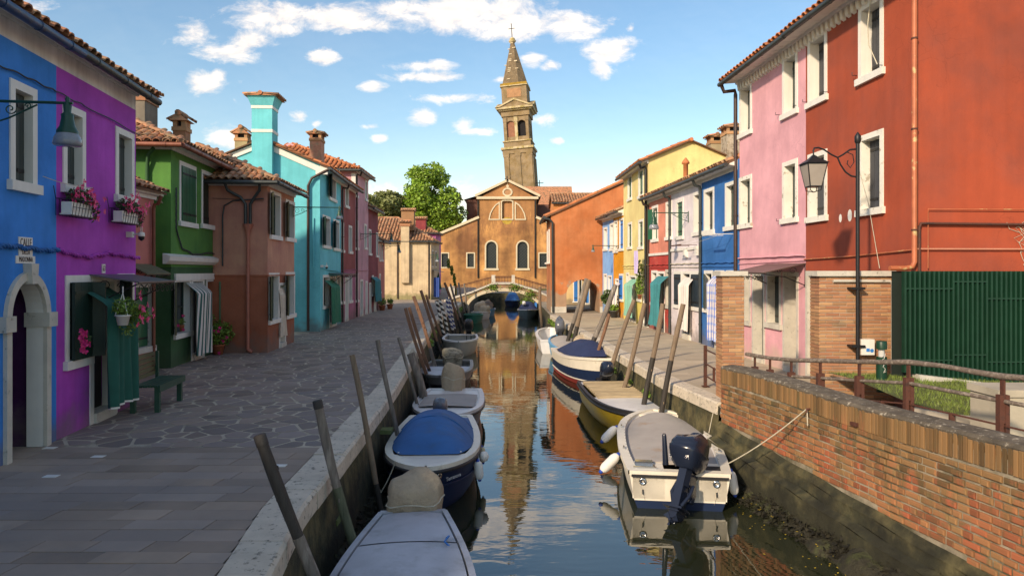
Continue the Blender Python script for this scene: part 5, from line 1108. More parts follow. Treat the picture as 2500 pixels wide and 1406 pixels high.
for i in range(n):
    p, q = pr(PA.L*i/n), pr(PA.L*(i+1)/n); b.add(p+q, [(k, (k+1) % 6, 6+(k+1) % 6, 6+k) for k in range(6)]+([(5, 4, 3, 2, 1, 0)] if i == 0 else []))
b.build('coping', m_parc, par)
singles = []; rest = []
u = 0.0; k = 0
while u < PA.L-.07:      # soldier course under the coping
    w = R.uniform(.060, .072); singles.append((u+.008, u+w-.008, ptop(u)-.30, ptop(u)-.025-R.random()*.03, R.uniform(-.008, .008))); u += w
z = .70-.315; row = 0
while z > -.95:
    hgt = R.uniform(.080, .092); u = -R.uniform(0, .2)
    while u < PA.L:
        w = R.choice((.11, .12, .23, .21, .16)); a, c = max(u, 0)+.009, min(u+w, PA.L)-.009
        if c-a > .03 and z-hgt > pbot((a+c)/2)-.03: rest.append((a, c, z-hgt+.010+R.uniform(-.004, .004), z-.009+R.uniform(-.004, .003), R.uniform(-.012, .008)))
        u += w
    z -= hgt+.003; row += 1
allb = sorted(rest, key=lambda q: -q[0]); big = allb[:]
vis = [q for q in big if q[0] < 6.9]; vis.sort(key=lambda q: -q[0]); sing = vis[:240]; others = [q for q in allb if q not in sing]
sold = sorted([q for q in singles if q[0] < 6.6], key=lambda q: -q[0])[:58]; sothers = [q for q in singles if q not in sold]
for (a, c, z0, z1, y) in sing+sold: b = MB(); b.cbox(a, c, y, .03, z0, z1, .010 if z1-z0 < .2 else .005); b.build('brick', m_old, par)
b = MB()
for (a, c, z0, z1, y) in others+sothers: b.cbox(a, c, y, .03, z0, z1, .008 if z1-z0 < .2 else .005)
b.build('bricks', m_old, par, kind='stuff')
# stone footing and mossy slope below the bricks
b = MB(); n = 36
for k, (o0, o1, f0, f1) in enumerate(((-.02, -.10, 0, -.10), (-.10, -.13, -.10, -.24), (-.13, -.26, -.24, -.30), (-.26, -.30, -.30, -.75), (-.30, -.34, -.75, -1.4))):
    for i in range(n):
        u0, u1 = PA.L*i/n, PA.L*(i+1)/n; w0, w1 = .02*sin(u0*5+k), .02*sin(u1*5+k)
        b.quad((u0, o1+w0, pbot(u0)+f1), (u1, o1+w1, pbot(u1)+f1), (u1, o0+w1, pbot(u1)+f0), (u0, o0+w0, pbot(u0)+f0))
b.quad((0, -.02, pbot(0)), (0, .1, pbot(0)), (0, .1, -1.5), (0, -.36, -1.5)); b.build('footing', m_algae, par)
u, z = PA.px(1978, 998); b = MB(); b.tube([(u, .02, z), (u, -.06, z), (u, -.06, z-.05)], .015, 6); b.tube([(u, -.05, z-.02), (u+.02, -.06, z-.12), (u+.01, -.05, z-.24)], .008, 5, 1); b.build('mooring_ring', [m_rust, m_rope], par)
u2, z2 = PA.px(2087, 1035); b = MB(); b.box(u2-.06, u2+.06, -.03, .02, z2-.025, z2+.025); b.build('iron_plate', m_rust, par)
HOOK = PA.W(u, -.06, z)
# path, bank and grass behind the parapet
pathz = lambda Y: .33*min(1, max(0, (12.0-Y)/3.0))
m_path = mat('concrete_path', (.36, .32, .26), .85, .12, 1.5, .3, 30)
b = MB(); ys = [12.7-.4*i for i in range(26)]
for a, c in zip(ys[:-1], ys[1:]):
    xa, xc = 3.83+.197*(12.55-a)+.42, 3.83+.197*(12.55-c)+.42
    b.quad((xc, c, pathz(c)), (xc+5, c, pathz(c)), (xa+5, a, pathz(a)), (xa, a, pathz(a)))
b.build('ramp_path', m_path, kind='structure')
kp = [G(2058, 972, .33), G(2200, 990, .33), G(2330, 1010, .33), G(2410, 1027, .33)]
kp = [(p.x, p.y) for p in kp]; GR = [(5.75, 12.3), (5.95, 10.9)]
gedge = [(5.70, 12.35), (6.0, 10.4), (6.35, 9.75), (6.85, 9.35), (7.4, 9.2)]
b = MB()
def grz(x, y): return .34+.28*min(1, max(0, (y-9.4)/2.2))*(1-.35*min(1, max(0, (x-6.5)/2.5)))
gq = [(x, y) for x, y in gedge]
def gfn(u, v):
    i = min(int(u*4), 3); f = u*4-i; x0 = gedge[i][0]*(1-f)+gedge[i+1][0]*f; y0 = gedge[i][1]*(1-f)+gedge[i+1][1]*f
    x1 = 7.0+ (u)*3.2; y1 = 11.78; x = x0+(x1-x0)*v; y = y0+(y1-y0)*v; return (x, y, grz(x, y)+.03*sin(x*9)*sin(y*7)*v)
b.grid(gfn, 16, 10); bank_ = b.build('grass_bank', mat('grass_soil', (.08, .095, .03), .95, .3, 3, .5, 20), kind='structure')
b = MB()
for i in range(13000):
    p = Vector(gfn(R.random(), R.random()**.9)); h_ = R.uniform(.03, .075); a = R.uniform(0, 6.28); w = .004; d = Vector((R.gauss(0, .3), R.gauss(0, .3), 1)).normalized()*h_
    b.add([p+Vector((cos(a)*w, sin(a)*w, 0)), p-Vector((cos(a)*w, sin(a)*w, 0)), p+d], [(0, 1, 2)])
b.build('grass', mat('grass_blades', (.12, .19, .03), .6, .3, 3, 0, rnd=.4, hue=.5, hv=(.22, .22, .06)), kind='stuff', label='short green grass on the bank below the green grille')
kr = T('kerb_wall', 'low concrete kerb edging the grass bank beside the path', 'kerb', (6, 10, 0))
for p, q in zip(gedge[1:-1], gedge[2:]):
    p, q = Vector(p), Vector(q); d = (q-p).normalized(); n_ = Vector((-d.y, d.x))*.06; b = MB(); b.add([(p.x-n_.x, p.y-n_.y, .2), (q.x-n_.x, q.y-n_.y, .2), (q.x+n_.x, q.y+n_.y, .2), (p.x+n_.x, p.y+n_.y, .2), (p.x-n_.x, p.y-n_.y, .40), (q.x-n_.x, q.y-n_.y, .40), (q.x+n_.x, q.y+n_.y, .40), (p.x+n_.x, p.y+n_.y, .40)], [(4,5,6,7),(0,1,5,4),(1,2,6,5),(2,3,7,6),(3,0,4,7)]); b.build('kerb_stone', m_path, kr, world=True)
bl = AT(2405, 1000, 8.6); t = T('stone_block', 'square pale concrete block at the end of the grass bank', 'block', (bl.x+.85, 9.0, .3)); b = MB(); b.box(-.60, 1.2, -.30, .25, -.1, .55); b.box(-.63, 1.23, -.33, .28, .55, .64); b.build('block_body', mat('block_concrete', (.40, .36, .28), .85, .15, 3, .4, 30), t)
# green grille on the blank wall
gr = T('green_grille', 'dark green grille of close upright bars along the blank red wall', 'grille', (7.2, 11.72, 0))
gzb = lambda x: .72-.26*(x-6.7)/2.2
x = AT(2206, 0, 11.72).x; x_end = 10.4; i = 0; mg = mat('green_enamel', (.006, .040, .022), .4, .15, 4, .1)
while x < x_end:
    b = MB(); d = .016; b.box(x-7.2-.017, x-7.2+.017, -.06, .03, gzb(x), 2.45); b.build('bar', mg, gr); x += .082; i += 1
seg = [(6.72, 7.55, 2.15, .93), (7.55, 8.1, 2.27, 1.02), (8.1, 8.9, 1.98, .9), (8.9, 10.4, 2.18, .98)]
for (x0, x1, za, zb_) in seg:
    for z in (za, zb_): b = MB(); b.box(x0-7.2, x1-7.2, -.062, -.051, z-.012, z+.012); b.build('rail', mg, gr)
b = MB(); b.add([(6.9-7.2, -.16, gzb(6.9)-.25), (10.4-7.2, -.16, gzb(10.4)-.25), (10.4-7.2, .10, gzb(10.4)-.25), (6.9-7.2, .10, gzb(6.9)-.25), (6.9-7.2, -.16, gzb(6.9)), (10.4-7.2, -.16, gzb(10.4)), (10.4-7.2, .10, gzb(10.4)), (6.9-7.2, .10, gzb(6.9))], [(4,5,6,7),(0,1,5,4),(1,2,6,5),(3,0,4,7)]); b.build('base_kerb', m_stone, gr)
b = MB(); b.box(-.62, 3.2, .10, .12, .3, 2.449); b.build('backing', mat('grille_backing', (.006, .014, .010), .8, .2, 3), gr)  # near-black sheet that paints the gaps between the bars dark
# brick walls beside the houses
def brick_wall(root, F_, u0, u1, z0, z1, mbr, n_single, name='brick', th=.35, bh=.065, side=None):
    b = MB(); b.box(u0+.012, u1-.012, .012, th-.012, z0, z1); b.build('mortar', m_mortar, root); cnt = 0; sb = MB()
    z = z0; r = 0; rows = []
    while z < z1-.03:
        zt = min(z+bh, z1); u = u0-(.125 if r % 2 else 0)
        while u < u1-.02:
            a, c = max(u, u0), min(u+.25, u1)
            if c-a > .02: rows.append((a+.004, c-.004, z+.005, zt-.005))
            u += .25
        if side is not None:
            for (a, c) in ((0, th/2), (th/2, th)) if r % 2 else ((0, th),):
                x0, x1 = (u0-.001, u0+.02) if side < 0 else (u1-.02, u1+.001); sb.box(x0, x1, a+.004, c-.004, z+.005, zt-.005)
        z += bh; r += 1
    for i, (a, c, za, zb_) in enumerate(rows):
        y = R.uniform(-.003, .003)
        if i % max(1, len(rows)//max(1, n_single)) == 0 and cnt < n_single or len(rows) <= n_single: b = MB(); b.cbox(a, c, y, .03, za, zb_, .005); b.build(name, mbr, root); cnt += 1
        else: sb.cbox(a, c, y, .03, za, zb_, .005)
    if sb.v: sb.build('bricks', mbr, root, kind='stuff')
w1 = Frame((5.60, 12.45), (7.02, 12.45)); t = T('brick_wall', 'short warm brick wall with stone cap standing against the red house', 'wall', (5.60, 12.45, 0)); brick_wall(t, w1, 0, 1.42, .0, 2.36, m_brick, 299, th=.38, side=-1)
b = MB(); b.box(-.06, 1.50, -.06, .44, 2.36, 2.455); b.build('cap_stone', m_stone, t)
b = MB(); b.tube([(-.05+.3, -.02, 2.27), (1.28, -.02, 2.27), (1.33, -.02, 2.22), (1.33, -.02, .35)], .03, 8); b.build('drain_pipe', m_stone, t)
mb_ = AT(2112, 846, 12.4); b = MB(); b.box(-.12, .12, -.14, 0, -.14, .14); q = T('meter_box', 'small cream utility box with blue stickers under the lamp post', 'box', (mb_.x, 12.44, mb_.z)); b.build('case', m_white, q)
b = MB(); b.box(-.03, .03, -.146, -.141, -.08, -.02); b.build('sticker', m_bluesh, q); b = MB(); b.lathe([(.001, 0), (.034, 0)], 12, M=Matrix.Translation((.07, -.146, -.06)) @ Matrix.Rotation(pi/2, 4, 'X')); b.build('sticker', m_bluesh, q)
w2 = Frame((4.02, 13.0), (4.42, 13.0)); t = T('brick_pillar', 'square warm brick pillar with stone cap at the start of the parapet', 'pillar', (4.00, 12.98, 0)); brick_wall(t, w2, 0, .42, 0, 2.36, m_brick, 120, th=.42, side=-1, bh=.07)
b = MB(); b.box(-.05, .47, -.05, .47, 2.36, 2.45); b.build('cap_stone', m_stone, t)
# wooden handrail on rusty posts
rail = T('railing', 'weathered wooden handrail on rusty iron posts behind the parapet', 'railing', (4.5, 12, 0)); OFF = .56
m_wood = mat('weathered_wood', (.16, .125, .10), .85, .25, 4, .8, 30, stretch=(6, 6, 6), col2=(.26, .22, .18), c2s=2)
def pw(px, py, off=OFF): u, z = PA.px(px, py, off); return PA.W(u, off, z)
ps_ = [(1822, 864), (1843, 868), (1880, 874), (1932, 879), (2003, 880), (2098, 883), (2150, 884), (2218, 884), (2300, 893), (2380, 908), (2448, 919), (2520, 924)]
hp = [pw(*q) for q in ps_]; v0 = Vector((0, 0, 0)); hp += [hp[-1]+(hp[-1]-hp[-2])*1.5]
b = MB(); b.tube(hp, [.034+.004*sin(i*2.1) for i in range(len(hp))], 9); b.build('handrail', m_wood, rail, world=True)
pp_ = [(1843, 868), (1880, 874), (1932, 879), (2003, 880), (2098, 883), (2218, 884), (2448, 919)]
posts = [pw(*q) for q in pp_]
for k, p in enumerate(posts):
    bz = pathz(p.y)-.05; b = MB(); b.box(p.x-.055, p.x-.012, p.y-.035, p.y+.035, bz, p.z-.20); b.box(p.x+.012, p.x+.055, p.y-.035, p.y+.035, bz, p.z-.20); b.box(p.x-.011, p.x+.011, p.y-.03, p.y+.03, bz+.5, p.z-.02); b.build('post', m_rust, rail, world=True)
b = MB(); mid = [Vector((p.x, p.y-.0, p.z-.27)) for p in posts]; mid.append(mid[-1]+(mid[-1]-mid[-2])*.6); b.tube(mid, .024, 8); b.build('middle_rail', m_wood, rail, world=True)
for dz in (.54, .80):
    lo = [Vector((p.x, p.y, p.z-dz)) for p in posts[3:]]; lo.append(lo[-1]+(lo[-1]-lo[-2])*.6); b = MB(); b.tube(lo, .012, 5); b.build('lower_rail', m_rust, rail, world=True)
for k in (3, 4, 5):
    p = (posts[k]+posts[k+1])/2; b = MB(); b.box(p.x-.03, p.x+.03, p.y-.015, p.y+.015, p.z-.88, p.z-.53); b.build('short_post', m_rust, rail, world=True)
r2 = T('railing', 'short rusty iron railing beside the brick pillar on the quay', 'railing', (3.9, 14.2, 0))
a = G(1722, 945); b = MB(); b.box(a.x-.03, a.x+.03, a.y-.03, a.y+.03, 0, .88); b.build('post', m_rust, r2, world=True); c = Vector((4.02, 13.1, 0)); b = MB()
b.box(a.x-.07, a.x+.07, a.y-.07, a.y+.07, .018, .03); b.build('foot_plate', m_rust, r2, world=True)
for z in (.25, .50, .80): b = MB(); b.tube([(a.x, a.y, z), (c.x, c.y, z)], .016, 5); b.build('rail', m_rust, r2, world=True)
m_ = a.lerp(c, .55); b = MB(); b.box(m_.x-.02, m_.x+.02, m_.y-.02, m_.y+.02, .25, .52); b.build('short_post', m_rust, r2, world=True)
# bollard lamp
p = AT(2152, 955, 11.6); t = T('bollard_light', 'green round bollard lamp with scribbles standing in the grass', 'bollard', (p.x, 11.6, .40)); bh = AT(2152, 832, 11.6).z-.40
b = MB(); b.lathe([(.085, 0), (.085, bh-.27)], 14); b.build('post', mg, t); b = MB(); b.lathe([(.085, bh-.14), (.085, bh-.02), (.075, bh), (.01, bh)], 14); b.build('cap', mg, t); b = MB(); b.lathe([(.05, bh-.27), (.05, bh-.14)], 12); b.build('lens', mat('clear_plastic', (.5, .5, .48), .2, 0, bump=0), t)
b = MB(); q = [(-.03, .62), (.02, .66), (.0, .58), (-.03, .56), (.03, .52), (.0, .48), (-.02, .44), (.02, .40), (-.01, .34), (.03, .36)]; b.tube([(x, -sqrt(.087**2-x*x), z) for x, z in q], .004, 4); b.build('scribble', m_white, t)

# ---------------------------------------------------------------- street lamps
def spiral(c, r0, r1, t0, t1, n=18, plane='xz'):
    out = []
    for i in range(n+1):
        k = i/n; a = t0+(t1-t0)*k; r = r0+(r1-r0)*k; out.append((c[0]+r*cos(a), c[1], c[2]+r*sin(a)))
    return out
t = T('street_lamp', 'black lamp post with scroll arm and four sided lantern in front of the red house', 'street lamp', (6.17, 12.30, 0)); px_ = lambda x, y: AT(x, y, 12.3)
P0 = px_(2094, 330); X0 = P0.x; b = MB(); b.tube([(X0, 12.3, .85), (X0, 12.3, P0.z-.1)], .034, 10); b.tube([(X0, 12.3, P0.z-.16), (X0, 12.3, P0.z-.12), (X0, 12.3, P0.z-.02), (X0, 12.3, P0.z+.05)], [.034, .055, .055, .01], 10)
for z in (2.14, 1.10): b.box(X0-.12, X0+.12, 12.26, 12.45, z-.02, z+.02)
b.build('post', m_iron, t, world=True); tip = px_(1985, 368)
b = MB(); arm = [px_(x, y) for x, y in ((2094, 364), (2075, 366), (2058, 378), (2045, 385), (2030, 378), (2012, 366), (1998, 361), (1988, 362), (1985, 370))]; b.tube(arm, .016, 6)
b.tube([px_(x, y) for x, y in ((2045, 385), (2052, 402), (2064, 420), (2078, 430), (2094, 433))], .016, 6); b.tube([px_(x, y) for x, y in ((2058, 378), (2068, 372), (2082, 378), (2085, 396), (2076, 410), (2068, 400), (2070, 392))], .009, 5)
b.build('scroll_arm', m_iron, t, world=True)
lt = [px_(x, 0).x for x in (1957, 2016)]; c = px_(1986, 400); hw = (lt[1]-lt[0])/2*.92; ztop = px_(0, 402).z; zb_ = px_(0, 456).z
b = MB(); wt, wb = hw*.86, hw*.52
cor = lambda w, z: [(c.x+sx*w, 12.3+sy*w, z) for sx, sy in ((-1, -1), (1, -1), (1, 1), (-1, 1))]
A_, B_ = cor(wb, zb_), cor(wt, ztop); b.add(A_+B_, [(0, 1, 5, 4), (1, 2, 6, 5), (2, 3, 7, 6), (3, 0, 4, 7), (3, 2, 1, 0)]); b.build('lantern_glass', mat('frosted_glass', (.32, .28, .24), .35, .1, 3, 0), t, world=True)
b = MB()
for i in range(4): b.tube([A_[i], B_[i]], .011, 5); b.tube([A_[i], A_[(i+1) % 4]], .011, 5); b.tube([B_[i], B_[(i+1) % 4]], .014, 5)
for q in ((-1, -1), (1, -1), (1, 1), (-1, 1)): b.tube([(c.x+q[0]*wb, 12.3+q[1]*wb, zb_), (c.x+q[0]*wb*.9, 12.3+q[1]*wb*.9, zb_-.07), (c.x, 12.3, zb_-.10)], .008, 5)
b.build('lantern_frame', m_iron, t, world=True); b = MB(); r0 = cor(hw*1.02, ztop+.01); r1 = cor(hw*.35, ztop+.11); r2_ = cor(.02, ztop+.17); b.add(r0+r1+r2_, [(0,1,5,4),(1,2,6,5),(2,3,7,6),(3,0,4,7),(4,5,9,8),(5,6,10,9),(6,7,11,10),(7,4,8,11)]); b.tube([(c.x, 12.3, ztop+.15), (c.x, 12.3, tip.z)], .014, 6); b.build('lantern_roof', m_iron, t, world=True)
m_gl = mat('lamp_green_enamel', (.012, .06, .035), .35, .1, 5, .05); m_lens = mat('clear_ribbed_lens', (.22, .24, .27), .12, .1, 20, .1, 40)
def wall_lamp(F_, px0, px1, py, pyb, label, mm=m_gl, scroll=.55):
    """arm perpendicular to the facade F_ at px0, lantern hanging at px1"""
    u, z = F_.px(px0, py); Pw = F_.W(u, 0, z); L = abs(px1-px0)/F*Pw.y*1.0; tipP = F_.W(u, -L, z); t = T('wall_lamp', label, 'wall lamp', tuple(Pw), F_.rz, group='bell shaped lamps on iron wall brackets')
    b = MB(); b.tube([(0, 0, 0), (0, -L-.06, 0)], .018, 8); s = scroll
    b.tube([(0, y, zz) for (y, _, zz) in [(-.03-.0, 0, -.30)]]+[(0, -.30, -.20), (0, -.62, -.03)], .011, 5)
    for (cy, cz, r0, a0, a1) in ((-.12, -.13, .11, 0, 9), (-.32, -.09, .07, 3, 11), (-.52, -.05, .04, 0, 8)): b.tube([(0, cy+(r0*(1-.8*k/16))*cos(a0+(a1-a0)*k/16), cz+(r0*(1-.8*k/16))*sin(a0+(a1-a0)*k/16)) for k in range(17)], .008, 4)
    b.box(-.03, .03, -.015, 0, -.34, .06); b.build('bracket', mm, t)
    h_ = (pyb-py)/F*tipP.y; k = h_/.56; b = MB(); b.lathe([(.015*k, .08*k), (.03*k, .05*k), (.02*k, .0), (.05*k, -.03*k), (.04*k, -.12*k), (.075*k, -.15*k), (.07*k, -.19*k), (.09*k, -.30*k), (.125*k, -.36*k), (.125*k, -.39*k)], 14, c=(0, -L, 0)); b.build('lamp_hood', mm, t)
    b = MB(); b.lathe([(.12*k, -.385*k), (.15*k, -.44*k), (.165*k, -.52*k), (.15*k, -.54*k), (.01, -.545*k)], 16, c=(0, -L, 0)); b.build('lamp_lens', m_lens, t); return t
wall_lamp(Frame((-5.70, 3.0), (-6.60, 9.89)), -45, 150, 246, 354, 'green bell shaped wall lamp hanging in front of the purple house')
wall_lamp(brown.F, 716, 827, 506, 536, 'green bell shaped wall lamp in front of the turquoise house')
wall_lamp(pinkl.F, 880, 955, 571, 592, 'bell shaped wall lamp on the tall dusty pink house', m_gl)
wall_lamp(small.F, 932, 974, 600, 618, 'bell shaped wall lamp in front of the cream house wall')
wall_lamp(whiter.F, 1681, 1595, 520, 562, 'green bell shaped wall lamp on the lilac white house')
wall_lamp(orangeh.F, 1511, 1447, 600, 616, 'bell shaped wall lamp on the amber house')
wall_lamp(Frame((-6.96, 58.8), (-6.96, 65)), 1050, 1068, 622, 640, 'small bell shaped wall lamp on the side of the cream house')

# ---------------------------------------------------------------- mooring poles
m_pole = mat('grey_mooring_wood', (.17, .145, .12), .85, .3, 3, .9, 18, stretch=(8, 8, 1), col2=(.30, .27, .23), c2s=.8); m_pold = mat('dark_wet_pole', (.035, .03, .025), .6, .3, 3, .8, 18, stretch=(8, 8, 1))
m_polb = mat('brown_pole_wood', (.19, .10, .06), .8, .25, 3, .8, 18, stretch=(8, 8, 1)); m_polt = mat('tan_pole_wood', (.20, .145, .098), .8, .25, 3, .8, 18, stretch=(8, 8, 1)); m_navy = mat('navy_paint', (.02, .045, .18), .5, .15, 5, .1)
POLES = []
def pole(pt, pb, Y, r, m, label, wet=.55, wm=None, stripes=None, cap=None, sq=False, grp='wooden mooring poles leaning in the canal'):
    side = pb[0] < CX; lim = lambda yy: (lerp_x(LQ, yy)+.07+r) if side else (lerp_x(RQ, yy)-.08-r)
    for _ in range(60):                       # step towards the viewer until the pole stands clear of the kerb
        a, c = AT(*pt, Y), AT(*pb, Y); d = (c-a).normalized(); x0 = (a+d*(a.z/-d.z)).x
        if (side and x0 >= lim(Y)) or (not side and x0 <= lim(Y)): break
        Y *= .985
    c = a+d*((a.z+1.6)/-d.z)   # down to the bed
    t = T('mooring_pole', label, 'mooring pole', tuple(c), group=grp); n = 9; L = (c-a).length
    top, bot = a-c, Vector((0, 0, 0)); wob = R.uniform(-.01, .01)
    P_ = lambda k: Vector(bot).lerp(top, k)+Vector((sin(k*5+Y)*r*.4, cos(k*4)*r*.25, 0))
    if stripes:
        b = MB(); N = 60; pts = [P_(i/N) for i in range(N+1)]; ns = 10; vs = [(p.x+r*cos(2*pi*j/ns), p.y+r*sin(2*pi*j/ns), p.z) for p in pts for j in range(ns)]; b.add(vs, [(i*ns+j, i*ns+(j+1) % ns, (i+1)*ns+(j+1) % ns, (i+1)*ns+j) for i in range(N) for j in range(ns)]); k0 = int(N*.28)
        for i in range(N):
            for j in range(ns): b.m[i*ns+j] = (2 if i < k0 else (0 if ((i*.9+j*6/ns) % 6) < 3 else 1))
        b.add(vs[-ns:], [tuple(range(ns))], 1); b.build('shaft', [m_white, stripes, m_pold], t); return t
    q = wet; b = MB(); ks = [q+(1-q)*i/6 for i in range(7)]; ns = 4 if sq else 10; b.tube([P_(k) for k in ks], [r*(1+.05*sin(k*17)) for k in ks], ns); b.build('shaft', m, t)
    b = MB(); ks = [q*i/5 for i in range(6)]; b.tube([P_(k) for k in ks], [r*1.03]*6, ns); b.build('lower_shaft', wm or m_pold, t)
    b = MB()
    for q_ in range(5):
        k = R.uniform(.3, .95); a_ = R.uniform(0, 6.28); pq = P_(k)+Vector((cos(a_)*r*.9, sin(a_)*r*.9, 0)); b.lathe([(.01, -.02), (r*.28, 0), (.01, .03)], 6, c=pq)
    b.build('knots', m, t, kind='stuff')
    if cap: b = MB(); b.tube([P_(.965), P_(1.0), P_(1.004)], [r*1.06, r*1.06, r*.8], 10); b.build('worn_top', cap, t)
    return t
pole((640, 1062), (765, 1410), 6.6, .054, m_pold, 'thick dark mooring pole closest to the bottom edge beside the silver boat', .64, m_pole, cap=m_pold)
pole((773, 978), (866, 1335), 9.2, .056, m_pole, 'thick grey mooring pole with broken top beside the quay', .60, mat('greenish_pole', (.10, .11, .065), .8, .3, 3, .8, 18, stretch=(8, 8, 1)), cap=m_pold)
pole((858, 866), (926, 1212), 11.1, .043, m_polt, 'long thin knotty pole next to the navy boat bow', .32)
pole((924, 830), (968, 1060), 14.2, .043, m_pole, 'thin grey pole between the quay and the covered navy boat', .35)
pole((972, 824), (1019, 985), 18.4, .040, m_pole, 'thin grey pole by the white and blue dinghy', .3)
pole((1003, 862), (1024, 940), 20.0, .105, m_pole, 'short stout post with a cloth hood', .4)
pole((990, 752), (1038, 905), 21.6, .062, m_polb, 'reddish brown squared pole, first of a close pair', .35, sq=True); pole((997, 750), (1050, 905), 22.6, .062, m_polb, 'reddish brown squared pole, second of a close pair', .35, sq=True)
pole((1010, 723), (1059, 882), 28, .075, m_polb, 'tallest brown squared pole beyond the close pair', .45, m_pole, sq=True); pole((1026, 709), (1076, 857), 31.6, .065, m_polb, 'slender brown pole behind the tallest squared pole', .35)
pole((1041, 720), (1077, 824), 37.0, .06, m_polb, 'slender brown pole next to the black and white striped pair', .35)
pole((1064, 733), (1088, 826), 37.6, .085, m_white, 'black and white striped pole, nearer the quay', stripes=m_black, grp='striped mooring poles'); pole((1073, 730), (1097, 824), 38.2, .085, m_white, 'black and white striped pole, nearer the water', stripes=m_black, grp='striped mooring poles')
pole((1090, 727), (1104, 800), 44.5, .085, m_white, 'blue and white striped pole, nearer the quay', stripes=m_navy, grp='striped mooring poles'); pole((1095, 729), (1110, 799), 45.2, .085, m_white, 'blue and white striped pole, nearer the water', stripes=m_navy, grp='striped mooring poles')
pole((1086, 690), (1121, 790), 47.5, .08, m_polb, 'long brown pole behind the blue striped pair', .3); pole((1099, 693), (1127, 780), 51, .07, m_pole, 'long grey pole between the striped poles and the bridge', .3); pole((1120, 690), (1134, 768), 53.5, .07, m_pole, 'grey pole standing against the left foot of the bridge', .3)
pole((1133, 692), (1140, 765), 59.6, .07, m_pole, 'thin grey pole just behind the left side of the bridge', .3)
pole((1666, 742), (1617, 1003), 14.6, .056, m_polt, 'thick pole with black lower half nearest the white motorboat', .64); pole((1616, 741), (1580, 955), 16.6, .060, m_polt, 'thick pole with black lower half beside the olive yellow boat', .62)
pole((1576, 740), (1533, 907), 20.0, .062, m_polt, 'plain tan pole between the olive yellow and the navy striped boat', .2, grp='wooden mooring poles leaning in the canal'); pole((1549, 732), (1498, 880), 22.6, .062, m_polt, 'plain tan pole behind the navy striped boat', .2)
pole((1503, 695), (1440, 850), 26.8, .085, m_pole, 'tall grey pole with dark foot beyond the light blue boat', .5); pole((1486, 766), (1458, 866), 26.6, .055, m_polb, 'short thin pole next to the tall grey pole', .4)
pole((1430, 680), (1391, 822), 31.2, .08, m_pole, 'tall pole with black foot in front of the street arch, left one', .5); pole((1437, 683), (1403, 832), 30.2, .09, m_polt, 'tall pole with black foot in front of the street arch, right one', .5)
pole((1318, 700), (1321, 772), 49, .10, m_polt, 'upright pale pole beside the right foot of the bridge', .1)
# cloth hood on the short post
b = MB(); p = AT(1003, 862, 20.0); b.grid(lambda u, v: (.16*cos(2*pi*u)*(1-.25*(1-v))*(1+.16*sin(u*2*pi*5))*min(1, v*3+.1), .16*sin(2*pi*u)*min(1, v*3+.1)*(1+.12*sin(u*2*pi*4)), .12-.62*v+.03*sin(u*14)), 24, 8)
t = T('cloth_hood', 'pale cloth tied over the short stout post', 'cloth', (p.x+.05, p.y, p.z)); b.build('cloth', mat('pale_canvas', (.46, .41, .32), .9, .12, 6, .4, 30), t)
# small green ledges on the quay wall
for i, (px, py, Y) in enumerate(((805, 1268, 8.6), (940, 1051, 12.2))):
    p = AT(px, py, Y); t = T('wall_step', ('mossy stone step jutting from the quay wall near the thick poles', 'mossy stone step jutting from the quay wall by the thin pole')[i], 'step', (p.x, Y, p.z)); b = MB(); b.box(-.22, .13, -.13, .13, -.035, .035); b.build('slab', mat('green_algae_stone', (.12, .15, .05), .8, .3, 5, .4), t)
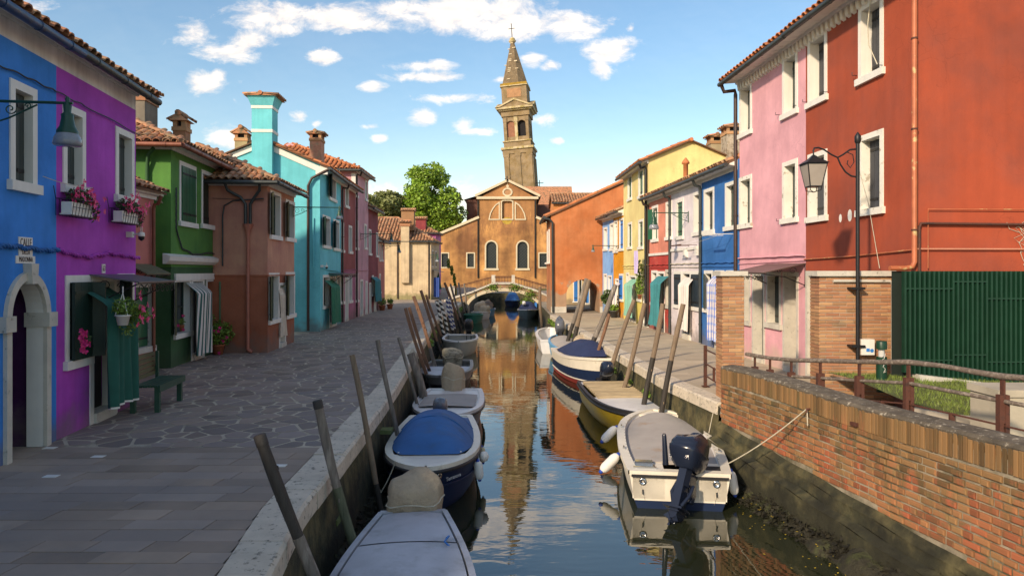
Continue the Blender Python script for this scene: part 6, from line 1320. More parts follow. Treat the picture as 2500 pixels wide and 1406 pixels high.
# ---------------------------------------------------------------- boats
def boat(name, label, stern, bow, beam, free, hull, rim, inside=None, sr=.85, blunt=2.2, sheer=.12, bands=None, rimw=.07, flare=.12, deck=None, cover=None, floor=.10, seats=0, rubrail=None):
    """stern, bow: places on the water (x, y); returns (thing, frame helpers). local y runs to the bow"""
    S, B_ = Vector(stern), Vector(bow); L = (B_-S).length; rz = atan2((B_-S).y, (B_-S).x)-pi/2
    t = T(name, label, 'boat', (S.x, S.y, WZ), rz); N = 22
    def hb(k):
        if k < .5: return beam/2*(sr+(1-sr)*sin(k/.5*pi/2))
        q = (k-.5)/.5; return beam/2*max(0.0, (1-q**blunt))**(.62)
    def sh(k): return free*(1+sheer*(2*(k-.25))**2*(1 if k > .25 else .3))
    lv = [(-.22, .05), (-.20, .62), (0.0, .84), (.22, .90), (.60, .955), (.85, .985), (1.0, 1.0)]
    def P(k, j, sd):
        z, w = lv[j]; zz = z if z <= 0 else z*sh(k); rake = .10*L*max(0, (k-.6)/.4)**2*(z if z > 0 else z*1.5); f = 1-flare*(1-w)*2
        return (sd*hb(k)*w*(1 if z > 0 else (1-.35*max(0, k-.5))), k*L+rake, zz)
    ks = [1-(1-i/N)**1.0 for i in range(N+1)]; ks = [i/N for i in range(int(N*.8))]+[.8+.2*sin(q/8*pi/2) for q in range(9)]; ks = sorted(set([k for k in ks if k <= 1]))
    b = MB(); nl = len(lv)
    for sd in (-1, 1):
        vs = [P(k, j, sd) for k in ks for j in range(nl)]; fs = []; o = len(b.v)
        for i in range(len(ks)-1):
            for j in range(nl-1):
                q = (i*nl+j, (i+1)*nl+j, (i+1)*nl+j+1, i*nl+j+1); b_ = q if sd > 0 else q[::-1]; fs.append(b_)
        b.add(vs, fs, 0, True); k0 = len(b.m)-len(fs)
        bd = bands or [0]*6
        for f_ in range(len(fs)): b.m[k0+f_] = bd[f_ % (nl-1)]
    tr = [P(0, j, -1) for j in range(nl)]+[P(0, j, 1) for j in range(nl-1, -1, -1)]
    for j in range(nl-1): b.add([P(0, j, -1), P(0, j, 1), P(0, j+1, 1), P(0, j+1, -1)], [(0, 1, 2, 3)], (bands or [0]*6)[j])
    h_ = b.build('hull', hull, t)
    # gunwale
    b = MB(); out = []
    for sd in (-1, 1):
        vs = []
        for k in ks:
            x, y, z = P(k, nl-1, sd); w = hb(k); xi = sd*max(0, w-rimw); yi = y-(rimw*.9 if w < rimw*1.5 else 0)
            vs += [(x+sd*.022, y, z-.05), (x+sd*.022, y, z+.022), (xi, yi, z+.028), (xi, yi, z-.05)]
        b.add(vs, [(i*4+j, (i+1)*4+j, (i+1)*4+(j+1) % 4, i*4+(j+1) % 4) for i in range(len(ks)-1) for j in range(4)], 0)
    x, y, z = P(0, nl-1, 1); b.box(-x, x, -.03, rimw, z-.05, z+.026)
    b.build('gunwale', rim, t)
    if rubrail is not None:
        b = MB()
        for sd in (-1, 1): b.tube([Vector(P(k, nl-1, sd))+Vector((sd*.02, .01, -.07)) for k in ks], .028, 6)
        b.tube([Vector(P(0, nl-1, -1))+Vector((0, -.02, -.07)), Vector(P(0, nl-1, 1))+Vector((0, -.02, -.07))], .028, 6); b.build('rubbing_strip', rubrail, t)
    # inside lining and floor
    if inside is not None:
        b = MB()
        for sd in (-1, 1):
            vs = []
            for k in ks: x, y, z = P(k, nl-1, sd); w = max(0, hb(k)-rimw); vs += [(sd*w, y, z-.02), (sd*w*.82*(1-.45*max(0, k-.6)), min(y-.02, k*L*.96), floor)]
            b.add(vs, [(2*i, 2*i+1, 2*i+3, 2*i+2) for i in range(len(ks)-1)], 0, True)
        kf = [k for k in ks if k < .97]; fw = lambda k: max(0, hb(k)-rimw)*.82*(1-.45*max(0, k-.6)); fl = [(fw(k), k*L*.96, floor+.001) for k in kf]+[(-fw(k), k*L*.96, floor+.001) for k in kf[::-1]]; b.add(fl, [tuple(range(len(fl)))]); b.build('inner_shell', inside, t)
    t['L'] = L
    H = dict(t=t, L=L, hb=hb, sh=sh, P=P, ks=ks, nl=nl, rimw=rimw, rz=rz)
    for i in range(seats):
        k = .18+.5*i/max(1, seats-1); b = MB(); w = hb(k)-rimw; b.box(-w, w, k*L-.12, k*L+.12, sh(k)-.16, sh(k)-.12); b.build('thwart', rim, t)
    return H
def deckp(H, k0, k1, m, dz=.0, name='deck', crown=.0, n=8, inset=0.0):
    """flat or slightly crowned deck between stations k0 and k1"""
    b = MB(); hb, sh, L, P, nl = H['hb'], H['sh'], H['L'], H['P'], H['nl']
    def fn(u, v):
        k = k0+(k1-k0)*v; w = max(.0, hb(k)-H['rimw']*.8-inset); x = (2*u-1)*w; y = P(k, nl-1, 1)[1]-(.03 if k > .97 else 0); return (x, y, sh(k)+dz+crown*(1-(2*u-1)**2))
    b.grid(fn, 8, n); b.grid(lambda u, v: (fn(u, 0)[0], fn(u, 0)[1], fn(u, 0)[2]-.06*v), 8, 1); return b.build(name, m, H['t'])
def canopy_cover(H, k0, k1, h, m, edge=.05, peak=.55, n=14, ribs=()):
    b = MB(); hb, sh, L = H['hb'], H['sh'], H['L']
    def fn(u, v):
        k = k0+(k1-k0)*v; w = max(.02, hb(k)-edge); s = 2*u-1; e = sin(pi*min(1, max(0, v/peak*.5 if v < peak else .5+(v-peak)/(1-peak)*.5)))
        z = sh(k)+.03+h*e**.75*(1-abs(s)**2.3); z += .008*sin(s*9+v*5)*e+.012*sin(v*23)*(1-abs(s)); return (s*w, k*L, z)
    b.grid(fn, 20, n*2); return b.build('canvas_cover', m, H['t'])
def outboard(t, x, y, z, s, m_c, tilt=0.0, dark=None, rz=0.0, tiller=False, big=0):
    """outboard motor; y points forward, motor hangs behind (negative y); tilt lifts the leg"""
    M = Matrix.Translation((x, y, z)) @ Matrix.Rotation(rz, 4, 'Z') @ Matrix.Rotation(-tilt, 4, 'X') @ Matrix.Scale(s, 4); dk = dark or m_black
    b = MB(); pf = [(-.10, .10, .04, .02), (.0, .17, .15, .0), (.12, .18, .19, .0), (.26, .175, .20, -.01), (.36, .155, .18, -.02), (.43, .11, .12, -.03), (.455, .03, .03, -.03)]; n = 16; vs = []; ex = .5 if big else .65
    if big: pf = [(-.20, .14, .16, .0), (-.10, .22, .28, -.0), (.02, .245, .32, -.02), (.08, .25, .33, -.03), (.10, .235, .31, -.03), (.22, .225, .31, -.04), (.31, .18, .26, -.05), (.345, .10, .15, -.06)]
    for (zz, wx, wy, oy) in pf:
        for j in range(n):
            a = 2*pi*j/n; ca, sa = cos(a), sin(a); vs.append((wx*(abs(ca)**ex)*(1 if ca > 0 else -1), oy-.12+wy*(abs(sa)**ex)*(1 if sa > 0 else -1)*(1.15 if sa < 0 else .95), zz+.35+.10*sa*(zz > .1)))
    b.add(vs, [(i*n+j, i*n+(j+1) % n, (i+1)*n+(j+1) % n, (i+1)*n+j) for i in range(len(pf)-1) for j in range(n)], 0, True, M); b.add(vs[-n:], [tuple(range(n))], 0, False, M)
    o = b.build('outboard_motor', m_c, t)
    b = MB(); b.prism([(-.09, -.02), (.09, -.02), (.10, -.14), (.06, -.26), (-.06, -.26), (-.10, -.14)], -.10, .28, 0, M); lw = 1.8 if big else 1; b.prism([(-.045*lw, -.02), (.045*lw, -.02), (.035*lw, -.26), (-.035*lw, -.26)], -.62, -.10, 0, M)
    b.box(-.10, .10, -.30, .02, -.50, -.485, 0, M); b.prism([(-.012, -.1), (.012, -.1), (.012, -.26), (-.012, -.2)], -.82, -.62, 0, M); (b.tube([(-.13, -.05, -.02), (-.15, -.12, -.2), (-.1, -.1, -.35)], .035, 6, 0, True, M), b.tube([(.13, -.05, -.05), (.15, -.15, -.22), (.08, -.2, -.40)], .03, 6, 0, True, M), b.box(-.16, .16, -.08, .04, -.30, -.16, 0, M), b.box(-.15, .15, -.34, .0, -.46, -.43, 0, M), b.prism([(-.06, .06), (.06, .06), (.05, -.22), (-.05, -.22)], -.70, -.58, 0, M)) if big else None
    b.build('motor_leg', dk, o)
    b = MB(); b.tube([(0, .06, -.64), (0, -.05, -.64), (0, -.26, -.64), (0, -.32, -.64)], [.01, .045, .045, .02], 8, 0, True, M)
    for q in range(3):
        a = q*2*pi/3; b.add([(0, -.26, -.64), (.12*cos(a), -.28, -.64+.12*sin(a)), (.12*cos(a+.7), -.31, -.64+.12*sin(a+.7)), (.03*cos(a+.9), -.30, -.64+.03*sin(a+.9))], [(0, 1, 2, 3)], 0, M=M)
    b.build('propeller', dk, o)
    b = MB(); Mb = Matrix.Translation((x, y, z)) @ Matrix.Rotation(rz, 4, 'Z') @ Matrix.Scale(s, 4)
    for q in (-.10, .07): b.box(q, q+.03, -.10, .10, -.22, .12, 0, Mb); b.tube([(q+.015, .02, .05), (q+.015, .16, .02)], .012, 5, 0, True, Mb)
    b.build('motor_bracket', dk, o)
    if tiller: b = MB(); b.tube([(.0, .05, .30), (-.03, .35, .38), (-.03, .6, .42)], [.025, .018, .024], 6, 0, True, M); b.build('tiller', dk, o)
    return o
def motor_cover(H, x, y, z, w, h, m, seed=1, l=None):
    b = MB(); l = l or w*1.1
    def fn(u, v):
        a = 2*pi*u; r = (sin(min(1, v*1.35)*pi/2)**.62)*(1-.5*max(0, v-.78)); f = 1+.11*sin(a*3+seed+v*4)*v+.06*sin(a*7+seed*2)*v+.09*(abs(sin(a*3.5+v*4+seed))-.5)*min(1, v*2)
        zz = h*max(0, cos(min(1, v)*pi/2))**.55+.035*sin(a*4+seed)*v+(.16*h*cos(a+seed)+.05*h*sin(2*a))*(1-v)*min(1, v*4); return (x+w/2*r*cos(a)*f, y+l/2*r*sin(a)*f+.06*h*(1-v), z+zz)
    b.grid(fn, 36, 14); 
    o = b.build('motor_cover', m, H['t']); b = MB(); b.tube([(lambda p: (x+(p[0]-x)*1.02, y+(p[1]-y)*1.02, p[2]))(fn(i/24, .80)) for i in range(25)], .009, 5); b.build('tie_rope', m_rope, o); return o
def fender(label, p, d, r, L, m=None, grp='white fenders with blue ends'):
    d = Vector(d).normalized(); p = Vector(p); t = T('fender', label, 'fender', tuple(p), group=grp); M = d.to_track_quat('Z', 'Y').to_matrix().to_4x4()
    b = MB(); b.lathe([(r*.45, .10*L), (r*.8, .16*L), (r, .28*L), (r, .72*L), (r*.8, .84*L), (r*.45, .90*L)], 14, M=M); b.build('body', m or m_white, t)
    b = MB(); b.lathe([(.01, 0), (r*.32, .01), (r*.47, .105*L)], 12, M=M); b.build('end_cap', m_navyb, t); b = MB(); b.lathe([(r*.47, .895*L), (r*.32, .99*L), (.01, L)], 12, M=M); b.build('end_cap', m_navyb, t); return t
def rope(pts, label, r=.010, sag=0.0, m=None):
    P = [Vector(p) for p in pts]; q = []
    for a, c in zip(P[:-1], P[1:]):
        for i in range(8): k = i/8; v = a.lerp(c, k); v.z -= sag*4*k*(1-k); q.append(v)
    q.append(P[-1]); t = MB(); t.tube([v-P[0] for v in q], r, 5); o = t.build('mooring_rope', m or m_rope); o.location = P[0]; o['label'] = label; o['category'] = 'rope'; return o
gl = dict(var=.08, vs=3, bump=.05)
m_navyb = mat('blue_fender_end', (.01, .06, .36), .4, 0, bump=0); m_gel = mat('cream_gelcoat', (.70, .65, .54), .35, **gl, col2=(.45, .40, .30), c2s=3, c2t=(.62, .74)); m_gelw = mat('white_gelcoat', (.66, .65, .63), .35, **gl, col2=(.40, .38, .34), c2s=3, c2t=(.62, .74))
m_nv = mat('navy_hull_paint', (.010, .022, .060), .5, ior=1.3, **gl); m_db = mat('deep_blue_hull', (.008, .07, .16), .3, **gl); m_gryh = mat('grey_hull', (.16, .16, .155), .4, **gl); m_silver = mat('silver_grey_deck_paint', (.40, .42, .46), .5, .14, 2, .2, 30, col2=(.28, .29, .31), c2s=2.5, c2t=(.5, .7))
m_yh = mat('olive_yellow_hull', (.34, .24, .02), .4, .2, 2, .2, 20, col2=(.12, .12, .04), c2s=2, c2t=(.5, .7)); m_lb = mat('light_blue_hull', (.10, .36, .60), .4, **gl); m_bcan = mat('blue_canvas', (.018, .12, .32), .75, .14, 2.5, .6, 7, bd=.025, col2=(.05, .10, .17), c2s=2, c2t=(.5, .75)); m_ncan = mat('navy_canvas', (.018, .030, .085), .75, .15, 3, .6, 8, bd=.03)
m_beig = mat('beige_canvas', (.48, .38, .26), .85, .22, 5, 1, 11, bd=.05, col2=(.30, .24, .17), c2s=5, c2t=(.48, .7)); m_grc = mat('grey_canvas', (.36, .33, .30), .85, .1, 2, .3, 60, col2=(.34, .22, .13), c2s=1.3, c2t=(.60, .75)); m_red = mat('red_antifoul', (.28, .04, .03), .5, .1); m_blk = mat('black_rubber', (.02, .02, .022), .5, .1); m_grn = mat('green_boat_paint', (.02, .17, .12), .4, .1); m_motb = mat('gloss_dark_motor', (.012, .018, .035), .22, 0, bump=0); m_motg = mat('grey_motor', (.10, .11, .13), .25, .1, bump=0); m_chrome = mat('chrome', (.6, .6, .6), .15, 0, bump=0, metal=1)
# silver decked boat, lower edge of the view
H = boat('silver_boat', 'silver grey decked wooden boat with beige covered motor, closest to the camera', (-1.29, 8.90), (-.85, 3.9), 1.50, .56, [m_silver], m_silver, sr=.56, blunt=3, sheer=.02, rimw=.05, flare=.2, rubrail=m_silver)
cuts = (0.015, .215, .40, .62, .9)
for i in range(4): deckp(H, cuts[i]+.004, cuts[i+1]-.004, m_silver, dz=.012+.004*(i % 2), name='deck_panel', crown=.03, n=4, inset=.03)
motor_cover(H, 0, -.18, .34, .72, .66, m_beig, 2, l=.58); S1 = H
p = H['t'].location; b = MB(); b.tube([(-.44, 1.0, .60), (-.47, 1.1, .66), (-.42, 1.15, .62), (-.50, 1.2, .56), (-.56, 1.3, .30)], .012, 6); b.build('blue_line', m_bluesh, H['t'])
# navy boat with blue canvas
H = boat('navy_boat', 'navy boat with white rim and domed blue canvas, its name lettered on the bow', (-1.50, 14.4), (-1.30, 10.5), 1.60, .64, [m_nv, m_nv], m_gel, sr=.80, blunt=3.4, sheer=.10, rimw=.10, flare=.3, rubrail=m_blk, inside=m_gelw)
deckp(H, .83, .995, m_gel, dz=.022, name='fore_deck'); deckp(H, .0, .16, m_gelw, dz=.0, name='aft_deck'); canopy_cover(H, .08, .89, .47, m_bcan, edge=.10, peak=.60)
for kk in (.34, .62):
    b = MB(); w = NBW = H['hb'](kk)-.10; e_ = sin(pi*min(1, (kk-.08)/.81/.6*.5 if (kk-.08)/.81 < .6 else .5+((kk-.08)/.81-.6)/.4*.5)); b.tube([(q/8*w, kk*H['L'], H['sh'](kk)+.036+.47*e_**.75*(1-abs(q/8)**2.3)) for q in range(-8, 9)], .010, 5); b.build('cover_hoop', m_bcan, H['t'])
for sd in (-1, 1):
    b = MB(); b.tube([Vector(H['P'](k, 4, sd))+Vector((sd*.012, 0, -.02)) for k in H['ks']], .018, 6); b.build('hull_moulding', m_nv, H['t'])
b = MB(); k = 1.0; b.tube([Vector(H['P'](1, j, 1))+Vector((0, .02, 0)) for j in (1, 2, 3, 4, 5)], .015, 6); b.build('stem_band', m_chrome, H['t'])
outboard(H['t'], 0, -.05, .56, .85, m_motg, tilt=1.0)
for i in range(6): b = MB(); b.lathe([(.01, .012), (.016, 0)], 8, c=(-.5+i*.2, H['L']*.872, H['sh'](.88)+.045)); b.build('press_stud', m_white, H['t'])
k = .966; q = Vector(H['P'](k, 5, -1)); q2 = Vector(H['P'](.93, 5, -1)); tx = (q-q2).normalized(); nrm = Vector((-tx.y, tx.x, 0)).normalized()
X_ = Vector((tx.x, tx.y, 0)).normalized(); X_ = -X_ if (X_.x > 0) else X_; Zv = Vector((0, 0, 1)); Yn = X_.cross(Zv)
c0 = Vector(H['P'](.95, 4, -1)).lerp(Vector(H['P'](.95, 5, -1)), .5); o_ = Vector((c0.x, c0.y, 0)).normalized()
ang = atan2(c0.y-3.9, c0.x); on = (c0-Vector((0, 3.4, c0.z))).normalized()
M = Matrix.Translation(c0+Vector((on.x, on.y, 0))*.06) @ Matrix((X_, Zv, -Yn if (-Yn).dot(on) > 0 else Yn)).transposed().to_4x4()
text('Terranova', .085, M @ Matrix.Shear('XZ', 4, (0, 0)), mat('lettering_grey', (.5, .5, .5), .5, 0, bump=0), 'lettering', H['t'], ext=.003)
for sd in (-1, 1):
    c1 = Vector(H['P'](.985, 5, sd)); b = MB(); b.lathe([(.02, .0), (.035, .006), (.045, 0)], 10, M=Matrix.Translation(c1+Vector((sd*.015, .02, -.03))) @ Vector((sd*.7, .7, 0)).to_track_quat('Z', 'Y').to_matrix().to_4x4()); b.build('hawse_ring', m_chrome, H['t'])
NB = H
# white and blue dinghy
H = boat('white_blue_dinghy', 'dinghy with white deck, blue hull and beige hatch cloth behind the navy boat', (-1.55, 18.5), (-1.52, 15.1), 1.66, .50, [m_db], m_gelw, sr=.86, blunt=3, sheer=.05, rimw=.10, flare=.25, rubrail=m_blk, inside=m_gelw)
deckp(H, .0, .995, m_gelw, dz=-.0, name='deck'); b = MB(); hb = H['hb']; b.grid(lambda u, v: ((2*u-1)*.66, 1.1+1.55*v, .555+.03*(1-(2*u-1)**2)+.006*sin(v*9+u*7)), 10, 8); b.build('hatch_cloth', m_grc, H['t'])
motor_cover(H, .02, .05, .40, .62, .78, m_beig, 5, l=.5)
# dark grey boat
H = boat('dark_grey_boat', 'dark grey boat with a camouflage covered motor next to the cloth hooded post', (-2.08, 23.9), (-2.08, 20.0), 1.6, .58, [m_blk, m_gryh], m_gryh, sr=.85, blunt=3, sheer=.08, rimw=.09, inside=m_gryh, bands=[0, 0, 0, 0, 1, 1]); deckp(H, .35, .99, m_silver, dz=-.02, name='deck'); motor_cover(H, 0, .1, .45, .72, .55, mat('camo_canvas', (.26, .24, .18), .9, .2, 8, .3, col2=(.12, .11, .08), c2s=9), 7, l=.6)
# pale grey boat
H = boat('pale_grey_boat', 'pale grey open boat with white rim and black motor at the left quay', (-2.45, 33.2), (-2.30, 29.5), 1.62, .62, [m_gryh, mat('pale_grey_hull', (.36, .35, .31), .4, **gl)], m_gelw, sr=.9, blunt=2.4, sheer=.06, rimw=.09, inside=m_gryh, bands=[0, 0, 1, 1, 1, 1], flare=.35); outboard(H['t'], -.35, -.1, .62, 1.25, m_blk, tilt=1.0)
# green boat and the covered ones beyond
H = boat('green_boat', 'small green open boat near the left side of the bridge', (-2.9, 51.5), (-2.75, 48.2), 1.45, .50, [m_grn], m_grn, sr=.8, blunt=2.4, inside=m_grn, seats=2)
H = boat('covered_boat', 'pale boat heaped with beige covers beyond the small green boat', (-2.4, 54.6), (-2.5, 51.8), 1.5, .50, [m_gelw], m_gelw, sr=.85, inside=m_gelw); motor_cover(H, .1, .6, .5, .9, .8, m_beig, 3); motor_cover(H, -.4, 1.8, .45, .8, .6, m_beig, 4)
H = boat('far_blue_boat', 'light blue boat with dark covers tucked by the left foot of the bridge', (-2.1, 59.0), (-2.2, 55.2), 1.5, .5, [m_lb], m_lb, sr=.85, inside=m_ncan); motor_cover(H, 0, 1.4, .4, 1.0, .7, m_grc, 8); motor_cover(H, .1, .2, .4, .7, .8, m_beig, 9)
H = boat('blue_white_boat', 'grey green boat with blue and white covers by the right foot of the bridge', (1.35, 57.2), (1.20, 52.6), 1.65, .60, [mat('grey_green_hull', (.10, .14, .15), .4, **gl)], m_gelw, sr=.88, blunt=2.8, inside=m_gelw); canopy_cover(H, .05, .72, .62, m_ncan, edge=.05, peak=.6); b = MB(); b.box(-.72, -.55, .6, 2.4, .62, 1.15); b.build('blue_panel', m_bluesh, H['t']); outboard(H['t'], .3, 2.9, .95, .8, m_gelw, tilt=1.3)
H = boat('dark_blue_boat', 'dark boat with a blue canopy seen under the bridge arch', (-.0, 78-2.5), (.1, 71), 1.7, .5, [m_nv], m_nv, sr=.85, inside=m_nv); canopy_cover(H, .1, .9, 1.0, m_bcan, peak=.5)
# right side: white boat with grey motor
H = boat('white_motorboat', 'white open boat with a tilted grey motor, farthest at the right quay', (2.0, 30.6), (1.95, 35.2), 1.62, .60, [m_gelw], m_gelw, sr=.92, blunt=3, inside=m_gelw, rimw=.10); outboard(H['t'], .15, -.02, .58, 1.25, m_motg, tilt=.35, tiller=True)
# light blue boat
H = boat('light_blue_boat', 'light blue boat with grey cover and cream hooded motor at the right quay', (2.65, 26.3), (2.15, 31.0), 1.5, .60, [m_lb, mat('bottom_paint', (.30, .32, .22), .5)], m_lb, sr=.82, blunt=2.6, inside=m_grc, bands=[1, 1, 1, 0, 0, 0]); deckp(H, .12, .8, m_grc, dz=.0, name='canvas_cover', crown=.18); motor_cover(H, .05, -.05, .35, .72, .85, m_beig, 11, l=.5)
# navy, white and red boat
H = boat('navy_white_boat', 'boat with navy canvas, cream topsides, dark band and red waterline at the right quay', (2.15, 25.9), (3.02, 21.25), 1.75, .78, [m_red, m_nv, m_gel], m_gel, sr=.78, blunt=2.6, sheer=.14, inside=m_gelw, rimw=.12, bands=[0, 0, 0, 1, 2, 2], flare=.3); canopy_cover(H, .06, .88, .50, m_ncan, edge=.16, peak=.5)
for j, mm in ((2, m_red), (3, m_gel)):
    for sd in (-1, 1): b = MB(); b.tube([Vector(H['P'](k, j, sd))+Vector((sd*.01, 0, .0 if j == 3 else .05)) for k in H['ks']], .02, 5); b.build('stripe', mm, H['t'])
# olive yellow boat with slatted hatch
H = boat('olive_boat', 'olive yellow boat with a slatted wooden hatch and white fore deck', (2.62, 19.5), (2.88, 15.3), 1.62, .55, [m_yh], m_blk, sr=.92, blunt=3.4, sheer=.04, rimw=.05, flare=.3, rubrail=m_blk, inside=m_gelw, bands=[0]*6)
deckp(H, .60, .995, m_gelw, dz=.01, name='fore_deck', crown=.02); deckp(H, 0, .12, m_gelw, dz=.0, name='aft_deck')
m_slat = mat('worn_slat_wood', (.36, .28, .17), .8, .2, 3, .6, 20, stretch=(1, 8, 8), rnd=.12)
for i in range(11):
    y = .45+i*.215; b = MB(); b.ext([(y, .60), (y+.04, .645), (y+.11, .645), (y+.15, .60), (y+.15, .575), (y, .575)], -.68+R.uniform(-.02, .02), .68); b.build('slat', m_slat, H['t'])
for x in (-.5, .5): b = MB(); b.box(x-.03, x+.03, .45, 2.8, .56, .574); b.build('batten', m_slat, H['t'])
outboard(H['t'], -.02, -.05, .55, 1.05, m_motb, tilt=1.05)
# big cream motorboat
H = boat('cream_motorboat', 'cream motorboat with large dark outboard motor moored by the brick parapet', (2.60, 10.6), (3.12, 14.5), 1.78, .56, [m_nv, m_gel], m_gel, sr=.86, blunt=3.8, sheer=.10, rimw=.13, flare=.2, inside=m_gelw, bands=[0, 0, 0, 1, 1, 1]); CBt = H['t']; CB = H
deckp(H, .14, .93, m_grc, dz=-.055, name='canvas_cover', crown=.10, n=12, inset=.03); deckp(H, .925, .99, m_gel, dz=.0, name='bow_deck')
tp = H['sh'](0)
b = MB(); w = H['hb'](0)-.05; b.box(-w, -.22, 0, .62, .15, tp+.0); b.box(.22, w, 0, .62, .15, tp+.0); b.box(-.219, .219, .02, .62, .12, tp-.20); b.build('aft_deck', m_gel, H['t'])
for sx in (-1, 1):
    b = MB()
    for i in range(6): b.box(sx*.52-.17, sx*.52+.17, .12+i*.055, .145+i*.055, tp+.001, tp+.014)
    b.build('vent_slats', m_blk if sx > 0 else m_chrome, H['t']); b = MB(); b.lathe([(.02, 0), (.035, .012), (.055, .012), (.06, 0)], 14, M=Matrix.Translation((sx*.56, -.006, tp*.74)) @ Matrix.Rotation(pi/2, 4, 'X')); b.build('drain_ring', m_chrome, H['t']); b = MB(); b.tube([(sx*.56, -.01, tp*.52), (sx*.56, -.03, tp*.40)], .012, 5); b.build('towing_eye', m_iron, H['t'])
b = MB(); b.box(-.70, -.34, .10, .16, tp+.02, tp+.05); b.box(-.66, -.38, .38, .50, tp+.015, tp+.06); b.build('boarding_ladder', m_chrome, H['t'])
b = MB(); b.box(-.74, .28, -.035, .0, tp-.06, tp-.02) if False else b.box(-w-.02, w+.02, -.045, -.031, tp-.07, tp-.03); b.build('transom_strip', m_blk, H['t'])
outboard(H['t'], .10, -.14, tp-.10, 1.0, m_motb, tilt=.55, dark=m_motb, rz=-.55, big=1)
b = MB(); b.tube([(-.20, .12, tp+.1), (-.22, .14, tp+.55), (-.22, .14, tp+.58)], [.05, .035, .02], 8); b.build('tiller_arm', m_motb, H['t'])
for sd in (-1, 1):
    b = MB()
    for i in range(14): k = .2+.65*i/13; x, y, z = H['P'](k, 6, sd); b.box(x-sd*.12-.008, x-sd*.12+.008, y-.008, y+.008, z+.02, z+.04)
    b.build('cover_studs', m_chrome, H['t'], kind='stuff')
for kk, sd in ((.33, -1), (.33, 1), (.7, -1), (.7, 1)):
    x, y, z = H['P'](kk, 6, sd); b = MB(); b.tube([(x-sd*.06, y-.07, z+.06), (x-sd*.06, y+.07, z+.06)], .012, 5); b.box(x-sd*.06-.02, x-sd*.06+.02, y-.02, y+.02, z+.02, z+.06); b.build('cleat', m_chrome, H['t'])
RM = Matrix.Translation(H['t'].location) @ Matrix.Rotation(H['rz'], 4, 'Z')
fl = lambda k, sd, dz=0: RM @ (Vector(H['P'](k, 6, sd))+Vector((sd*.03, 0, dz)))
fender('white fender with blue ends near the bow of the cream motorboat, canal side', fl(.74, -1, .0), (-.75, -.35, -.62), .085, .50); fender('white fender with blue ends near the stern of the cream motorboat, canal side', fl(.28, -1, .0), (-.75, -.30, -.62), .085, .50)
fender('white fender with blue top between the cream motorboat and the wall, by the bow', fl(.60, 1, 0), (.25, -.3, -1), .085, .50); fender('white fender with blue top between the cream motorboat and the wall, by the stern', fl(.10, 1, 0), (.15, -.1, -1), .075, .45)
rope([fl(.16, 1, .02), HOOK], 'pale rope from the cream motorboat to the ring on the brick parapet', .010, .05)
rope([fl(.66, 1, .02), Vector((3.72, 12.9, -.6)), Vector((3.80, 12.75, .02))], 'pale rope from the cream motorboat up to the quay edge', .010, .0)
H = NB; RM = Matrix.Translation(H['t'].location) @ Matrix.Rotation(H['rz'], 4, 'Z'); nf = lambda k, sd, dz=0: RM @ (Vector(H['P'](k, 6, sd))+Vector((sd*.04, 0, dz)))
fender('white fender with a bright blue end hanging by the bow of the navy boat', nf(.78, -1, -.12), (.10, .05, -1), .075, .38); fender('small cream fender hanging amidships on the navy boat', nf(.60, -1, -.05), (.1, 0, -1), .06, .34, mat('old_cream_plastic', (.45, .38, .24), .6), grp='cream fenders on the navy boat')
b = MB(); p = nf(.70, -1, -.16); t = T('ball_fender', 'round white ball fender between the long fenders of the navy boat', 'fender', tuple(p)); b.lathe([(.01, -.09), (.06, -.07), (.09, 0), (.06, .07), (.01, .09)], 14, c=(.06, 0, 0)); b.build('ball', m_white, t)
rope([nf(.93, 1, .0), nf(.93, 1, -.45)+Vector((-.22, -.0, 0)), AT(914, 1150, 10.9)], 'pale rope from the navy boat bow to the knotty pole', .009, .03)
rope([Vector((-2.33, 16.6, -.70)), Vector((-2.42, 17.0, -.95)), AT(1012, 955, 18.0)], 'white rope from the white and blue dinghy to a pole', .014, .05)
rope([Vector((3.55, 16.3, -.68)), Vector((3.45, 15.5, -.9)), AT(1625, 985, 14.7)], 'white rope from the olive yellow boat to the thick pole', .012, .05)

# ---------------------------------------------------------------- curtains, canopies, plants and small things
def curtain(name, label, F_, p0, p1, zt, zb, out, mats, cols=36, mf=None, folds=5, amp=.05, tilt=.0, top_in=True, hem=None, narrow=1.0):
    """cloth hanging before a door from p0 to p1 (u); bulges out of the wall by out"""
    t = T(name, label, 'curtain', tuple(F_.W((p0+p1)/2, -out, zb)), F_.rz); uc = (p0+p1)/2
    def fn(u, v):
        w = (p1-p0)*(narrow+(1-narrow)*abs(2*v-1) if narrow < 1 else 1); x = (u-.5)*w+tilt*(1-v)
        tin = min(1, (1-v)/.14) if top_in else 1; y = -(out)*tin+amp*sin(u*folds*2*pi+v*1.5)*tin*(1-.3*v)+amp*.4*sin(u*folds*4.3+v*3)*tin
        return (x, y+out, (zb-zb)+(zt-zb)*v-(.0 if v > .9 else .015*sin(u*9)*(1-v)))
    b = MB(); b.grid(fn, cols, 26, mf=mf); o = b.build('cloth', mats, t)
    if hem: b = MB(); b.grid(lambda u, v: (fn(u, 0)[0], fn(u, 0)[1]-.004, fn(u, 0)[2]-.02+.03*v), cols, 1); b.build('hem', hem, t)
    return t
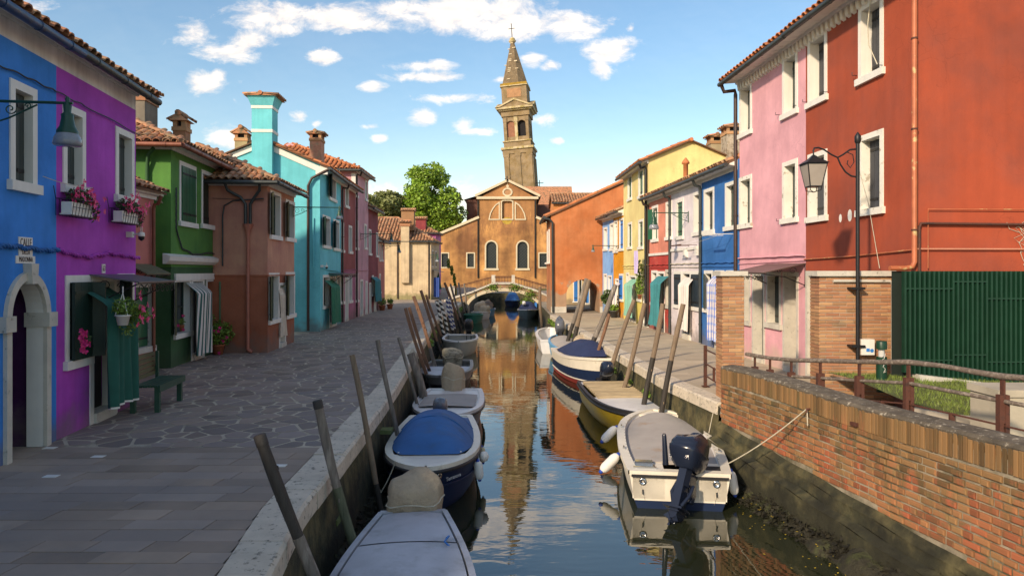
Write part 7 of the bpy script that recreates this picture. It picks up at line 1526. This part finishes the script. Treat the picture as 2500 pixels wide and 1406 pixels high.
cg = mat('dark_teal_cloth', (.008, .10, .075), .8, .12, 4, .2); sg_ = mat('sea_green_cloth', (.02, .17, .10), .8, .12, 4, .2); mint = mat('mint_cloth', (.20, .45, .34), .8, .08, 4, .2); teal = mat('teal_cloth', (.03, .20, .22), .8, .1, 4, .2); wcl = mat('white_cloth', (.66, .60, .55), .85, .06, 4, .2); ivory = mat('ivory_lace', (.60, .52, .42), .85, .1, 8, .2); stg = mat('green_stripe_cloth', (.03, .11, .10), .8, .1, 4, .1); chk = mat('blue_check_cloth', (.06, .12, .45), .8, .1, 4, .1); chl = mat('pale_blue_cloth', (.35, .42, .62), .8, .1, 4, .1)
def curt(h, px0, px1, pyt, pyb, name, label, mats, out=.35, **k):
    u0, _ = h.F.px(px0, pyt, -out*.6); u1, _ = h.F.px(px1, pyt, -out*.6); um = (px0+px1)/2; _, zt = h.F.px(um, pyt, -out*.6); _, zb = h.F.px(um, pyb, -out*.6)
    return curtain(name, label, h.F, min(u0, u1), max(u0, u1), zt, max(zb, .08), out, mats, **k)
curt(purple, 240, 306, 702, 984, 'door_curtain', 'long dark teal door curtain with white hem on the purple house', cg, out=.45, folds=4, hem=m_white)
ss = lambda i, j: (i//2) % 2
curt(green, 473, 509, 690, 862, 'door_curtain', 'green and white striped door curtain on the green house', [stg, wcl], out=.35, cols=40, mf=ss, folds=3, amp=.04, tilt=-.15)
curt(brown, 682, 698, 703, 820, 'door_curtain', 'ivory lace door curtain gathered in the middle on the brown house', ivory, out=.08, folds=3, amp=.03, narrow=.55)
curt(cyan, 804, 824, 684, 788, 'door_curtain', 'sea green door curtain on the turquoise house', sg_, out=.35, folds=3)
curt(maroon, 913, 926, 676, 735, 'door_curtain', 'bundled dark teal door curtain on the maroon house', teal, out=.3, folds=3)
curt(bluer, 1733, 1765, 668, 832, 'door_curtain', 'blue and white checked door curtain on the strong blue house', [wcl, chk, chl], out=.3, cols=44, folds=4, amp=.035, mf=lambda i, j: 1 if (i % 5 == 0 and True) else (2 if j % 3 == 0 or i % 5 == 2 else 0))
curt(whiter, 1661, 1686, 677, 806, 'door_curtain', 'plain white door curtain on the lilac white house', wcl, out=.25, folds=4, amp=.03)
curt(coral, 1594, 1621, 674, 796, 'door_curtain', 'teal door curtain swept aside on the scarlet fronted house', teal, out=.35, folds=3, narrow=.7, tilt=-.25)
curt(yellow, 1530, 1551, 682, 772, 'door_curtain', 'mint green door curtain on the pale yellow house', mint, out=.4, folds=3, narrow=.7)
curt(orangeh, 1500, 1509, 690, 762, 'door_curtain', 'white door curtain with blue stripes on the amber house', [wcl, chk], out=.3, cols=20, mf=lambda i, j: 1 if i % 7 == 3 else 0, folds=3)
# canopies with scroll brackets
def canopy(F_, u0, u1, z, out, drop, label, m, sc=True):
    t = T('door_canopy', label, 'canopy', tuple(F_.W(u0, 0, z)), F_.rz); L = u1-u0; b = MB()
    b.add([(0, 0, 0), (L, 0, 0), (L, -out, -drop), (0, -out, -drop), (0, 0, .02), (L, 0, .02), (L, -out, -drop+.02), (0, -out, -drop+.02)], [(0,1,2,3),(7,6,5,4),(0,4,5,1),(1,5,6,2),(2,6,7,3),(3,7,4,0)]); b.build('roof_panel', m, t)
    for x in (.04, L-.04):
        b = MB(); b.tube([(x, -.01, -.55), (x, -.01, -.02)], .012, 5); b.tube([(x, -.01, -.5), (x, -out*.5, -.30), (x, -out+.04, -drop-.02)], .012, 5)
        for cy, cz, r in ((-out*.30, -.16, .09), (-out*.62, -.17, .06)): b.tube([(x, cy+r*(1-.75*k/14)*cos(k*.6), cz+r*(1-.75*k/14)*sin(k*.6)) for k in range(15)], .008, 4)
        b.build('scroll_bracket', m_iron, t)
    n = max(3, int(L/.2)); b = MB()
    for i in range(n):
        x = (i+.5)*L/n; r = L/n*.5; b.tube([(x+r*(1-.7*k/12)*cos(k*.65), -out+.01, -drop-.05-r*.5+r*.8*(1-.7*k/12)*sin(k*.65)) for k in range(13)], .006, 4)
    b.tube([(0, -out+.01, -drop-.01), (L, -out+.01, -drop-.01)], .012, 5); b.build('scroll_fringe', m_iron, t)
    return t
m_can = mat('grey_canopy_panel', (.10, .10, .11), .4, .15, 3, .1); m_can2 = mat('brown_tinted_panel', (.085, .06, .05), .35, .1, 3, .1)
u0, z = purple.F.px(217, 678); u1 = purple.F.px(300, 678)[0]; canopy(purple.F, u0, u1+.35, 2.38, .75, .12, 'thin grey canopy with curled iron brackets over the purple house door', m_can)
u0, _ = pinkr.F.px(1880, 650); canopy(pinkr.F, u0-.2, pinkr.L+.02, 2.62, 1.0, .22, 'brown tinted glass canopy with scrolled iron fringe on the light pink house', m_can2)
canopy(cyan.F, cyan.F.px(802, 680)[0], cyan.F.px(826, 680)[0]+1.3, 2.35, .6, .05, 'small iron canopy over the turquoise house door', m_can)
canopy(salmon.F, 2.2, 3.3, 2.6, .45, .22, 'little olive awning over the salmon house window', m_olive)
# plants
def foliage(b, c, r, n, s, flat=.8, seed=0):
    for i in range(n):
        d = Vector((R.gauss(0, 1), R.gauss(0, 1), R.gauss(0, 1))).normalized()*(R.random()**.45); p = Vector(c)+Vector((d.x*r[0], d.y*r[1], d.z*r[2])); a = Vector((R.gauss(0, 1), R.gauss(0, 1), R.gauss(0, 1)*flat)).normalized()*s*R.uniform(.6, 1.3); q = a.cross(Vector((R.gauss(0, 1), R.gauss(0, 1), R.gauss(0, 1)))).normalized()*s*.45
        b.add([p-a, p+q, p+a, p-q], [(0, 1, 2, 3)])
def flowers(t, pts, r=.045, m=None, n=2):
    b = MB()
    for p in pts:
        for k in range(5):
            a = 2*pi*k/5; c = Vector(p); d = Vector((cos(a), R.uniform(-.6, .2), sin(a))).normalized()*r; e = d.cross(Vector((0, 1, 0))).normalized()*r*.4; b.add([c, c+d*.6+e, c+d, c+d*.6-e], [(0, 1, 2, 3)])
    b.build('flowers', m or m_pink, t, kind='stuff')
def pot_plant(label, loc, r, h, fr, fc, nleaf, nfl, lm=None, pm=None, leaf=.05, cat='potted plant', fs=.05):
    t = T('potted_plant', label, cat, tuple(loc)); b = MB(); b.lathe([(.01, 0), (r*.72, 0), (r, h*.86), (r*1.12, h*.86), (r*1.12, h), (r*.95, h), (r*.9, h*.88), (.01, h*.88)], 16); b.build('pot', pm or m_terracotta, t)
    b = MB(); foliage(b, (0, 0, fc), fr, nleaf, leaf); b.build('foliage', lm or m_leaf, t)
    b = MB(); 
    for i in range(5): a = i*1.3; b.tube([(0, 0, h*.8), (fr[0]*.5*cos(a), fr[1]*.5*sin(a), fc)], .008, 4)
    b.build('stems', m_bark, t)
    if nfl: flowers(t, [(R.gauss(0, .5)*fr[0]*1.2, -abs(R.gauss(.6, .3))*fr[1], fc+R.gauss(0, .5)*fr[2]*1.2) for _ in range(nfl)], fs)
    return t
p = G(562, 857); pot_plant('large bushy plant with a few pink blooms in a terracotta pot by the brown house', (p.x, 20.1, .0), .17, .30, (.46, .38, .40), .62, 900, 9, leaf=.055, fs=.06)
u, z = green.F.px(443, 808, -.05); w_ = green.F.W(u, -.06, z); pot_plant('small terracotta pot on the sill left of the striped curtain', w_, .06, .16, (.09, .09, .10), .24, 90, 3, leaf=.03)
u, z = green.F.px(517, 795, -.05); w_ = green.F.W(u, -.06, z); pot_plant('small terracotta pot on the sill right of the striped curtain', w_, .06, .16, (.09, .09, .10), .24, 90, 3, leaf=.03)
m_gpot = mat('grey_plastic_pot', (.06, .06, .06), .6, .1)
p = G(1503, 775); pot_plant('dark pot with spiky green plant in front of the amber house', (p.x-.1, 36.0, 0), .22, .38, (.25, .2, .18), .5, 150, 0, m_leaf, m_gpot, .12); p = G(1487, 772); pot_plant('tall leafy plant in a grey pot by the sky blue house', (p.x, 37.2, 0), .2, .36, (.42, .35, .45), 1.0, 260, 0, m_leafd, m_gpot, .14)
p = G(932, 757); pot_plant('terracotta pot with green leaves at the end of the maroon house', (p.x+.1, 42.6, 0), .2, .32, (.25, .2, .25), .55, 150, 2, leaf=.08); pot_plant('second terracotta pot beside the far salmon cottage', (p.x+.3, 44.2, 0), .2, .32, (.22, .2, .2), .5, 120, 0, leaf=.08)
pot_plant('trailing green vine and pot beside the white door of the pale yellow house', (5.72, 30.6, 1.2), .1, .2, (.2, .28, .9), .9, 320, 0, leaf=.08)
def basket(h, px0, px1, py, label, side):
    u0, z = h.F.px(px0, py, -.18); u1, _ = h.F.px(px1, py, -.18); um = (u0+u1)/2; W_ = u1-u0; t = T('flower_basket', label, 'flower box', tuple(h.F.W(um, -.02, z)), h.F.rz, group='iron flower baskets under the purple house windows'); w = W_/2
    b = MB()
    for i in range(9): x = -w+W_*i/8; b.tube([(x, -.03, .14), (x, -.03, -.10), (x*.95, -.24, -.10), (x, -.28, .14)], .005, 4)
    for (y, zz) in ((-.03, .14), (-.28, .14), (-.26, .02), (-.24, -.10)): b.tube([(-w, y, zz), (w, y, zz)], .006, 4)
    for x in (-w, w): b.tube([(x, -.03, .14), (x, -.28, .14)], .006, 4); b.tube([(x, 0, .32), (x, -.03, .14)], .006, 4)
    b.build('iron_basket', m_iron, t); b = MB(); b.prism([(-w*.9, -.22), (w*.9, -.22), (w*.9, -.06), (-w*.9, -.06)], -.085, -.07); b.prism([(-w*.82, -.21), (w*.82, -.21), (w*.82, -.07), (-w*.82, -.07)], -.07, .10); b.build('planter', m_white, t)
    b = MB(); foliage(b, (.04, -.16, .20), (w*.9, .14, .14), 380, .035); foliage(b, (w*.9, -.2, .05), (.12, .1, .2), 120, .03); b.build('foliage', m_leafd, t)
    flowers(t, [(R.uniform(-w*.7, w*1.15), -.16-abs(R.gauss(0, .10)), .20+R.gauss(0, .09)) for _ in range(52)]+[(w*R.uniform(.9, 1.4), -.2, R.uniform(-.1, .2)) for _ in range(14)], .050); return t
basket(purple, 160, 222, 508, 'iron basket of pink flowers under the purple house window next to the blue house', 0); basket(purple, 286, 334, 528, 'iron basket of pink flowers under the far window of the purple house', 1)
u, z = purple.F.px(300, 778, -.65); w_ = purple.F.W(u, -.65, z); t = T('hanging_pot', 'white hanging pot with trailing green plant and pink flowers under the grey canopy', 'hanging plant', tuple(w_), purple.F.rz)
b = MB(); b.lathe([(.01, -.10), (.07, -.10), (.10, .04), (.115, .04), (.115, .06), (.09, .06), (.01, .05)], 16); b.build('pot', m_white, t); b = MB()
for k in range(3): a = k*2.1; b.tube([(.105*cos(a), .105*sin(a), .05), (0, 0, .40)], .006, 4)
b.tube([(0, 0, .40), (0, 0, .50)], .01, 5); b.build('hanger', m_white, t); b = MB(); foliage(b, (.08, 0, .16), (.22, .18, .18), 420, .035); foliage(b, (.36, -.08, .04), (.20, .2, .16), 260, .035); foliage(b, (.2, 0, -.12), (.14, .12, .2), 120, .03); b.build('foliage', m_leaf, t)
flowers(t, [(.1+R.gauss(.12, .18), -.15-R.random()*.12, R.gauss(.1, .14)) for _ in range(16)]+[(.62, -.2, .10), (.66, -.2, .0), (.6, -.15, -.02)], .052)
u, z = purple.F.px(213, 835, -.3); w_ = purple.F.W(u, -.30, z); t = T('flower_spray', 'spray of pink flowers between the dark shutters of the purple house', 'flowers', tuple(w_)); b = MB(); foliage(b, (0, 0, 0), (.05, .05, .14), 50, .03); b.build('foliage', m_leafd, t); flowers(t, [(R.gauss(0, .03), -.05, R.uniform(-.16, .18)) for _ in range(14)], .05)
# bench
bp = G(360, 1003); t = T('bench', 'green slatted wooden bench standing against the purple and salmon houses', 'bench', (-6.62, 12.35, 0), radians(-83)); m_bench = mat('bench_green_paint', (.018, .070, .045), .45, .15, 5, .2); m_bench2 = mat('bench_slat_olive', (.10, .10, .045), .5, .15, 5, .2)
for i in range(5): b = MB(); b.box(-.62, .62, .02+i*.085, .09+i*.085, .44, .475); b.build('seat_slat', m_bench, t)
b = MB(); b.box(-.62, .62, .44, .47, .36, .475); b.build('front_rail', m_bench, t)
for i in range(5): b = MB(); b.box(-.60, .60, -.06-.012*i, -.03-.012*i, .52+i*.085, .59+i*.085); b.build('back_slat', m_bench2, t)
for x in (-.56, .50):
    for y in (-.04, .36): b = MB(); b.box(x, x+.08, y, y+.08, 0, .438); b.build('leg', m_bench, t)
    b = MB(); b.box(x, x+.06, -.03, .02, .44, .95, M=Matrix.Translation((0, 0, 0))); b.build('back_post', m_bench, t)
# cameras, boxes and cables on the walls
def cam_(h, px, py, label, s=1.0):
    u, z = h.F.px(px, py, -.1); t = T('security_camera', label, 'security camera', tuple(h.F.W(u, 0, z)), h.F.rz); b = MB(); b.box(-.05, .05, -.10, 0, -.05, .05); b.build('mount', m_white, t); b = MB(); b.lathe([(.01, .05), (.05, .04), (.06, -.02), (.055, -.03)], 12, c=(0, -.24, 0)); b.tube([(0, -.1, 0), (0, -.2, .02)], .015, 5); b.tube([(-.03, -.24, .04), (-.03, -.24, .14)], .006, 4); b.tube([(.03, -.24, .04), (.03, -.24, .14)], .006, 4); b.build('housing', m_white, t); b = MB(); b.lathe([(.053, -.03), (.05, -.08), (.01, -.11)], 12, c=(0, -.24, 0)); b.build('lens_dome', m_black, t)
cam_(purple, 325, 573, 'white dome security camera at the corner of the purple house'); cam_(cyan, 789, 650, 'white security camera on the turquoise house')
p = AT(399, 471, 17.22); t = T('junction_box', 'cream junction box with cables on the corner of the green house', 'box', tuple(p), green.F.rz); b = MB(); b.box(-.15, -.02, -.02, .22, -.10, .10); b.build('case', mat('cream_box', (.55, .52, .38), .6, .1), t); b = MB()
for i in range(4): b.tube([(-.08, .03+i*.045, -.10), (-.07, .03+i*.045, -.2), (-.03, .0, -.26)], .006, 4)
b.build('cables', m_rope, t, kind='stuff')
def cable(h, pts, r, m, off=-.035, name='wall_cable', twist=False):
    P = []
    for px, py in pts: u, z = h.F.px(px, py); P.append(Vector((u, off, z)))
    Q = []
    for a, c in zip(P[:-1], P[1:]):
        for i in range(10): k = i/10; v = a.lerp(c, k); v.z += .012*sin(k*9+a.x*5); Q.append(v)
    Q.append(P[-1]); b = MB()
    if twist:
        for ph in (0, 2.1, 4.2): b.tube([v+Vector((0, r*cos(i*1.3+ph), r*sin(i*1.3+ph))) for i, v in enumerate(Q)], r*.7, 5)
    else: b.tube(Q, r, 6)
    return b.build(name, m, h.o)
cable(blue, [(-30, 604), (20, 600), (60, 606), (110, 612), (137, 610)], .022, mat('blue_painted_cable', (.008, .12, .36), .6, .1, 4, .1), twist=True); cable(purple, [(137, 610), (170, 620), (215, 628), (262, 618), (300, 624), (335, 630)], .022, pp, twist=True)
cable(blue, [(-30, 150), (60, 190), (128, 222)], .012, m_iron); cable(purple, [(128, 222), (200, 258), (337, 330)], .010, m_iron)
cable(green, [(423, 360), (470, 378), (536, 420)], .010, m_iron, name='black_cable'); cable(green, [(427, 460), (427, 560), (440, 605), (470, 622), (510, 618), (545, 624)], .016, m_gutter, twist=True)
b = MB(); b.tube([(-.04, 1.6, 4.62), (-.04, .9, 4.6), (-.04, .1, 4.55)], .008, 4); b.build('wall_cable', m_gutter, brown.o)
for h, pts in ((cyan, [(785, 655), (828, 664)]), (dred, [(832, 660), (867, 658)]), (pinkl, [(867, 660), (898, 660)])): cable(h, pts, .02, {cyan: pcy, dred: pmg, pinkl: ppk}[h])
for h, mm, y in ((bluer, pbR, 630), (whiter, pwh, 636), (coral, prR, 642), (yellow, pyl, 648)):
    b = MB(); b.tube([(u*h.L/12, -.04, 2.72+.015*sin(u*2.3)) for u in range(13)], .02, 5); b.tube([(0, -.03, 2.60), (h.L, -.03, 2.58)], .012, 5); b.build('wall_cable', mm if h is not whiter else m_rope, h.o)
# washing lines
def line_(a, c, label): return rope([a, c], label, .005, .03)
wl = whiter.F; a = blue.F.W(blue.F.px(0, 440)[0], -.5, blue.F.px(-5, 428)[1]); line_(a, purple.F.W(purple.F.px(165, 458)[0], -.35, purple.F.px(165, 458)[1]), 'washing line from the blue house to the first purple house window')
t = T('washing_rack', 'rusty washing line bracket on the strong blue house', 'rack', tuple(bluer.F.W(2.4, 0, 3.55)), bluer.F.rz); b = MB(); b.box(-.5, .5, -.62, -.57, -.02, .02); b.tube([(-.4, 0, 0), (-.4, -.6, 0)], .012, 4); b.tube([(.4, 0, 0), (.4, -.6, 0)], .012, 4); b.build('arm', m_white, t)
t = T('washing_rack', 'rusty washing line bracket between the lilac white and the coral house', 'rack', tuple(whiter.F.W(2.6, 0, 3.35)), whiter.F.rz); b = MB(); b.box(-.5, .5, -.62, -.57, -.02, .02); b.tube([(-.4, 0, 0), (-.4, -.6, 0)], .012, 4); b.tube([(.4, 0, 0), (.4, -.6, 0)], .012, 4); b.build('arm', m_rust, t)
for k in range(2): line_(bluer.F.W(1.95+k*.9, -.55+.2*k, 3.56), whiter.F.W(2.1+k*.9, -.55+.2*k, 3.36), ('outer washing line between the two brackets', 'inner washing line between the two brackets')[k])
cl = curtain('hanging_laundry', 'lilac washing hanging before the pale yellow house', yellow.F, 5.0, 5.5, 3.35, 2.35, .45, mat('lilac_cloth', (.45, .38, .62), .8, .1), folds=3, top_in=False); cl['category'] = 'laundry'
# clutter in the campo: folded parasol, cypress, stall
p = AT(1110, 690, 62); t = T('climbing_plant', 'slender curved cypress like plant before the church wall', 'plant', (AT(1112, 690, 66).x, 66, 0)); b = MB(); c = [AT(x, y, 66)-Vector((AT(1112, 690, 66).x, 66, 0)) for x, y in ((1095, 644), (1103, 660), (1109, 680), (1111, 700), (1112, 715))]
for q in c: foliage(b, q, (.16, .16, .55), 260, .09)
b.build('foliage', m_leaf, t); b = MB(); b.tube(c+[Vector((0, 0, 0))], .05, 5); b.build('stem', m_bark, t)
t = T('parasol', 'closed dark green parasol near the cream house', 'parasol', (AT(1070, 700, 61).x, 61, 0)); b = MB(); b.lathe([(.02, 2.3), (.12, 1.9), (.30, .9), (.25, .85), (.02, .9)], 10); b.build('canopy', cg, t); b = MB(); b.tube([(0, 0, 0), (0, 0, 2.35)], .025, 6); b.build('pole', m_iron, t)
t = T('market_awning', 'shop awning with blue cloths at the side of the cream house', 'awning', (-6.9, 60, 0)); b = MB(); b.add([(0, -.8, 2.6), (.9, -.8, 2.35), (.9, 1.2, 2.35), (0, 1.2, 2.6)], [(0, 1, 2, 3)]); b.build('awning_cloth', m_gutter, t); b = MB(); b.grid(lambda u, v: (.1+.5*u, -.7+.05*sin(u*20), .2+1.7*v), 12, 4); b.build('blue_cloth', mat('blue_cloth', (.03, .08, .30), .8, .1), t)
# fallen leaves
b = MB()
for i in range(90):
    y = R.uniform(8, 13); u = (y-5.1)/7.5; x = lerp_x(RQ, y)-.45-abs(R.gauss(0, .3)); s = R.uniform(.012, .025); z = WZ+.004 if x < lerp_x(RQ, y)-.55 else WZ+.10; a = R.uniform(0, 6); b.add([(x+s*cos(a), y+s*sin(a), z), (x-s*sin(a)*.5, y+s*cos(a)*.5, z), (x-s*cos(a), y-s*sin(a), z), (x+s*sin(a)*.5, y-s*cos(a)*.5, z)], [(0, 1, 2, 3)])
b.build('fallen_leaves', mat('yellow_leaf', (.55, .38, .04), .6, .1), kind='stuff', label='small yellow leaves floating beside the brick parapet')
